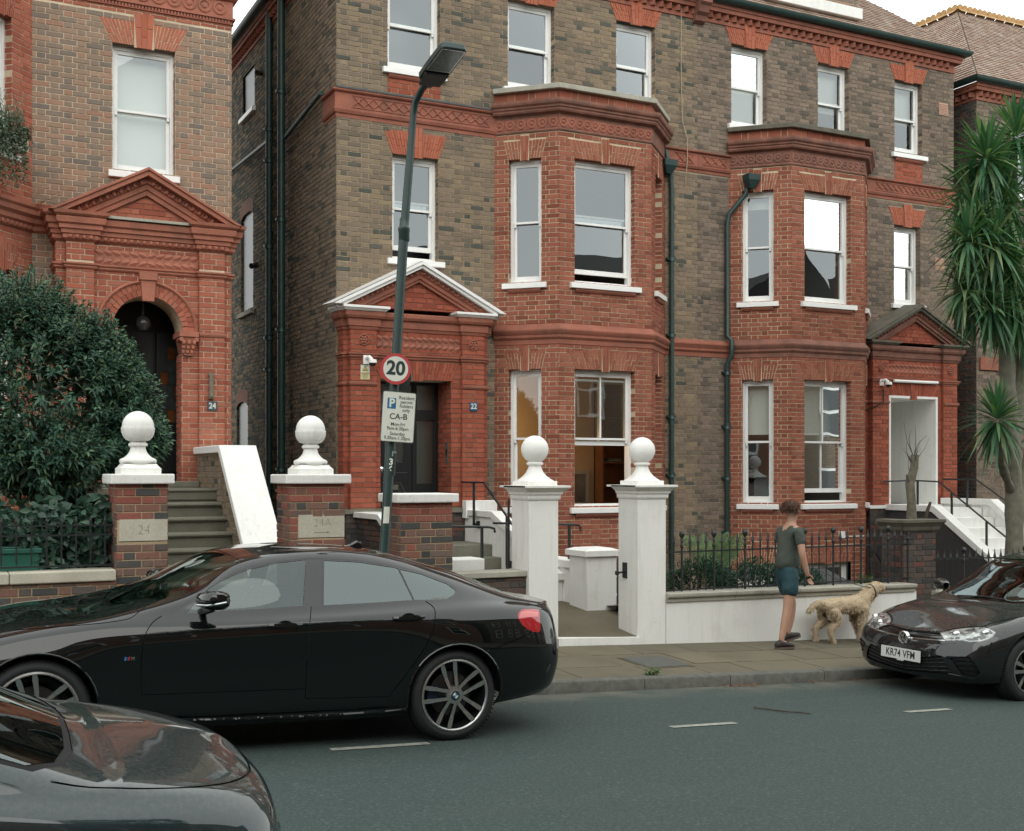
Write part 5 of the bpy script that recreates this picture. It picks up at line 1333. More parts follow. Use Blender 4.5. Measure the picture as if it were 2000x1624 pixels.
# ---- steps of number 24
s24 = empty('stone_steps', (0, 0, 0), 'grey stone steps with rounded nosings rising to the arched porch', 'steps')
for k in range(9):
    z = 1.75-.175*k; b = 15.1-.27*k
    mb = MB(); prof = [(b+.34, z-.06), (b+.34, z), (b+.01, z), (b-.015, z-.012), (b-.02, z-.03), (b-.005, z-.05), (b+.02, z-.055), (b+.02, z-.21), (b+.34, z-.21)]
    mb.prism(prof, lambda p: (2.13, p[0], p[1]), lambda p: (3.42, p[0], p[1])); mb.build('step', M['step'], s24, smooth=True, sharp=40)
sw = empty('stair_wall', (0, 0, 0), 'brick stair wall under a broad sloping white coping', 'wall')
k = Bricks(); fl = frame((3.42, 16.28), (3.42, 12.4)); 
k.lay(fl, -.3, 2.2, M['brick22'], slant=[[(1.5, 2.26), (3.9, 2.26), (3.9, .0), (3.28, .78)][:0] or [(1.42, 2.3), (9, 2.3), (9, -1.0), (3.9, -.16)]], mort=None)
poly = [(16.28, -.3), (12.4, -.3), (12.4, .05), (14.75, 2.2), (16.28, 2.2)]
mb = k.mort.setdefault(M['mortar22'], MB()); mb.prism(poly, lambda p: (3.424, p[0], p[1]), lambda p: (3.78, p[0], p[1]))
k.finish(sw, 300)
mb = MB(); slp = (2.29-1.09)/(14.75-13.5)
pts = [(16.28, 2.29), (14.75, 2.29), (12.6, 2.29-slp*2.15), (12.6, 2.29-slp*2.15-.12), (14.80, 2.19), (16.28, 2.19)]
pts = [(16.28, 2.29), (14.75, 2.29), (13.0, .60), (13.0, .47), (14.80, 2.195), (16.28, 2.195)]
mb.prism(pts, lambda p: (3.36, p[0], p[1]), lambda p: (3.83, p[0], p[1])); mb.build('coping', M['whitemas'], sw, bevel=.012)
# low return wall by the basement gate
rw = empty('return_wall', (0, 0, 0), 'short low wall with white coping behind the black car roof', 'wall')
mb = MB(); mb.box(3.83, 4.5, 12.9, 13.1, -.2, 1.02); mb.build('core', M['brickdark'], rw)
mb = MB(); mb.box(3.2, 4.5, 12.86, 13.14, 1.02, 1.10); mb.build('coping', M['whitemas'], rw, bevel=.01)
# ---- number 22 stairs and walls
st22 = empty('entrance_steps', (0, 0, 0), 'pale grey steps with white side wall at number 22', 'steps')
for k_ in range(5):
    z = .90-.17*k_; b = 15.5-.3*k_
    mb = MB(); mb.box(6.05, 7.5, b-.02, b+.34 if k_ else 16.44, z-.17, z); mb.build('step', M['step'], st22, bevel=.008)
mb = MB(); mb.box(6.05, 6.92, 15.9, 16.44, .90, 1.14); mb.build('step', M['step'], st22, bevel=.008)
mb = MB(); mb.prism([(16.45, -.3), (16.45, 1.35), (15.48, 1.35), (13.6, .60), (13.6, -.3)], lambda p: (7.5, p[0], p[1]), lambda p: (7.62, p[0], p[1])); mb.build('side_wall', M['whitemas'], st22, bevel=.006)
mb = MB(); mb.prism([(16.45, 1.38), (15.46, 1.38), (13.55, .62), (13.55, .53), (15.50, 1.29), (16.45, 1.29)], lambda p: (7.47, p[0], p[1]), lambda p: (7.68, p[0], p[1])); mb.build('side_coping', M['whitemas'], st22, bevel=.006)
k = Bricks(); fl = frame((5.75, 16.45), (5.75, 13.6)); k.lay(fl, -.3, 1.30, M['brickdark'], slant=[[(1.0, 1.36), (9, 1.36), (9, -2.6), (2.85, .42)]], mort=None)
mb = k.mort.setdefault(M['mortardark'], MB()); mb.prism([(16.45, -.3), (16.45, 1.3), (15.45, 1.3), (13.6, .42), (13.6, -.3)], lambda p: (5.754, p[0], p[1]), lambda p: (6.05, p[0], p[1])); k.finish(st22, 60)
mb = MB(); mb.prism([(16.45, 1.37), (15.43, 1.37), (13.55, .48), (13.55, .40), (15.47, 1.29), (16.45, 1.29)], lambda p: (5.70, p[0], p[1]), lambda p: (6.08, p[0], p[1])); mb.build('side_coping', M['whitemas'], st22, bevel=.006)
mb = MB(); mb.box(7.45, 7.98, 16.30, 16.44, 1.25, 1.52); mb.build('porch_ledge', M['whitemas'], st22, bevel=.008)
lw = empty('low_front_wall', (0, 0, 0), 'low dark brick wall with stone coping between pier and white pillar', 'wall')
brick_box(lw, 5.09, 6.02, WB+.08, WB+.32, -.1, .80, M['brickdark'], M['mortardark'], sides='f')
mb = MB(); mb.box(5.09, 6.02, WB+.04, WB+.36, .80, .865); mb.build('coping', M['concrete'], lw, bevel=.01)
mb = MB(); mb.box(5.28, 5.72, WB+.5, WB+.85, .4, .98); mb.build('white_block', M['whitemas'], lw, bevel=.015)
gp = empty('gateway_floor', (0, 0, 0)); gp['kind'] = 'structure'
mb = MB(); mb.add([(6.1, WB+.02, .10), (7.5, WB+.02, .05), (8.4, 13.4, .24), (6.0, 13.4, .26), (6.0, 14.0, .27), (8.4, 14.0, .25)], [(0, 1, 2, 3), (3, 2, 5, 4)]); mb.build('path', M['slab'], gp)
mb = MB(); mb.add([(6.38, WB-.02, -.05), (7.46, WB-.02, -.12), (7.46, WB-.02, .048), (6.38, WB-.02, .098), (6.38, WB+.12, .10), (7.46, WB+.12, .05)], [(0, 1, 2, 3), (3, 2, 5, 4)]); mb.build('threshold', M['whitemas'], gp)
ip = empty('inner_pier', (0, 0, 0), 'squat white pier with moulded cap inside the gateway', 'pier')
mb = MB(); mb.box(7.55, 7.99, 12.85, 13.3, -.1, .885); mb.build('shaft', M['whitemas'], ip, bevel=.008)
mb = MB(); mb.box(7.51, 8.03, 12.81, 13.34, .885, .955); mb.add([(7.51, 12.81, .955), (8.03, 12.81, .955), (8.03, 13.34, .955), (7.51, 13.34, .955), (7.6, 12.9, .985), (7.94, 12.9, .985), (7.94, 13.25, .985), (7.6, 13.25, .985)], [(0, 1, 5, 4), (1, 2, 6, 5), (2, 3, 7, 6), (3, 0, 4, 7), (4, 5, 6, 7)]); mb.build('cap', M['whitemas'], ip)
iw = empty('inner_wall', (0, 0, 0), 'low white wall joining the squat pier inside the gateway', 'wall')
mb = MB(); mb.box(7.62, 7.85, 13.3, 15.0, -.1, .70); mb.build('core', M['whitemas'], iw); mb = MB(); mb.box(7.58, 7.89, 13.3, 15.0, .70, .80); mb.build('coping', M['whitemas'], iw, bevel=.008)
def handrail(name, label, path, posts, foot=None, r=.016, parentcat='handrail'):
    h = empty(name, path[0], label, parentcat); off = Vector(path[0])
    mb = MB()
    P = [Vector(p)-off for p in path]; mb.tube(P, r, 6); mb.build('rail', M['black'], h, smooth=True)
    for (p, q) in posts:
        mb = MB(); p, q = Vector(p)-off, Vector(q)-off; mb.box(p.x-.015, p.x+.015, p.y-.015, p.y+.015, q.z, p.z)
        if foot: mb.box(p.x-.015, p.x+foot[0], p.y-.015, p.y+.015, q.z, q.z+.03); mb.box(p.x+foot[0]-.02, p.x+foot[0], p.y-.05, p.y+.05, q.z-.04, q.z+.06)
        mb.build('post', M['black'], h)
    return h
handrail('handrail', 'thin black handrail by the right pilaster of the white pediment porch', [(7.42, 16.40, 1.80), (7.42, 16.2, 1.80), (7.42, 15.6, 1.80), (7.42, 14.3, .98)], [((7.42, 15.95, 1.8), (7.42, 15.95, 1.16)), ((7.42, 14.85, 1.33), (7.42, 14.85, .64))], (.08, 0))
handrail('handrail', 'thin black handrail with plate in front of the black door', [(6.14, 16.40, 1.80), (6.14, 15.7, 1.80), (6.14, 14.5, 1.02)], [((6.14, 15.7, 1.8), (6.14, 15.7, 1.34))])
handrail('handrail', 'short black handrail with curled end beside the short pier', [(5.5, 13.2, 1.30), (6.1, 13.2, 1.28), (6.35, 13.2, 1.27), (6.42, 13.2, 1.25), (6.43, 13.2, 1.20)], [((6.25, 13.2, 1.27), (6.25, 13.2, .3))])
handrail('handrail', 'short black handrail with curled end inside the white gateway', [(6.6, 13.6, 1.30), (7.72, 13.6, 1.26), (7.86, 13.6, 1.25), (7.89, 13.6, 1.22), (7.89, 13.6, 1.17)], [((7.72, 13.6, 1.26), (7.72, 13.6, .62))], (.08, 0))
mb = MB(); mb.box(0, .03, 0, .01, 0, 1.0)
ig = empty('iron_gate', (6.03, 11.95, .14), 'narrow black iron gate folded back against the pillar', 'gate', rot=(0, 0, R(-25.2)))
mb = MB(); mb.tube([(-.03, .1, 0), (-.03, .1, 1.5)], .014, 6); mb.build('stile', M['black'], ig)
mb = MB(); mb.tube([(-.03, .95, 0), (-.03, .95, 1.2)], .014, 6); mb.build('stile', M['black'], ig)
for z in (.08, 1.15): 
    mb = MB(); mb.tube([(-.03, .1, z), (-.03, .95, z)], .012, 6); mb.build('rail', M['black'], ig)
for i in range(6):
    mb = MB(); mb.tube([(-.03, .22+.12*i, .08), (-.03, .22+.12*i, 1.15)], .008, 5); mb.build('bar', M['black'], ig)
# ---- number 20: rendered wall, railings with spear heads and ball posts
bw = empty('rendered_wall', (0, 0, 0), 'low white rendered wall with grey moulded coping below the railings', 'wall')
def zc(a): return .53-.0127*(a-7.86)
mb = MB(); mb.add([(7.83, WB, -.25), (11.8, WB, -.4), (11.8, WB, zc(11.8)-.1), (7.83, WB, zc(7.83)-.1), (7.83, WB+.25, -.25), (11.8, WB+.25, -.4), (11.8, WB+.25, zc(11.8)-.1), (7.83, WB+.25, zc(7.83)-.1)], [(0, 1, 2, 3), (4, 7, 6, 5), (3, 2, 6, 7), (1, 5, 6, 2)]); mb.build('render', M['whitemas'], bw)
for i in range(4):
    x0_, x1_ = 7.83+i*.985, 7.83+(i+1)*.985-.006
    mb = MB(); prof = [(-.0, -.105), (-.022, -.10), (-.022, -.055), (-.05, -.045), (-.055, -.03), (-.055, -.005), (-.04, 0), (.27, 0), (.27, -.105)]
    mb.prism(prof, lambda p: (x0_, WB+p[0], zc(x0_)+p[1]), lambda p: (x1_, WB+p[0], zc(x1_)+p[1])); mb.build('coping_stone', M['concrete'], bw)
def spear_rail(name, label, a0, a1, b, zlo, zhi, ztip, nb, balls, sl=0):
    r = empty(name, (0, 0, 0), label, 'railing')
    for z in (zlo, zhi): rail_bar(r, (a0, b, z+sl*a0), (a1, b, z+sl*a1), .013)
    for i in range(nb):
        x = a0+.08+(a1-a0-.12)*i/(nb-1); dz = sl*x
        ball = i in balls
        mb = MB()
        if ball:
            mb.tube([(x, b, zlo-.12+dz), (x, b, ztip-.02+dz)], .014, 8); mb.lathe([(.014, -.16), (.02, -.15), (.02, -.12), (.014, -.11), (.014, -.075), (.021, -.07), (.014, -.055), (.012, -.035), (.024, -.025), (.033, -.005), (.035, .012), (.03, .032), (.016, .045), (.001, .048)], (x, b, ztip+dz), 12)
            mb.build('ball_post', M['black'], r, smooth=True)
        else:
            mb.tube([(x, b, zlo-.02+dz), (x, b, ztip-.06+dz)], .0085, 6); z = ztip-.10+dz
            mb.lathe([(.0135, -.09), (.0135, -.005), (.027, 0), (.024, .02), (.014, .055), (.004, .11), (.001, .125)], (x, b, z), 4); mb.build('spear_bar', M['black'], r)
    return r
spear_rail('spear_railing', 'black iron railing with spear heads and ball posts on the white wall', 7.85, 11.85, 11.66, .545, 1.0, 1.20, 34, {2, 6, 10, 18, 22, 26, 30, 33}, sl=0)
pp = empty('planter_pier', (0, 0, 0), 'dark brick pier topped by a stone planter dish with pollarded stump', 'pier')
k = Bricks()
PB0 = WB+.17
for fr_ in (frame((11.74, PB0+.4), (11.74, PB0)), frame((11.74, PB0), (12.32, PB0)), frame((12.32, PB0), (12.32, PB0+.4))): k.lay(fr_, -.5, 1.16, M['brickdark'], mort=M['mortardark'])
k.finish(pp, 300)
mb = MB(); mb.sweep([(11.74, PB0+.4), (11.74, PB0), (12.32, PB0), (12.32, PB0+.4)], [(-.2, 1.15), (.02, 1.155), (.04, 1.18), (.05, 1.22), (.08, 1.26), (.10, 1.28), (.10, 1.315), (-.1, 1.32)]); mb.box(11.68, 12.38, PB0-.06, PB0+.45, 1.24, 1.30); mb.build('planter_dish', M['concdark'], pp)
spear_rail('spear_railing', 'black iron railing with spear heads behind the parked hatchback roof', 12.28, 17.6, 11.66, .45, .92, 1.03, 44, {4, 14, 24, 34}, sl=-.012)
dw = empty('dark_front_wall', (0, 0, 0), 'low dark wall under the railing behind the parked hatchback', 'wall')
brick_box(dw, 12.24, 17.6, WB+.05, WB+.28, -.7, .28, M['brickdark'], M['mortardark'], sides='f', nsep=60)
mb = MB(); mb.box(12.24, 17.6, WB+.0, WB+.32, .28, .35); mb.build('coping', M['concrete'], dw)
# stairs of number 20
s20 = empty('white_stairs', (0, 0, 0), 'white sided stairs with black handrails beside the cordyline', 'steps')
for (x0_, x1_, zt) in ((16.10, 16.28, 1.34), (17.52, 17.70, 1.44)):
    mb = MB(); mb.prism([(16.45, -.8), (16.45, zt), (15.3, zt), (13.9, .38), (13.9, -.8)], lambda p: (x0_+.02, p[0], p[1]), lambda p: (x1_-.02, p[0], p[1])); mb.build('side_wall', M['whitemas'] if x0_ > 17 else M['brickdark'], s20)
    mb = MB(); mb.prism([(16.45, zt+.02), (15.28, zt+.02), (13.85, .40), (13.85, .28), (15.33, zt-.09), (16.45, zt-.09)], lambda p: (x0_-.02, p[0], p[1]), lambda p: (x1_+.02, p[0], p[1])); mb.build('side_coping', M['whitemas'], s20, bevel=.008)
for k_ in range(8):
    z = 1.30-.17*k_; b = 15.5-.27*k_
    mb = MB(); mb.box(16.28, 17.52, b-.02, b+.30 if k_ else 16.5, z-.17, z); mb.build('step', M['whitemas'], s20)
handrail('handrail', 'black handrail across the white doorway and down the stairs', [(16.0, 16.40, 1.78), (16.5, 16.2, 1.80), (16.45, 15.5, 1.78), (16.4, 13.9, .80)], [((16.45, 16.0, 1.79), (16.45, 16.0, 1.33)), ((16.45, 15.2, 1.6), (16.45, 15.2, 1.0)), ((16.41, 14.4, 1.1), (16.41, 14.4, .5))])
handrail('handrail', 'black handrail on the far side of the white stairs', [(17.5, 16.40, 1.82), (17.5, 15.6, 1.82), (17.5, 14.0, .9)], [((17.5, 15.8, 1.82), (17.5, 15.8, 1.2))], (-.06, 0))
# diamond wall tiles at the foot of the stairs
M['tiledark'] = plain('slate_tile', (.05, .052, .05), .5, .2)
for i in range(5):
    mb = MB(); x, z = 17.50, .55-.11*i
    mb.prism([(14.15+.0, z), (14.25, z+.09), (14.35, z), (14.25, z-.09)], lambda p: (x, p[0]+.06*i, p[1]), lambda p: (x+.02, p[0]+.06*i, p[1])); mb.build('diamond_tile', M['tiledark'], s20)
# ------------------------------------------------------------------ lettering
def text_mesh(txt, size, mat, name='lettering', parent=None, xs=1.0, align='CENTER', ext=.0008, sp=1.0, bold=0):
    cu = bpy.data.curves.new(name, 'FONT'); cu.body = txt; cu.size = size; cu.align_x = align; cu.align_y = 'CENTER'; cu.extrude = ext; cu.space_character = sp; cu.offset = bold
    to = bpy.data.objects.new(name, cu); COL.objects.link(to)
    dg = bpy.context.evaluated_depsgraph_get(); dg.update()
    me = bpy.data.meshes.new_from_object(to.evaluated_get(dg)); bpy.data.objects.remove(to)
    for v in me.vertices: v.co.x *= xs
    me.materials.clear(); me.materials.append(mat)
    o = bpy.data.objects.new(name, me); COL.objects.link(o)
    if parent: o.parent = parent
    return o
def flat(name, c, rough=.5, **k): return plain(name, c, rough, .03, 10, **k)
M['signwhite'] = plain('sign_white', (.60, .62, .545), .45, .04, 20, dirt=((.35, .36, .3), 6, .25))
M['signred'] = flat('sign_red', (.42, .035, .04)); M['signblack'] = flat('sign_black', (.012, .022, .022)); M['signblue'] = flat('sign_blue', (.01, .11, .23))
M['signgrey'] = flat('sign_back_grey', (.10, .105, .10)); M['platewhite'] = plain('plate_white', (.62, .63, .60), .4, .03, 10)
# ------------------------------------------------------------------ leaning street lamp with signs
def pp_(x, y, b):
    t = (x-1000)/FPX; Z = b/(CS-t*SN); return Vector((Z*(t*CS+SN), b, HC+(YH-y)/FPX*Z))
LB = 10.72
p_top, p_mid, p_low = pp_(804.5, 262, LB), pp_(789, 452, LB), pp_(757.5, 960, LB)
axis = (p_mid-p_low).normalized(); base = p_low - axis*((p_low.z-zpave(4.1, LB))/axis.z)
lamp = empty('street_lamp', base, 'leaning dark green street lamp column with flat lantern and road signs', 'street lamp')
L = lambda v: Vector(v)-base
mb = MB(); mb.tube([L(base-axis*.1), L(base+axis*.9), L(base+axis*1.0), L(p_mid)], [.060, .060, .047, .047], 16); mb.lathe([(.047, -.10), (.053, -.09), (.053, -.01), (.058, 0), (.058, .03), (.045, .045), (.042, .12)], L(p_mid), 16); mb.build('column', M['pole'], lamp, smooth=True)
p_b2 = pp_(811, 200, LB-.03); p_b3 = pp_(824, 175, LB-.14); hd = pp_(833, 164, LB-.26)
mb = MB(); mb.tube([L(p_mid), L(p_mid.lerp(p_top, .6)), L(p_top), L(pp_(807, 228, LB-.01)), L(p_b2), L(p_b3), L(hd)], [.042, .040, .036, .034, .033, .033, .034], 14); mb.build('bracket_arm', M['pole'], lamp, smooth=True)
# lantern: long flat LED head tipped up towards the road
lt = bpy.data.objects.new('lantern', None); lt = MB()
hx = Vector((.985, .17, .0)).normalized(); hy = (pp_(881, 99, LB-.80)-hd).normalized(); hz = hx.cross(hy).normalized() * -1
hx = hy.cross(hz).normalized() * 1
if hz.z < 0: hz = -hz
def H(u, v, w): return L(hd) + hx*u + hy*v + hz*w
W_, Ln = .135, .64
pts = [(-.05, -.02), (.05, -.02), (W_, .12), (W_+.005, .3), (W_-.005, Ln-.03), (W_-.03, Ln), (-W_+.03, Ln), (-W_+.005, Ln-.03), (-W_-.005, .3), (-W_, .12)]
lt.prism(pts, lambda p: H(p[0], p[1], -.03), lambda p: H(p[0]*.97, p[1], .03)); lt.prism([(p[0]*.8, p[1]*.92+.02) for p in pts], lambda p: H(p[0], p[1], .03), lambda p: H(p[0]*.8, p[1], .06))
lt.build('lantern_body', M['pole'], lamp, bevel=.008)
g = MB(); g.add([H(-W_+.02, .27, -.034), H(W_-.02, .27, -.034), H(W_-.025, Ln-.04, -.034), H(-W_+.025, Ln-.04, -.034)], [(0, 1, 2, 3)]); g.build('lantern_glass', plain('lantern_lens', (.10, .13, .12), .08, .35, 40), lamp)
g = MB(); g.add([H(-W_+.012, .26, -.032), H(W_-.012, .26, -.032), H(W_-.017, Ln-.03, -.032), H(-W_+.017, Ln-.03, -.032)], [(0, 1, 2, 3)]); g.build('lantern_bezel', M['chrome'], lamp)
g = MB(); g.box(-.06, .06, 0, .0, 0, 0); 
g = MB(); g.prism([(-.11, .04), (.11, .04), (.125, .24), (-.125, .24)], lambda p: H(p[0], p[1], -.055), lambda p: H(p[0], p[1], -.028)); g.build('gear_cover', M['blackplas'], lamp, bevel=.01)
# sign frames hang square to the leaning column
def sign_frame(x, y, b, yaw):
    o = pp_(x, y, b)-base; X = Vector((math.cos(yaw), -math.sin(yaw), 0)); Zv = axis; Nn = X.cross(Zv); Nn.normalize(); X = Zv.cross(Nn) * 1.0
    Nn = -Nn if Nn.y > 0 else Nn; X = Vector((X.x, X.y, X.z)); X = X if X.x > 0 else -X; Y = Zv; Zd = X.cross(Y)
    m4 = Matrix((X, Y, Zd)).transposed().to_4x4(); m4.translation = o; return m4
SBF = LB-.095
YAW = R(10)
def put(o, m4, x=0, y=0, z=0): o.matrix_local = m4 @ Matrix.Translation((x, y, z)); return o
m20 = sign_frame(773, 721, SBF, YAW)
def disc(r, z0, z1, seg=48): 
    mb = MB(); mb.lathe([(.0005, z0), (r, z0), (r, z1), (.0005, z1)], (0, 0, 0), seg); return mb
s20_ = put(disc(.150, -.004, 0).build('speed_sign', M['signred'], lamp, smooth=True, sharp=30), m20)
o = disc(.121, .0005, .0018).build('sign_face', M['signwhite'], s20_, smooth=True, sharp=30)
t = text_mesh('20', .185, M['signblack'], 'lettering', s20_, .98, bold=.006); t.location = (0, .002, .0022)
put(disc(.135, -.004, 0).build('speed_sign_back', M['signblack'], lamp, smooth=True, sharp=30), m20, .062, -.055, -.19)
g = MB(); g.box(-.06, .06, -.018, .018, -.055, -.005); put(g.build('sign_bracket', M['signgrey'], lamp), m20)
mpk = sign_frame(778, 815, SBF, YAW)
def rrect(w, h, r, z0, z1, n=5):
    pts = []
    for (cx, cy, a0) in ((w-r, h-r, 0), (-w+r, h-r, 90), (-w+r, -h+r, 180), (w-r, -h+r, 270)):
        for k in range(n+1): t_ = R(a0+90*k/n); pts.append((cx+r*math.cos(t_), cy+r*math.sin(t_)))
    mb = MB(); mb.prism(pts, lambda p: (p[0], p[1], z0), lambda p: (p[0], p[1], z1)); return mb
pk = put(rrect(.163, .243, .018, -.006, 0).build('parking_plate', M['signgrey'], lamp), mpk)
rrect(.157, .237, .014, .0003, .0015).build('sign_face', M['signwhite'], pk)
rrect(.042, .052, .001, .0016, .0024).build('blue_square', M['signblue'], pk).location = (-.073, .128, 0)
t = text_mesh('P', .115, M['signwhite'], 'lettering', pk, .95, bold=.004); t.location = (-.071, .128, .0028)
for (s_, x, y, sz, xs) in (('Resident', .072, .187, .0475, .93), ('permit', .072, .147, .0475, .93), ('holders', .072, .107, .0475, .93), ('only', .072, .067, .0475, .93), ('CA-B', .0, .002, .077, 1.0),
                           ('Mon-Fri', .0, -.072, .046, .95), ('9am-6.30pm', .0, -.113, .046, .93), ('Saturday', .0, -.163, .046, .93), ('9.30am-1.30pm', .0, -.205, .046, .90)):
    t = text_mesh(s_, sz, M['signblack'], 'lettering', pk, xs, bold=.0003 if s_ != 'CA-B' else .0012); t.location = (x, y, .002)
for dy in (.14, -.14):
    g = MB(); g.box(-.06, .06, -.015, .015, -.06, -.006); put(g.build('sign_bracket', M['signgrey'], lamp), mpk, 0, dy, 0)
# column number sticker and paper scraps wrapped on the post
def wrap(x, y, h, half, mat, nm):
    c = pp_(x, y, LB)-base; mb = MB(); r = .0485; P = []
    for k in range(9):
        a_ = R(-90-half+2*half*k/8); d = Vector((math.cos(a_), math.sin(a_), 0))*r
        P += [c-axis*h/2+d, c+axis*h/2+d]
    mb.add(P, [(2*k, 2*k+2, 2*k+3, 2*k+1) for k in range(8)]); return mb.build(nm, mat, lamp, smooth=True)
wrap(763.5, 908, .22, 55, M['signblack'], 'number_sticker'); wrap(764.5, 887, .05, 52, plain('worn_label', (.18, .20, .18), .6, .9, 60), 'paper_label'); wrap(753.5, 1006, .16, 48, M['signwhite'], 'paper_label')
for (ch, dy) in (('3', .025), ('6', -.045)):
    m4 = sign_frame(763.5, 908, LB-.0502, R(22)); t = text_mesh(ch, .085, M['signwhite'], 'lettering', lamp, 1.0, bold=.003); put(t, m4, 0, dy, 0)
# ------------------------------------------------------------------ numbers, plaques, cameras on the houses
def wall_text(txt, a, z, b, size, mat, parent, xs=1, bold=0):
    t = text_mesh(txt, size, mat, 'lettering', parent, xs, bold=bold); t.matrix_local = Matrix.Translation((a, b, z)) @ Matrix.Rotation(R(90), 4, 'X'); return t
def plaque(parent, a, z, b, w, h, txt, size, col):
    mb = MB(); mb.box(a-w/2, a+w/2, b-.012, b, z-h/2, z+h/2); p = mb.build('number_plaque', col, parent, bevel=.003)
    mb = MB(); mb.box(a-w/2+.008, a+w/2-.008, b-.0135, b-.012, z-h/2+.008, z+h/2-.008)
    wall_text(txt, a, z, b-.0155, size, M['signwhite'], p, .9, .003)
M['plaqueblue'] = flat('enamel_blue', (.02, .09, .19), .25); M['plaquedk'] = flat('slate_blue', (.045, .075, .10), .4)
plaque(h22, 7.64, 2.96, 16.44, .125, .135, '22', .115, M['plaqueblue'])
plaque(h24, 3.62, 2.86, 16.29, .135, .125, '24', .11, M['plaquedk'])
M['engrave'] = plain('engraved_shadow', (.22, .20, .155), .9, .1, 10)
wall_text('24', 1.915, 1.405, WB-.0068, .13, M['engrave'], p24a, .9, -.004); wall_text('24A', 3.66, 1.44, WB-.0068, .12, M['engrave'], p24b, .95, -.004)
mb = MB(); mb.box(3.575, 3.735, WB-.0075, WB-.006, 1.340, 1.346); mb.add([(3.735, WB-.0072, 1.343), (3.705, WB-.0072, 1.358), (3.709, WB-.0072, 1.343), (3.705, WB-.0072, 1.328)], [(0, 1, 2), (0, 2, 3)]); mb.build('engraved_arrow', M['engrave'], p24b)
def dome_cam(parent, a, z, b, s=1.0):
    mb = MB(); mb.box(a-.045*s, a+.045*s, b-.03, b, z-.04, z+.09*s); mb.tube([(a, b-.02, z+.05*s), (a+.02, b-.10*s, z+.06*s), (a+.05*s, b-.13*s, z+.02*s)], .028*s, 8); mb.lathe([(.001, .03*s), (.055*s, .02*s), (.062*s, -.01), (.062*s, -.03*s)], (a+.06*s, b-.13*s, z), 16); c = mb.build('security_camera', M['white'], parent, smooth=True)
    mb = MB(); mb.lathe([(.056*s, -.03*s), (.05*s, -.055*s), (.03*s, -.075*s), (.001, -.08*s)], (a+.06*s, b-.13*s, z), 16); mb.build('camera_dome', M['blackplas'], c, smooth=True)
dome_cam(h22, 5.895, 3.58, 16.44); dome_cam(h20, 15.98, 3.60, 16.44, 1.0)
mb = MB(); mb.box(5.815, 5.955, 16.436, 16.441, 3.315, 3.53); wn = mb.build('warning_notice', M['signwhite'], h22)
mb = MB(); mb.box(5.818, 5.952, 16.4345, 16.436, 3.318, 3.425); mb.build('yellow_panel', flat('pale_yellow', (.55, .47, .24)), wn)
mb = MB(); 
def tri(c, r, y): return [(c[0]+r*math.sin(R(120*k)), y, c[1]+r*math.cos(R(120*k))) for k in range(3)]
mb.add(tri((5.885, 3.465), .052, 16.4348), [(0, 1, 2)], 0); mb.add(tri((5.885, 3.465), .038, 16.4342), [(0, 1, 2)], 1); mb.box(5.872, 5.898, 16.4335, 16.434, 3.455, 3.468, 0); mb.build('warning_triangle', [M['signblack'], flat('warn_yellow', (.7, .52, .1))], wn)
wall_text('WARNING', 5.885, 3.405, 16.4340, .026, M['signblack'], wn, .95)
for i, s_ in enumerate((.10, .08, .09, .06)):
    mb = MB(); mb.box(5.885-s_/2, 5.885+s_/2, 16.4340, 16.4344, 3.382-.016*i, 3.387-.016*i); mb.build('print_line', M['signblack'], wn)
mb = MB(); mb.tube([(16.02, 16.42, 3.5), (16.0, 16.40, 3.25), (15.8, 16.42, 3.16), (15.65, 16.5, 3.1), (15.62, 16.6, 2.9), (15.62, 16.6, -.3)], .012, 6); mb.build('cable', M['blackplas'], h20, smooth=True)
mb = MB(); mb.tube([(11.75, WF-.02, 10.0), (11.74, WF-.03, 9.0), (11.77, WF-.025, 8.0), (11.85, WF-.06, 7.7), (11.83, WF-.09, 7.3), (11.83, WF-.02, 6.9)], .008, 5); mb.build('cable', plain('buff_cable', (.35, .29, .2), .6), h22, smooth=True)
# ------------------------------------------------------------------ cars: a lofted skin S(u,v) cut along traced outlines
def paint(name, c, dust=.0, flake=0, rough=.12):
    m, n, p = _nt(name)
    d = rng(n, noise(n, 60, 4, .7), .4, .7); up = N(n, 'SeparateXYZ'); n.links.new(N(n, 'NewGeometry').outputs['Normal'], up.inputs[0])
    fac = mth(n, 'MULTIPLY', mth(n, 'MULTIPLY', d, dust), rng(n, up.outputs[2], .3, .95))
    n.links.new(mixc(n, fac, c, (.22, .21, .175)), p.inputs['Base Color'])
    p.inputs['Roughness'].default_value = .45; p.inputs['Coat Weight'].default_value = 1; p.inputs['Specular IOR Level'].default_value = .05
    n.links.new(rng(n, fac, .01, .25, .012, .22), p.inputs['Coat Roughness']); p.inputs['Metallic'].default_value = flake; p.inputs['Coat IOR'].default_value = 1.60
    return m
M['paintblack'] = paint('black_paint', (.0008, .0028, .0032), .02)
M['paintdark'] = paint('dark_grey_paint', (.010, .013, .014), .22, .2)
M['paintgrey'] = paint('dusty_grey_paint', (.016, .030, .033), .16, .4)
M['shut'] = plain('shut_line', (.002, .0025, .003), .9, .1)
M['trimblack'] = plain('gloss_black_trim', (.004, .005, .006), .12, .05, 5, coat=.5)
M['wheelface'] = plain('machined_alloy', (.42, .43, .42), .26, .05, 10, metal=.85)
M['wheeldark'] = plain('dark_alloy', (.012, .014, .016), .3, .1, 10, metal=.4)
M['tyre'] = plain('tyre_rubber', (.013, .015, .016), .7, .2, 30)
M['seat'] = plain('grey_seat', (.11, .11, .10), .8, .1, 5)
M['cabin'] = plain('dark_cabin', (.012, .012, .013), .8, .2, 5)
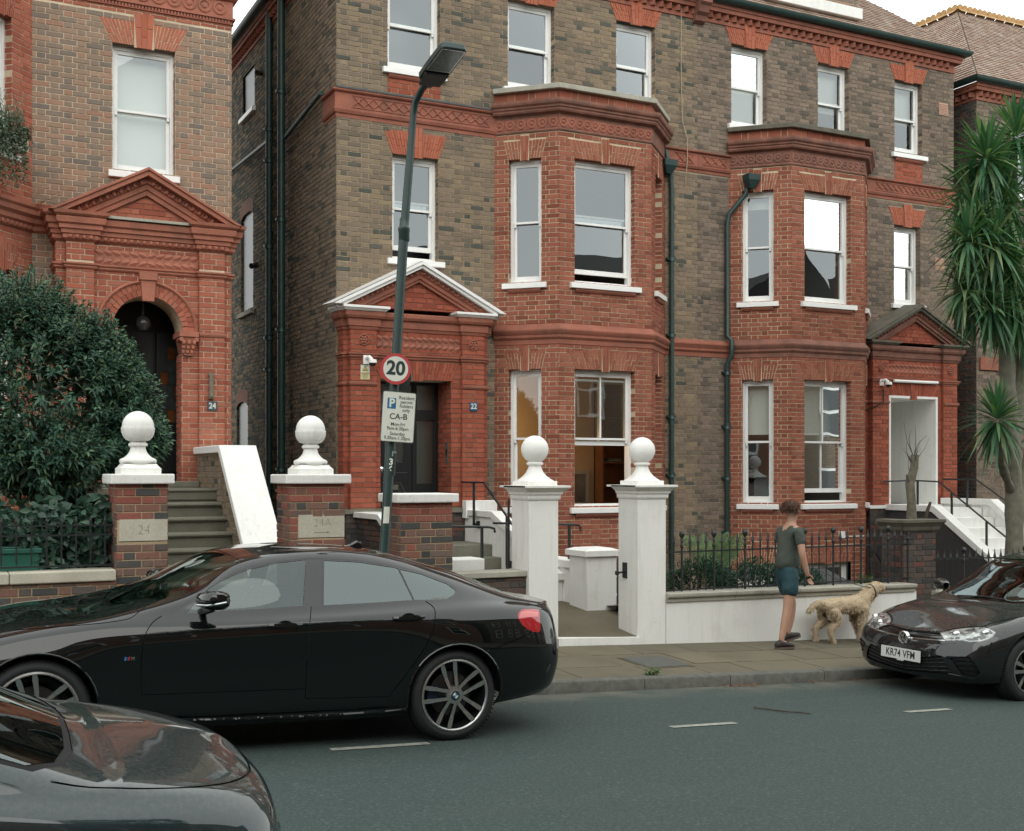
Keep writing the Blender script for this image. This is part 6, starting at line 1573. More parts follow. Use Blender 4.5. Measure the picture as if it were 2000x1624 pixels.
m_, n_, p_ = _nt('headlamp_face'); vo = N(n_, 'TexVoronoi'); vo.inputs['Scale'].default_value = 26; n_.links.new(pos(n_), vo.inputs['Vector'])
n_.links.new(ramp(n_, vo.outputs['Color'], [(.2, (.05, .055, .055)), (.5, (.26, .28, .275)), (.9, (.5, .52, .51))]), p_.inputs['Base Color']); p_.inputs['Metallic'].default_value = .35; p_.inputs['Roughness'].default_value = .22; p_.inputs['Coat Weight'].default_value = 1; p_.inputs['Coat Roughness'].default_value = .02; M['lampface'] = m_
M['lens'] = glass_mat('clear_lens', .10, (.85, .87, .86)); M['redlens'] = None
m_, n_, p_ = _nt('red_lens'); p_.inputs['Base Color'].default_value = (.38, .012, .018, 1); p_.inputs['Roughness'].default_value = .08; p_.inputs['Coat Weight'].default_value = 1; M['redlens'] = m_
m_, n_, p_ = _nt('pale_red_lens'); p_.inputs['Base Color'].default_value = (.62, .13, .12, 1); p_.inputs['Roughness'].default_value = .1; p_.inputs['Coat Weight'].default_value = 1; M['redpale'] = m_

class Skin:
    def __init__(s, net, mat4, sy):
        P = np.array(net, float)                      # K x N x 3  (x, w, z)
        K, Nn, _ = P.shape; s.K, s.N = K, Nn; s.sy = sy
        m = np.array([1, -1, 1.])
        Q = np.concatenate([(P[:, 1:2]*m), P, (P[:, -2:-1]*m)], 1)
        Q = np.concatenate([2*Q[:1]-Q[1:2], Q, Q[-2:-1]*m], 0); s.Q = Q
        s.M4 = np.array(mat4); s.cache = None
    @staticmethod
    def _w(t): return np.stack([-.5*t+t*t-.5*t**3, 1-2.5*t*t+1.5*t**3, .5*t+2*t*t-1.5*t**3, -.5*t*t+.5*t**3], -1)
    def ev(s, u, v):
        u = np.clip(u, 0, s.N-1-1e-9); v = np.clip(v, 0, s.K-1-1e-9)
        i = np.floor(u).astype(int); j = np.floor(v).astype(int); wu = s._w(u-i); wv = s._w(v-j); out = 0
        for a in range(4):
            for b in range(4): out = out + (wv[..., a]*wu[..., b])[..., None]*s.Q[j+a, i+b]
        return out
    def nrm(s, u, v, e=2e-3):
        du = s.ev(np.clip(u+e, 0, s.N-1), v)-s.ev(np.clip(u-e, 0, s.N-1), v); dv = s.ev(u, np.clip(v+e, 0, s.K-1))-s.ev(u, np.clip(v-e, 0, s.K-1))
        n = np.cross(du, dv); L = np.linalg.norm(n, axis=-1, keepdims=True); return -n/np.maximum(L, 1e-12)
    def world(s, P):
        Q = P.copy(); Q[..., 1] *= s.sy; return Q @ s.M4[:3, :3].T + s.M4[:3, 3]
    def project(s, P, kind):
        if kind == 'px':
            W = s.world(P); X = W[..., 0]*CS-W[..., 1]*SN; Z = W[..., 0]*SN+W[..., 1]*CS
            return np.stack([1000+FPX*X/Z, YH-FPX*(W[..., 2]-HC)/Z], -1)
        return P[..., [0, 2]] if kind == 'side' else P[..., [1, 2]] if kind == 'front' else P[..., [0, 1]]
    def inv(s, pts, kind):
        if s.cache is None:
            U, V = np.meshgrid(np.linspace(0, s.N-1, 170), np.linspace(0, s.K-1, 72)); s.cache = (U, V, s.ev(U, V), s.nrm(U, V))
        U, V, P, Nn = s.cache; pr = s.project(P, kind)
        if kind == 'px':
            W = s.world(P); Wn = Nn.copy(); Wn[..., 1] *= s.sy; Wn = Wn @ s.M4[:3, :3].T; cam_ = np.array([0, 0, HC])-W
            ok = (Wn*cam_).sum(-1) > 0; depth = np.linalg.norm(cam_, axis=-1)
        elif kind == 'side': ok = np.abs(Nn[..., 1]) > .25; depth = 0*P[..., 0]
        elif kind == 'front': ok = (P[..., 0] < .9); depth = P[..., 0]*.02
        else: ok = Nn[..., 2] > .15; depth = 0*P[..., 0]
        T = np.array(pts, float); u = np.zeros(len(T)); v = np.zeros(len(T)); pen = np.where(ok, 0, 1e9)
        for i, p in enumerate(T):
            d = ((pr-p)**2).sum(-1) + pen; k = np.argmin(d); u[i] = U.flat[k]; v[i] = V.flat[k]
        e = 1e-4
        for _ in range(12):
            f0 = s.project(s.ev(u, v), kind); fu = (s.project(s.ev(u+e, v), kind)-f0)/e; fv = (s.project(s.ev(u, v+e), kind)-f0)/e
            det = fu[:, 0]*fv[:, 1]-fu[:, 1]*fv[:, 0]; r = T-f0; g = np.abs(det) > 1e-7; det = np.where(g, det, 1)
            su = np.where(g, (r[:, 0]*fv[:, 1]-r[:, 1]*fv[:, 0])/det, 0); sv = np.where(g, (fu[:, 0]*r[:, 1]-fu[:, 1]*r[:, 0])/det, 0)
            u = np.clip(u+np.clip(su, -.15, .15), 0, s.N-1); v = np.clip(v+np.clip(sv, -.15, .15), 0, s.K-1)
        return list(zip(u.tolist(), v.tolist()))
def densify(pts, step, closed=True):
    out = []; n = len(pts)
    for i in range(n if closed else n-1):
        a, b = np.array(pts[i], float), np.array(pts[(i+1) % n], float); k = max(1, int(np.linalg.norm(b-a)/step))
        for j in range(k): out.append(tuple(a+(b-a)*j/k))
    if not closed: out.append(tuple(pts[-1]))
    return out
def smooth_poly(pts, closed=True, n=4):
    """rounded outline through the points"""
    P = [np.array(p, float) for p in pts]; out = []; m = len(P)
    for i in range(m if closed else m-1):
        p0, p1, p2, p3 = (P[(i-1) % m] if closed or i else P[0]), P[i], P[(i+1) % m], (P[(i+2) % m] if closed or i+2 < m else P[-1])
        for j in range(n):
            t = j/n; out.append(tuple(.5*((2*p1)+(-p0+p2)*t+(2*p0-5*p1+4*p2-p3)*t*t+(-p0+3*p1-3*p2+p3)*t**3)))
    if not closed: out.append(tuple(P[-1]))
    return out
def ribbon(pts, w):
    """thin closed polygon along a polyline"""
    P = [np.array(p, float) for p in pts]; L, Rr = [], []
    for i, p in enumerate(P):
        d = P[min(i+1, len(P)-1)]-P[max(i-1, 0)]; d /= max(1e-9, np.linalg.norm(d)); n = np.array([-d[1], d[0]])*w/2; L.append(tuple(p+n)); Rr.append(tuple(p-n))
    return L+Rr[::-1]
def inpoly(pts, poly):
    x, y = pts[:, 0], pts[:, 1]; c = np.zeros(len(pts), bool); P = np.array(poly); n = len(P); j = n-1
    for i in range(n):
        (xi, yi), (xj, yj) = P[i], P[j]
        with np.errstate(divide='ignore', invalid='ignore'):
            t = ((yi > y) != (yj > y)) & (x < (xj-xi)*(y-yi)/(yj-yi+1e-300)+xi)
        c ^= t; j = i
    return c
def cut_skin(car, skin, feats, body_mat, du=.1, dv=.125, body_name='body', umin=0, bodies=()):
    """feats: (name, kind, outline, material, inset, both sides as objects?)  first match wins; material None = opening"""
    polys = []
    for f in feats:
        step = {'px': 6, 'side': .03, 'front': .02, 'top': .04}[f[1]]
        polys.append(skin.inv(densify(f[2], step), f[1]))
    nu, nv = int((skin.N-1)/du), int((skin.K-1)/dv)
    vs = [(skin.N-1)*i/nu for i in range(nu+1)]; ws = [(skin.K-1)*j/nv for j in range(nv+1)]
    verts = [Vector((a, b)) for a in vs for b in ws]; edges = []
    for p in polys:
        n0 = len(verts); verts += [Vector(q) for q in p]; edges += [(n0+i, n0+(i+1) % len(p)) for i in range(len(p))]
    r = mgeo.delaunay_2d_cdt(verts, edges, [], 0, 1e-5)
    UV = np.array([(v.x, v.y) for v in r[0]]); F = np.array([f for f in r[2] if len(f) == 3])
    cen = UV[F].mean(1); own = np.full(len(F), -1)
    for k in range(len(polys)-1, -1, -1):
        ins = inpoly(cen, polys[k]); own[ins] = k
    P = skin.ev(UV[:, 0], UV[:, 1]); Nn = skin.nrm(UV[:, 0], UV[:, 1])
    ok = np.isfinite(Nn).all(1)
    def emit(fs, name, mat, inset, parent, sides=(1, -1)):
        objs = []
        V = []; NO = []; FF = []
        used = np.unique(fs); mp = -np.ones(len(P), int); mp[used] = np.arange(len(used))
        for sd_ in sides:
            q = (P[used]-Nn[used]*inset).copy(); nn = Nn[used].copy(); q[:, 1] *= sd_*skin.sy; nn[:, 1] *= sd_*skin.sy; o0 = len(V)
            V += [tuple(x) for x in q.tolist()]; NO += [tuple(x) for x in nn.tolist()]
            ff = mp[fs]; g = np.cross(q[ff[:, 1]]-q[ff[:, 0]], q[ff[:, 2]]-q[ff[:, 0]]); flip = (g*nn[ff[:, 0]]).sum(1) < 0
            ff = np.where(flip[:, None], ff[:, [0, 2, 1]], ff)+o0; FF += [tuple(x) for x in ff.tolist()]
        me = bpy.data.meshes.new(name); me.from_pydata(V, [], FF); me.materials.append(mat)
        me.polygons.foreach_set('use_smooth', [True]*len(me.polygons))
        me.normals_split_custom_set_from_vertices(NO)
        o = bpy.data.objects.new(name, me); COL.objects.link(o); o.parent = parent; return o
    groups = {}
    for k, f in enumerate(feats):
        if f[3] is None: continue
        fs = F[own == k]
        if len(fs): groups.setdefault((f[0], f[3].name, f[4], f[5], k if f[0] == 'shut_line' else -1), []).append(fs)
    for (nm, mt, ins, both, _), fl in groups.items():
        fs = np.concatenate(fl); mat = bpy.data.materials[mt]
        if both:
            for sd_ in (1, -1): emit(fs, nm, mat, ins, car, (sd_,))
        else: emit(fs, nm, mat, ins, car)
    fs = F[own == -1]
    emit(fs, body_name, body_mat, 0, car)
    return P, UV
def wheel(car, x, y, sy, r, style, rimr, width=.22):
    """wheel with tyre and spoked rim; outer face looks along sy"""
    w = bpy.data.objects.new('wheel', None); COL.objects.link(w); w.parent = car; w.location = (x, y, r); w.rotation_euler = (R(90) if sy < 0 else R(-90), 0, 0); w.empty_display_size = .1
    # local z = outward
    h = width/2
    mb = MB(); mb.lathe([(rimr-.005, -h), (r-.045, -h), (r-.012, -h+.02), (r, -h+.045), (r, h-.045), (r-.010, h-.02), (r-.04, h-.002), (rimr+.02, h), (rimr, h-.012)], (0, 0, -h), 64)
    for k in range(64):
        t0 = 2*math.pi*k/64; c, s_ = math.cos(t0), math.sin(t0)
    mb.build('tyre', M['tyre'], w, smooth=True)
    tr = MB()
    for k in range(70):
        t0 = 2*math.pi*k/70; d = Vector((math.cos(t0), math.sin(t0), 0)); e = Vector((-math.sin(t0), math.cos(t0), 0))
        for (z0, z1) in ((-.05, -.012), (-2*h+.012, -2*h+.05)):
            tr.add([d*(r+.001)+Vector((0, 0, z0)), d*(r+.001)+Vector((0, 0, z1)), d*(r-.012)+Vector((0, 0, z1+(.012 if z1 > -.05 else 0)))+e*.004, d*(r+.001)+e*.009+Vector((0, 0, z1)), d*(r+.001)+e*.009+Vector((0, 0, z0))], [(0, 1, 3, 4), (1, 2, 3)])
    o = tr.build('tread_grooves', M['shut'], w); o['kind'] = 'stuff'
    mb = MB(); mb.lathe([(rimr+.004, -.012), (rimr+.006, -.002), (rimr-.006, .002), (rimr-.014, -.006)], (0, 0, 0), 64); mb.build('rim_lip', M['wheelface'], w, smooth=True)
    mb = MB(); mb.lathe([(rimr-.012, -.004), (rimr-.018, -.03), (rimr-.035, -.06), (rimr-.04, -.18), (.05, -.19)], (0, 0, 0), 48); mb.build('rim_barrel', M['wheeldark'], w, smooth=True)
    mb = MB(); mb.lathe([(rimr*.62, -.11), (rimr*.62, -.13), (.04, -.13)], (0, 0, 0), 40); mb.lathe([(.04, -.11), (rimr*.62, -.11)], (0, 0, 0), 40); mb.build('brake_disc', plain('brake_steel_%s_%.1f' % (style, x), (.12, .12, .12), .4, .2, 20, metal=.8), w, smooth=True)
    if style == 'double':
        spec = []
        for k in range(5):
            for sgn in (-1, 1): spec.append((k*72+90+15, sgn))
    else: spec = [(k*72+90+7, sgn) for k in range(5) for sgn in (-1, 1)]
    for (deg, sgn) in spec:
        t0 = R(deg); d = Vector((math.cos(t0), math.sin(t0), 0)); e = Vector((-math.sin(t0), math.cos(t0), 0))
        if style == 'double': c0, c1, w0, w1, wm = .026*sgn, .050*sgn, .012, .017, .013
        else: c0, c1, w0, w1, wm = .018*sgn, .046*sgn, .015, .02, .016
        stn = [(.052, c0, w0, -.004), (rimr*.55, (c0*.45+c1*.55), wm, -.012), (rimr*.80, c1*.92, w1, -.006), (rimr-.006, c1, w1*.8, -.002)]
        mb = MB(); vs = []
        for (rr, cc, ww, zz) in stn:
            for (ee, z2) in ((-ww, zz), (ww, zz), (ww*.8, zz-.035), (-ww*.8, zz-.035)): vs.append(d*rr+e*(cc+ee)+Vector((0, 0, z2)))
        n = len(stn); fs = [(i*4+j, i*4+(j+1) % 4, i*4+4+(j+1) % 4, i*4+4+j) for i in range(n-1) for j in range(4)]
        mis = [0 if j == 0 else 1 for i in range(n-1) for j in range(4)]
        mb.v = [tuple(v) for v in vs]; mb.f = fs; mb.m = mis; mb.build('spoke', [M['wheelface'], M['wheeldark']], w)
    mb = MB(); mb.lathe([(.001, .0), (.034, .0), (.036, -.003), (.062, -.006), (.066, -.012), (.066, -.05)], (0, 0, 0), 28); mb.build('hub', M['wheelface'], w, smooth=True)
    if style == 'double':
        mb = MB(); mb.lathe([(.001, .002), (.033, .002), (.034, -.002)], (0, 0, 0), 24); mb.build('hub_badge', M['trimblack'], w, smooth=True)
        for q in range(4):
            mb = MB(); mb.lathe([(.0005, .0035), (.022, .0035)], (0, 0, 0), 6, a0=R(90*q), a1=R(90*q+90)); mb.build('badge_quarter', M['platewhite'] if q % 2 else M['signblue'], w)
        mb = MB(); mb.box(-.20, -.11, -.05, .06, -.10, -.05); mb.build('brake_caliper', plain('dark_blue_caliper%.1f' % (x+y), (.01, .025, .07), .4), w, bevel=.01)
    else:
        mb = MB(); mb.lathe([(.001, .003), (.03, .003), (.031, -.002)], (0, 0, 0), 24); mb.build('hub_badge', M['trimblack'], w, smooth=True)
    return w
def cabin(car, x0, x1, zb, zs, hw, steer=True, colour='seat'):
    mb = MB(); mb.box(x0, x1, -hw, hw, zb, zb+.03); mb.box(x0+.05, x0+.30, -hw+.05, hw-.05, zb+.3, zs-.05); mb.build('cabin_floor', M['cabin'], car)
    for (x, ys) in ((x0+.95, (-.36, .36)), (x1-.55, (-.36, .36))):
        for y in ys:
            mb = MB()
            mb.prism([(x-.25, zb+.05), (x+.25, zb+.05), (x+.27, zb+.28), (x-.25, zb+.32)], lambda p: (p[0], y-.24, p[1]), lambda p: (p[0], y+.24, p[1]))
            mb.prism([(x+.18, zb+.25), (x+.30, zb+.25), (x+.44, zs+.02), (x+.34, zs+.03)], lambda p: (p[0], y-.23, p[1]), lambda p: (p[0], y+.23, p[1]))
            mb.prism([(x+.36, zs+.05), (x+.44, zs+.05), (x+.47, zs+.20), (x+.40, zs+.21)], lambda p: (p[0], y-.12, p[1]), lambda p: (p[0], y+.12, p[1])); mb.build('seat', M[colour], car, bevel=.03)
    if steer:
        mb = MB(); c = Vector((x0+.48, .36, zs-.03)); pts = [c+Vector((.06*math.sin(t), .18*math.cos(t), .17*math.sin(t))) for t in [2*math.pi*k/20 for k in range(21)]]; mb.tube(pts, .015, 6); mb.build('steering_wheel', M['cabin'], car)
def wells(car, xs, r, hw, wth=.32):
    for x in xs:
        for sg in (-1, 1):
            mb = MB(); P = []
            for k in range(17):
                t = math.pi*k/16-.0; P += [(x+(r+.01)*math.cos(t), sg*(hw-.03), .33+(r+.01)*math.sin(t)), (x+(r+.01)*math.cos(t), sg*(hw-wth), .33+(r+.01)*math.sin(t))]
            mb.add(P, [(2*k, 2*k+2, 2*k+3, 2*k+1) for k in range(16)]); mb.box(x-r, x+r, sg*(hw-wth)-.01, sg*(hw-wth)+.01, .15, .33+r); mb.build('wheel_arch_liner', M['shut'], car)
def tr(x, y, z=0, rz=0): return Matrix.Translation((x, y, z)) @ Matrix.Rotation(rz, 4, 'Z')
PITCH = math.atan(.0437)

# ================================================================== black fastback, side on
AF = -.16; BC = 8.635
mB = Matrix.Translation((AF+3.6, BC, zroad(AF+3.6)-.008)) @ Matrix.Rotation(PITCH, 4, 'Y') @ Matrix.Translation((-3.6, 0, 0))
bmw = empty('fastback_car', (0, 0, 0), 'glossy black four door fastback car parked side on at the kerb', 'car'); bmw.matrix_world = mB; bpy.context.view_layer.update()
net = [
 [(.02,0,.22),(.05,.40,.22),(.20,.70,.22),(.42,.80,.22),(.79,.82,.21),(1.2,.82,.20),(1.62,.82,.195),(2.1,.82,.19),(2.6,.82,.19),(3.1,.82,.19),(3.6,.82,.21),(4.05,.80,.255),(4.44,.66,.29),(4.58,.36,.31),(4.60,0,.31)],
 [(0,0,.33),(.04,.42,.33),(.18,.74,.33),(.42,.85,.32),(.79,.885,.32),(1.2,.885,.30),(1.62,.885,.29),(2.1,.885,.285),(2.6,.885,.285),(3.1,.89,.29),(3.6,.90,.32),(4.08,.86,.345),(4.48,.71,.365),(4.62,.38,.38),(4.64,0,.38)],
 [(-.01,0,.52),(.03,.42,.52),(.17,.75,.53),(.42,.885,.57),(.79,.928,.63),(1.2,.900,.60),(1.62,.888,.56),(2.1,.886,.55),(2.6,.888,.56),(3.1,.905,.60),(3.6,.938,.665),(4.08,.905,.63),(4.50,.75,.58),(4.64,.40,.58),(4.665,0,.58)],
 [(.02,0,.64),(.06,.42,.64),(.22,.72,.66),(.45,.85,.70),(.79,.893,.755),(1.2,.898,.782),(1.62,.905,.80),(2.1,.908,.825),(2.6,.912,.85),(3.1,.912,.875),(3.6,.905,.895),(4.08,.865,.90),(4.45,.73,.855),(4.585,.42,.835),(4.61,0,.835)],
 [(.05,0,.68),(.09,.42,.69),(.28,.66,.73),(.50,.78,.775),(.80,.825,.83),(1.2,.825,.885),(1.60,.815,.925),(2.1,.812,.948),(2.6,.805,.970),(3.1,.795,.992),(3.6,.775,1.008),(4.08,.735,.993),(4.40,.675,.955),(4.565,.42,.937),(4.60,0,.93)],
 [(.08,0,.70),(.14,.38,.715),(.34,.56,.76),(.52,.63,.81),(.80,.66,.868),(1.18,.68,.912),(1.74,.685,1.052),(2.1,.635,1.228),(2.6,.60,1.302),(3.1,.585,1.276),(3.62,.585,1.160),(4.12,.60,1.03),(4.40,.60,.975),(4.57,.40,.962),(4.61,0,.955)],
 [(.12,0,.715),(.22,.22,.745),(.42,.30,.80),(.56,.32,.835),(.82,.33,.89),(1.28,.345,.925),(1.66,.36,1.095),(2.08,.355,1.283),(2.6,.34,1.338),(3.15,.335,1.322),(3.72,.34,1.20),(4.27,.355,1.015),(4.45,.355,.98),(4.575,.25,.968),(4.615,0,.958)],
 [(.16,0,.725),(.28,0,.765),(.46,0,.82),(.60,0,.85),(.84,0,.90),(1.27,0,.93),(1.64,0,1.11),(2.06,0,1.298),(2.6,0,1.350),(3.15,0,1.335),(3.74,0,1.21),(4.29,0,1.022),(4.46,0,.988),(4.575,0,.973),(4.62,0,.96)]]
skB = Skin(net, mB, -1)
def zp(o, sc, pts): return [(o[0]+x*sc, o[1]+y*sc) for x, y in pts]
z2 = lambda pts: zp((560, 1040), .35, pts); z1 = lambda pts: zp((0, 1040), .3595, pts)
dlo = z1([(930,452),(1030,372),(1130,292),(1250,232),(1350,196),(1500,160),(1670,142),(1755,141)]) + z2([(205,148),(400,158),(600,188),(750,224),(900,280),(944,312),(950,330),(935,358),(890,380),(700,386),(205,413)]) + z1([(1700,403),(1500,415),(1120,440),(1000,449)])
def shrink(poly, d):
    P = np.array(poly); n = len(P); A = 0
    for i in range(n): A += P[i][0]*P[(i+1) % n][1]-P[(i+1) % n][0]*P[i][1]
    sg = 1 if A > 0 else -1; out = []
    for i in range(n):
        t = P[(i+1) % n]-P[i-1]; t = t/max(1e-9, np.linalg.norm(t)); out.append(tuple(P[i]+sg*np.array([-t[1], t[0]])*d))
    return out
pane_f = z1([(1010,440),(1120,432),(1500,409),(1648,399),(1662,148),(1500,167),(1350,203),(1250,240),(1138,299)])
pane_r = z2([(210,157),(400,166),(600,196),(622,203),(706,377),(500,391),(207,407)])
pane_q = z2([(632,206),(750,232),(895,287),(938,318),(942,330),(928,351),(887,373),(714,377)])
bpil = z1([(1663,146),(1752,146),(1752,404),(1650,402)])
circle = lambda c, r, n=40: [(c[0]+r*math.cos(2*math.pi*k/n), c[1]+r*math.sin(2*math.pi*k/n)) for k in range(n)]
G_ = 1.5
gapB = [ribbon(smooth_poly(z2([(137,415),(128,520),(118,640),(110,780),(104,925)]), False), G_),
        ribbon(smooth_poly(z2([(775,386),(812,412),(828,445),(822,520),(790,610),(740,690),(660,800),(572,915)]), False), G_+.3),
        ribbon(smooth_poly(z1([(878,455),(830,490),(795,545),(777,610),(768,700),(765,800),(768,880)]), False), G_+.3),
        ribbon(z1([(768,885),(1200,868),(1660,850)])+z2([(100,928),(300,925),(572,917)]), 1.2),
        ribbon(smooth_poly(z1([(790,406),(745,440),(700,470),(600,488),(500,499),(250,519),(60,533)]), False), G_),
        ribbon(smooth_poly(z2([(1098,668),(1180,640),(1280,600),(1345,570),(1368,545)]), False), G_)]
tail = smooth_poly(z2([(1289,466),(1308,436),(1345,429),(1385,430),(1408,440),(1414,500),(1413,552),(1385,556),(1350,545),(1310,510)]), True, 3)
tail2 = z2([(1296,478),(1306,446),(1345,438),(1402,446),(1404,470),(1340,474)])
wsB = [(1.30,-.05),(1.31,.2),(1.36,.4),(1.46,.58),(1.60,.675),(1.76,.655),(1.95,.615),(2.09,.575),(2.075,.3),(2.06,-.05)]
rwB = [(3.28,-.05),(3.29,.3),(3.34,.47),(3.55,.50),(3.9,.50),(4.15,.49),(4.2,.40),(4.24,.2),(4.25,-.05)]
door_f = z1([(880,452),(1700,403),(1668,700),(1655,850),(1200,868),(770,885),(765,800),(768,700),(777,610),(795,545),(830,490)])
door_r = z2([(137,415),(775,386),(812,412),(828,445),(822,520),(790,610),(740,690),(660,800),(572,915),(300,923),(104,925),(118,640)])
feats = [('window_pane', 'px', pane_f, M['glasscar'], .004, True), ('rear_pane', 'px', pane_r, M['glasstint'], .004, True), ('quarter_pane', 'px', pane_q, M['glasstint'], .004, True),
         ('pillar_trim', 'px', bpil, M['trimblack'], .002, True), ('window_trim', 'px', dlo, M['trimblack'], .001, True),
         ('wheel_opening', 'side', circle((.79, .335), .368), None, 0, False), ('wheel_opening', 'side', circle((3.60, .335), .368), None, 0, False)]
feats += [('shut_line', 'px', g, M['shut'], .006, True) for g in gapB]
feats += [('tail_light_band', 'px', tail2, M['redpale'], -.001, True), ('tail_light', 'px', tail, M['redlens'], -.001, True), ('windscreen', 'top', wsB, M['glasscar'], .003, False), ('rear_window', 'top', rwB, M['glasstint'], .003, False),
          ('door', 'px', door_f, M['paintblack'], 0, True), ('rear_door', 'px', door_r, M['paintblack'], 0, True)]
cut_skin(bmw, skB, feats, M['paintblack'], du=.08, dv=.1)
for x in (.79, 3.60):
    for sg in (-1, 1): wheel(bmw, x, sg*.895, sg, .331, 'double', .254, .225)
wells(bmw, (.79, 3.60), .37, .90)
mb = MB(); mb.box(.3, 3.9, -.74, .74, .21, .25); mb.box(3.9, 4.4, -.6, .6, .31, .36); mb.build('underbody', M['shut'], bmw)
cabin(bmw, 1.45, 3.6, .30, .93, .72)
# wheel arch lips
for x in (.79, 3.60):
    for sg in (-1, 1):
        mb = MB(); pts = []
        for k in range(25):
            t = R(-22)+R(224)*k/24; p = skB.inv([(x+.369*math.cos(t), max(.215, .335+.369*math.sin(t)))], 'side')[0] if sg < 0 else None
            if sg < 0: q = skB.ev(np.array(p[0]), np.array(p[1])); pts.append((q[0], -q[1]+.004, q[2]))
        if sg < 0: lipB = pts
        else: pts = [(a, -b, c) for a, b, c in lipB]
        mb.tube(pts, .008, 6); mb.build('arch_lip', M['paintblack'], bmw, smooth=True)
def handle(car, skin, px0, px1, sy, mat='paintblack'):
    a, b = [skin.ev(np.array(u), np.array(v)) for u, v in skin.inv([px0, px1], 'px')]
    for sg in (1, -1):
        mb = MB(); n = 9; vs = []
        for k in range(n):
            t = k/(n-1); x = a[0]+(b[0]-a[0])*t; z = a[2]+(b[2]-a[2])*t; w = a[1]+(b[1]-a[1])*t
            out = w+.012+.026*math.sin(math.pi*t)**.6; hh = .012+.006*math.sin(math.pi*t)
            for (dw, dz) in ((-.02, hh*.6), (0, hh), (.006, 0), (0, -hh), (-.02, -hh*.6)): vs.append((x, sg*skin.sy*(out+dw), z+dz))
        mb.add(vs, [(i*5+j, i*5+5+j, i*5+6+j, i*5+1+j) for i in range(n-1) for j in range(4)] + [(0, 1, 2, 3, 4), tuple(range((n-1)*5+4, (n-1)*5-1, -1))]); mb.build('door_handle', M[mat], car, smooth=True)
        # cup behind the grip
        mb = MB(); c = (a+b)/2; vs = [(c[0], sg*skin.sy*(c[1]-.02), c[2]-.012)]
        for k in range(20):
            t = 2*math.pi*k/20; xx, zz = c[0]+.055*math.cos(t), c[2]-.006+.036*math.sin(t); vs.append((xx, sg*skin.sy*(c[1]+.004), zz))
        mb.add(vs, [(0, k+1, (k+1) % 20+1) for k in range(20)]); mb.build('handle_cup', M['shut'], car, smooth=True)
handle(bmw, skB, (523, 1222), (590, 1220), -1); handle(bmw, skB, (767, 1208), (829, 1204), -1)
def mirror(car, x0, z0, w0, sy, s=1.0, mat='paintblack', ind=True):
    for sg in (1, -1):
        y = lambda w: sg*sy*w
        sec = [(0.0, .010, .05, .035), (.035, .03, .075, .055), (.11, .055, .092, .066), (.19, .075, .085, .066), (.225, .08, .05, .045), (.232, .08, .005, .005)]
        mb = MB(); vs = []; n = 14
        for (w, dx, rx, rz) in sec:
            for k in range(n):
                t = 2*math.pi*k/n; cx, cz = math.cos(t), math.sin(t); vs.append((x0+(dx+rx*np.sign(cx)*abs(cx)**.7)*s, y(w0+w*s), z0+(rz*np.sign(cz)*abs(cz)**.7+.012*w/.2)*s))
        mb.add(vs, [(i*n+k, i*n+(k+1) % n, i*n+n+(k+1) % n, i*n+n+k) for i in range(len(sec)-1) for k in range(n)]); mb.build('wing_mirror', M[mat], car, smooth=True)
        mb = MB(); mb.tube([(x0+.02, y(w0-.09), z0-.09), (x0+.04, y(w0-.02), z0-.075), (x0+.06, y(w0+.08*s), z0-.055)], [.028, .022, .02], 8); mb.build('mirror_stalk', M['trimblack'], car, smooth=True)
        if ind:
            mb = MB(); pts = [(x0+(-.045)*s, y(w0+.08*s), z0-.03*s), (x0+.0*s, y(w0+.20*s), z0-.022*s), (x0+.07*s, y(w0+.236*s), z0-.008*s), (x0+.125*s, y(w0+.225*s), z0+.002*s)]; mb.tube(pts, .008*s, 6); mb.build('mirror_indicator', M['chrome'], car, smooth=True)
mirror(bmw, 1.765, 1.025, .885, -1, .92)
mb = MB(); c = skB.inv([(745, 1070)], 'px')[0]
mb.prism([(-.09, 0), (.07, 0), (.055, .04), (.02, .052), (-.02, .03)], lambda p: (3.10+p[0], -.02, 1.337+p[1]), lambda p: (3.10+p[0], .02, 1.337+p[1])); mb.build('roof_aerial', M['paintblack'], bmw, bevel=.01)
# side skirt highlight blade and rear diffuser lip
for sg in (-1, 1):
    mb = MB(); mb.tube([(1.25, sg*.888, .262), (1.9, sg*.905, .246), (2.6, sg*.912, .238), (3.05, sg*.908, .244), (3.18, sg*.90, .25)], [.008, .014, .015, .013, .004], 8); mb.build('side_skirt', M['paintblack'], bmw, smooth=True)
# small badge with three bars on the front wing
bd = [skB.ev(np.array(u), np.array(v)) for u, v in skB.inv([(253, 1287)], 'px')][0]
for i, cmat in enumerate((flat('badge_light_blue', (.03, .2, .42)), flat('badge_navy', (.02, .04, .16)), flat('badge_red', (.45, .02, .02)))):
    mb = MB(); x = bd[0]-.032+.011*i; mb.prism([(x, bd[2]-.011), (x+.009, bd[2]-.011), (x+.013, bd[2]+.011), (x+.004, bd[2]+.011)], lambda p: (p[0], -bd[1]-.004, p[1]), lambda p: (p[0], -bd[1]+.004, p[1])); mb.build('badge_bar', cmat, bmw)
t = text_mesh('M', .03, M['chrome'], 'badge_letter', bmw, 1.0, bold=.001); t.matrix_local = Matrix.Translation((bd[0]+.02, -bd[1]-.005, bd[2])) @ Matrix.Rotation(R(90), 4, 'X')
# logo decal on the quarter glass
qd = [skB.ev(np.array(u), np.array(v)) for u, v in skB.inv([(858, 1168)], 'px')][0]
mb = MB(); mb.box(qd[0]-.05, qd[0]+.05, -qd[1]-.003, -qd[1]-.002, qd[2]-.006, qd[2]+.006); mb.build('glass_decal', flat('decal_grey', (.35, .37, .36)), bmw)

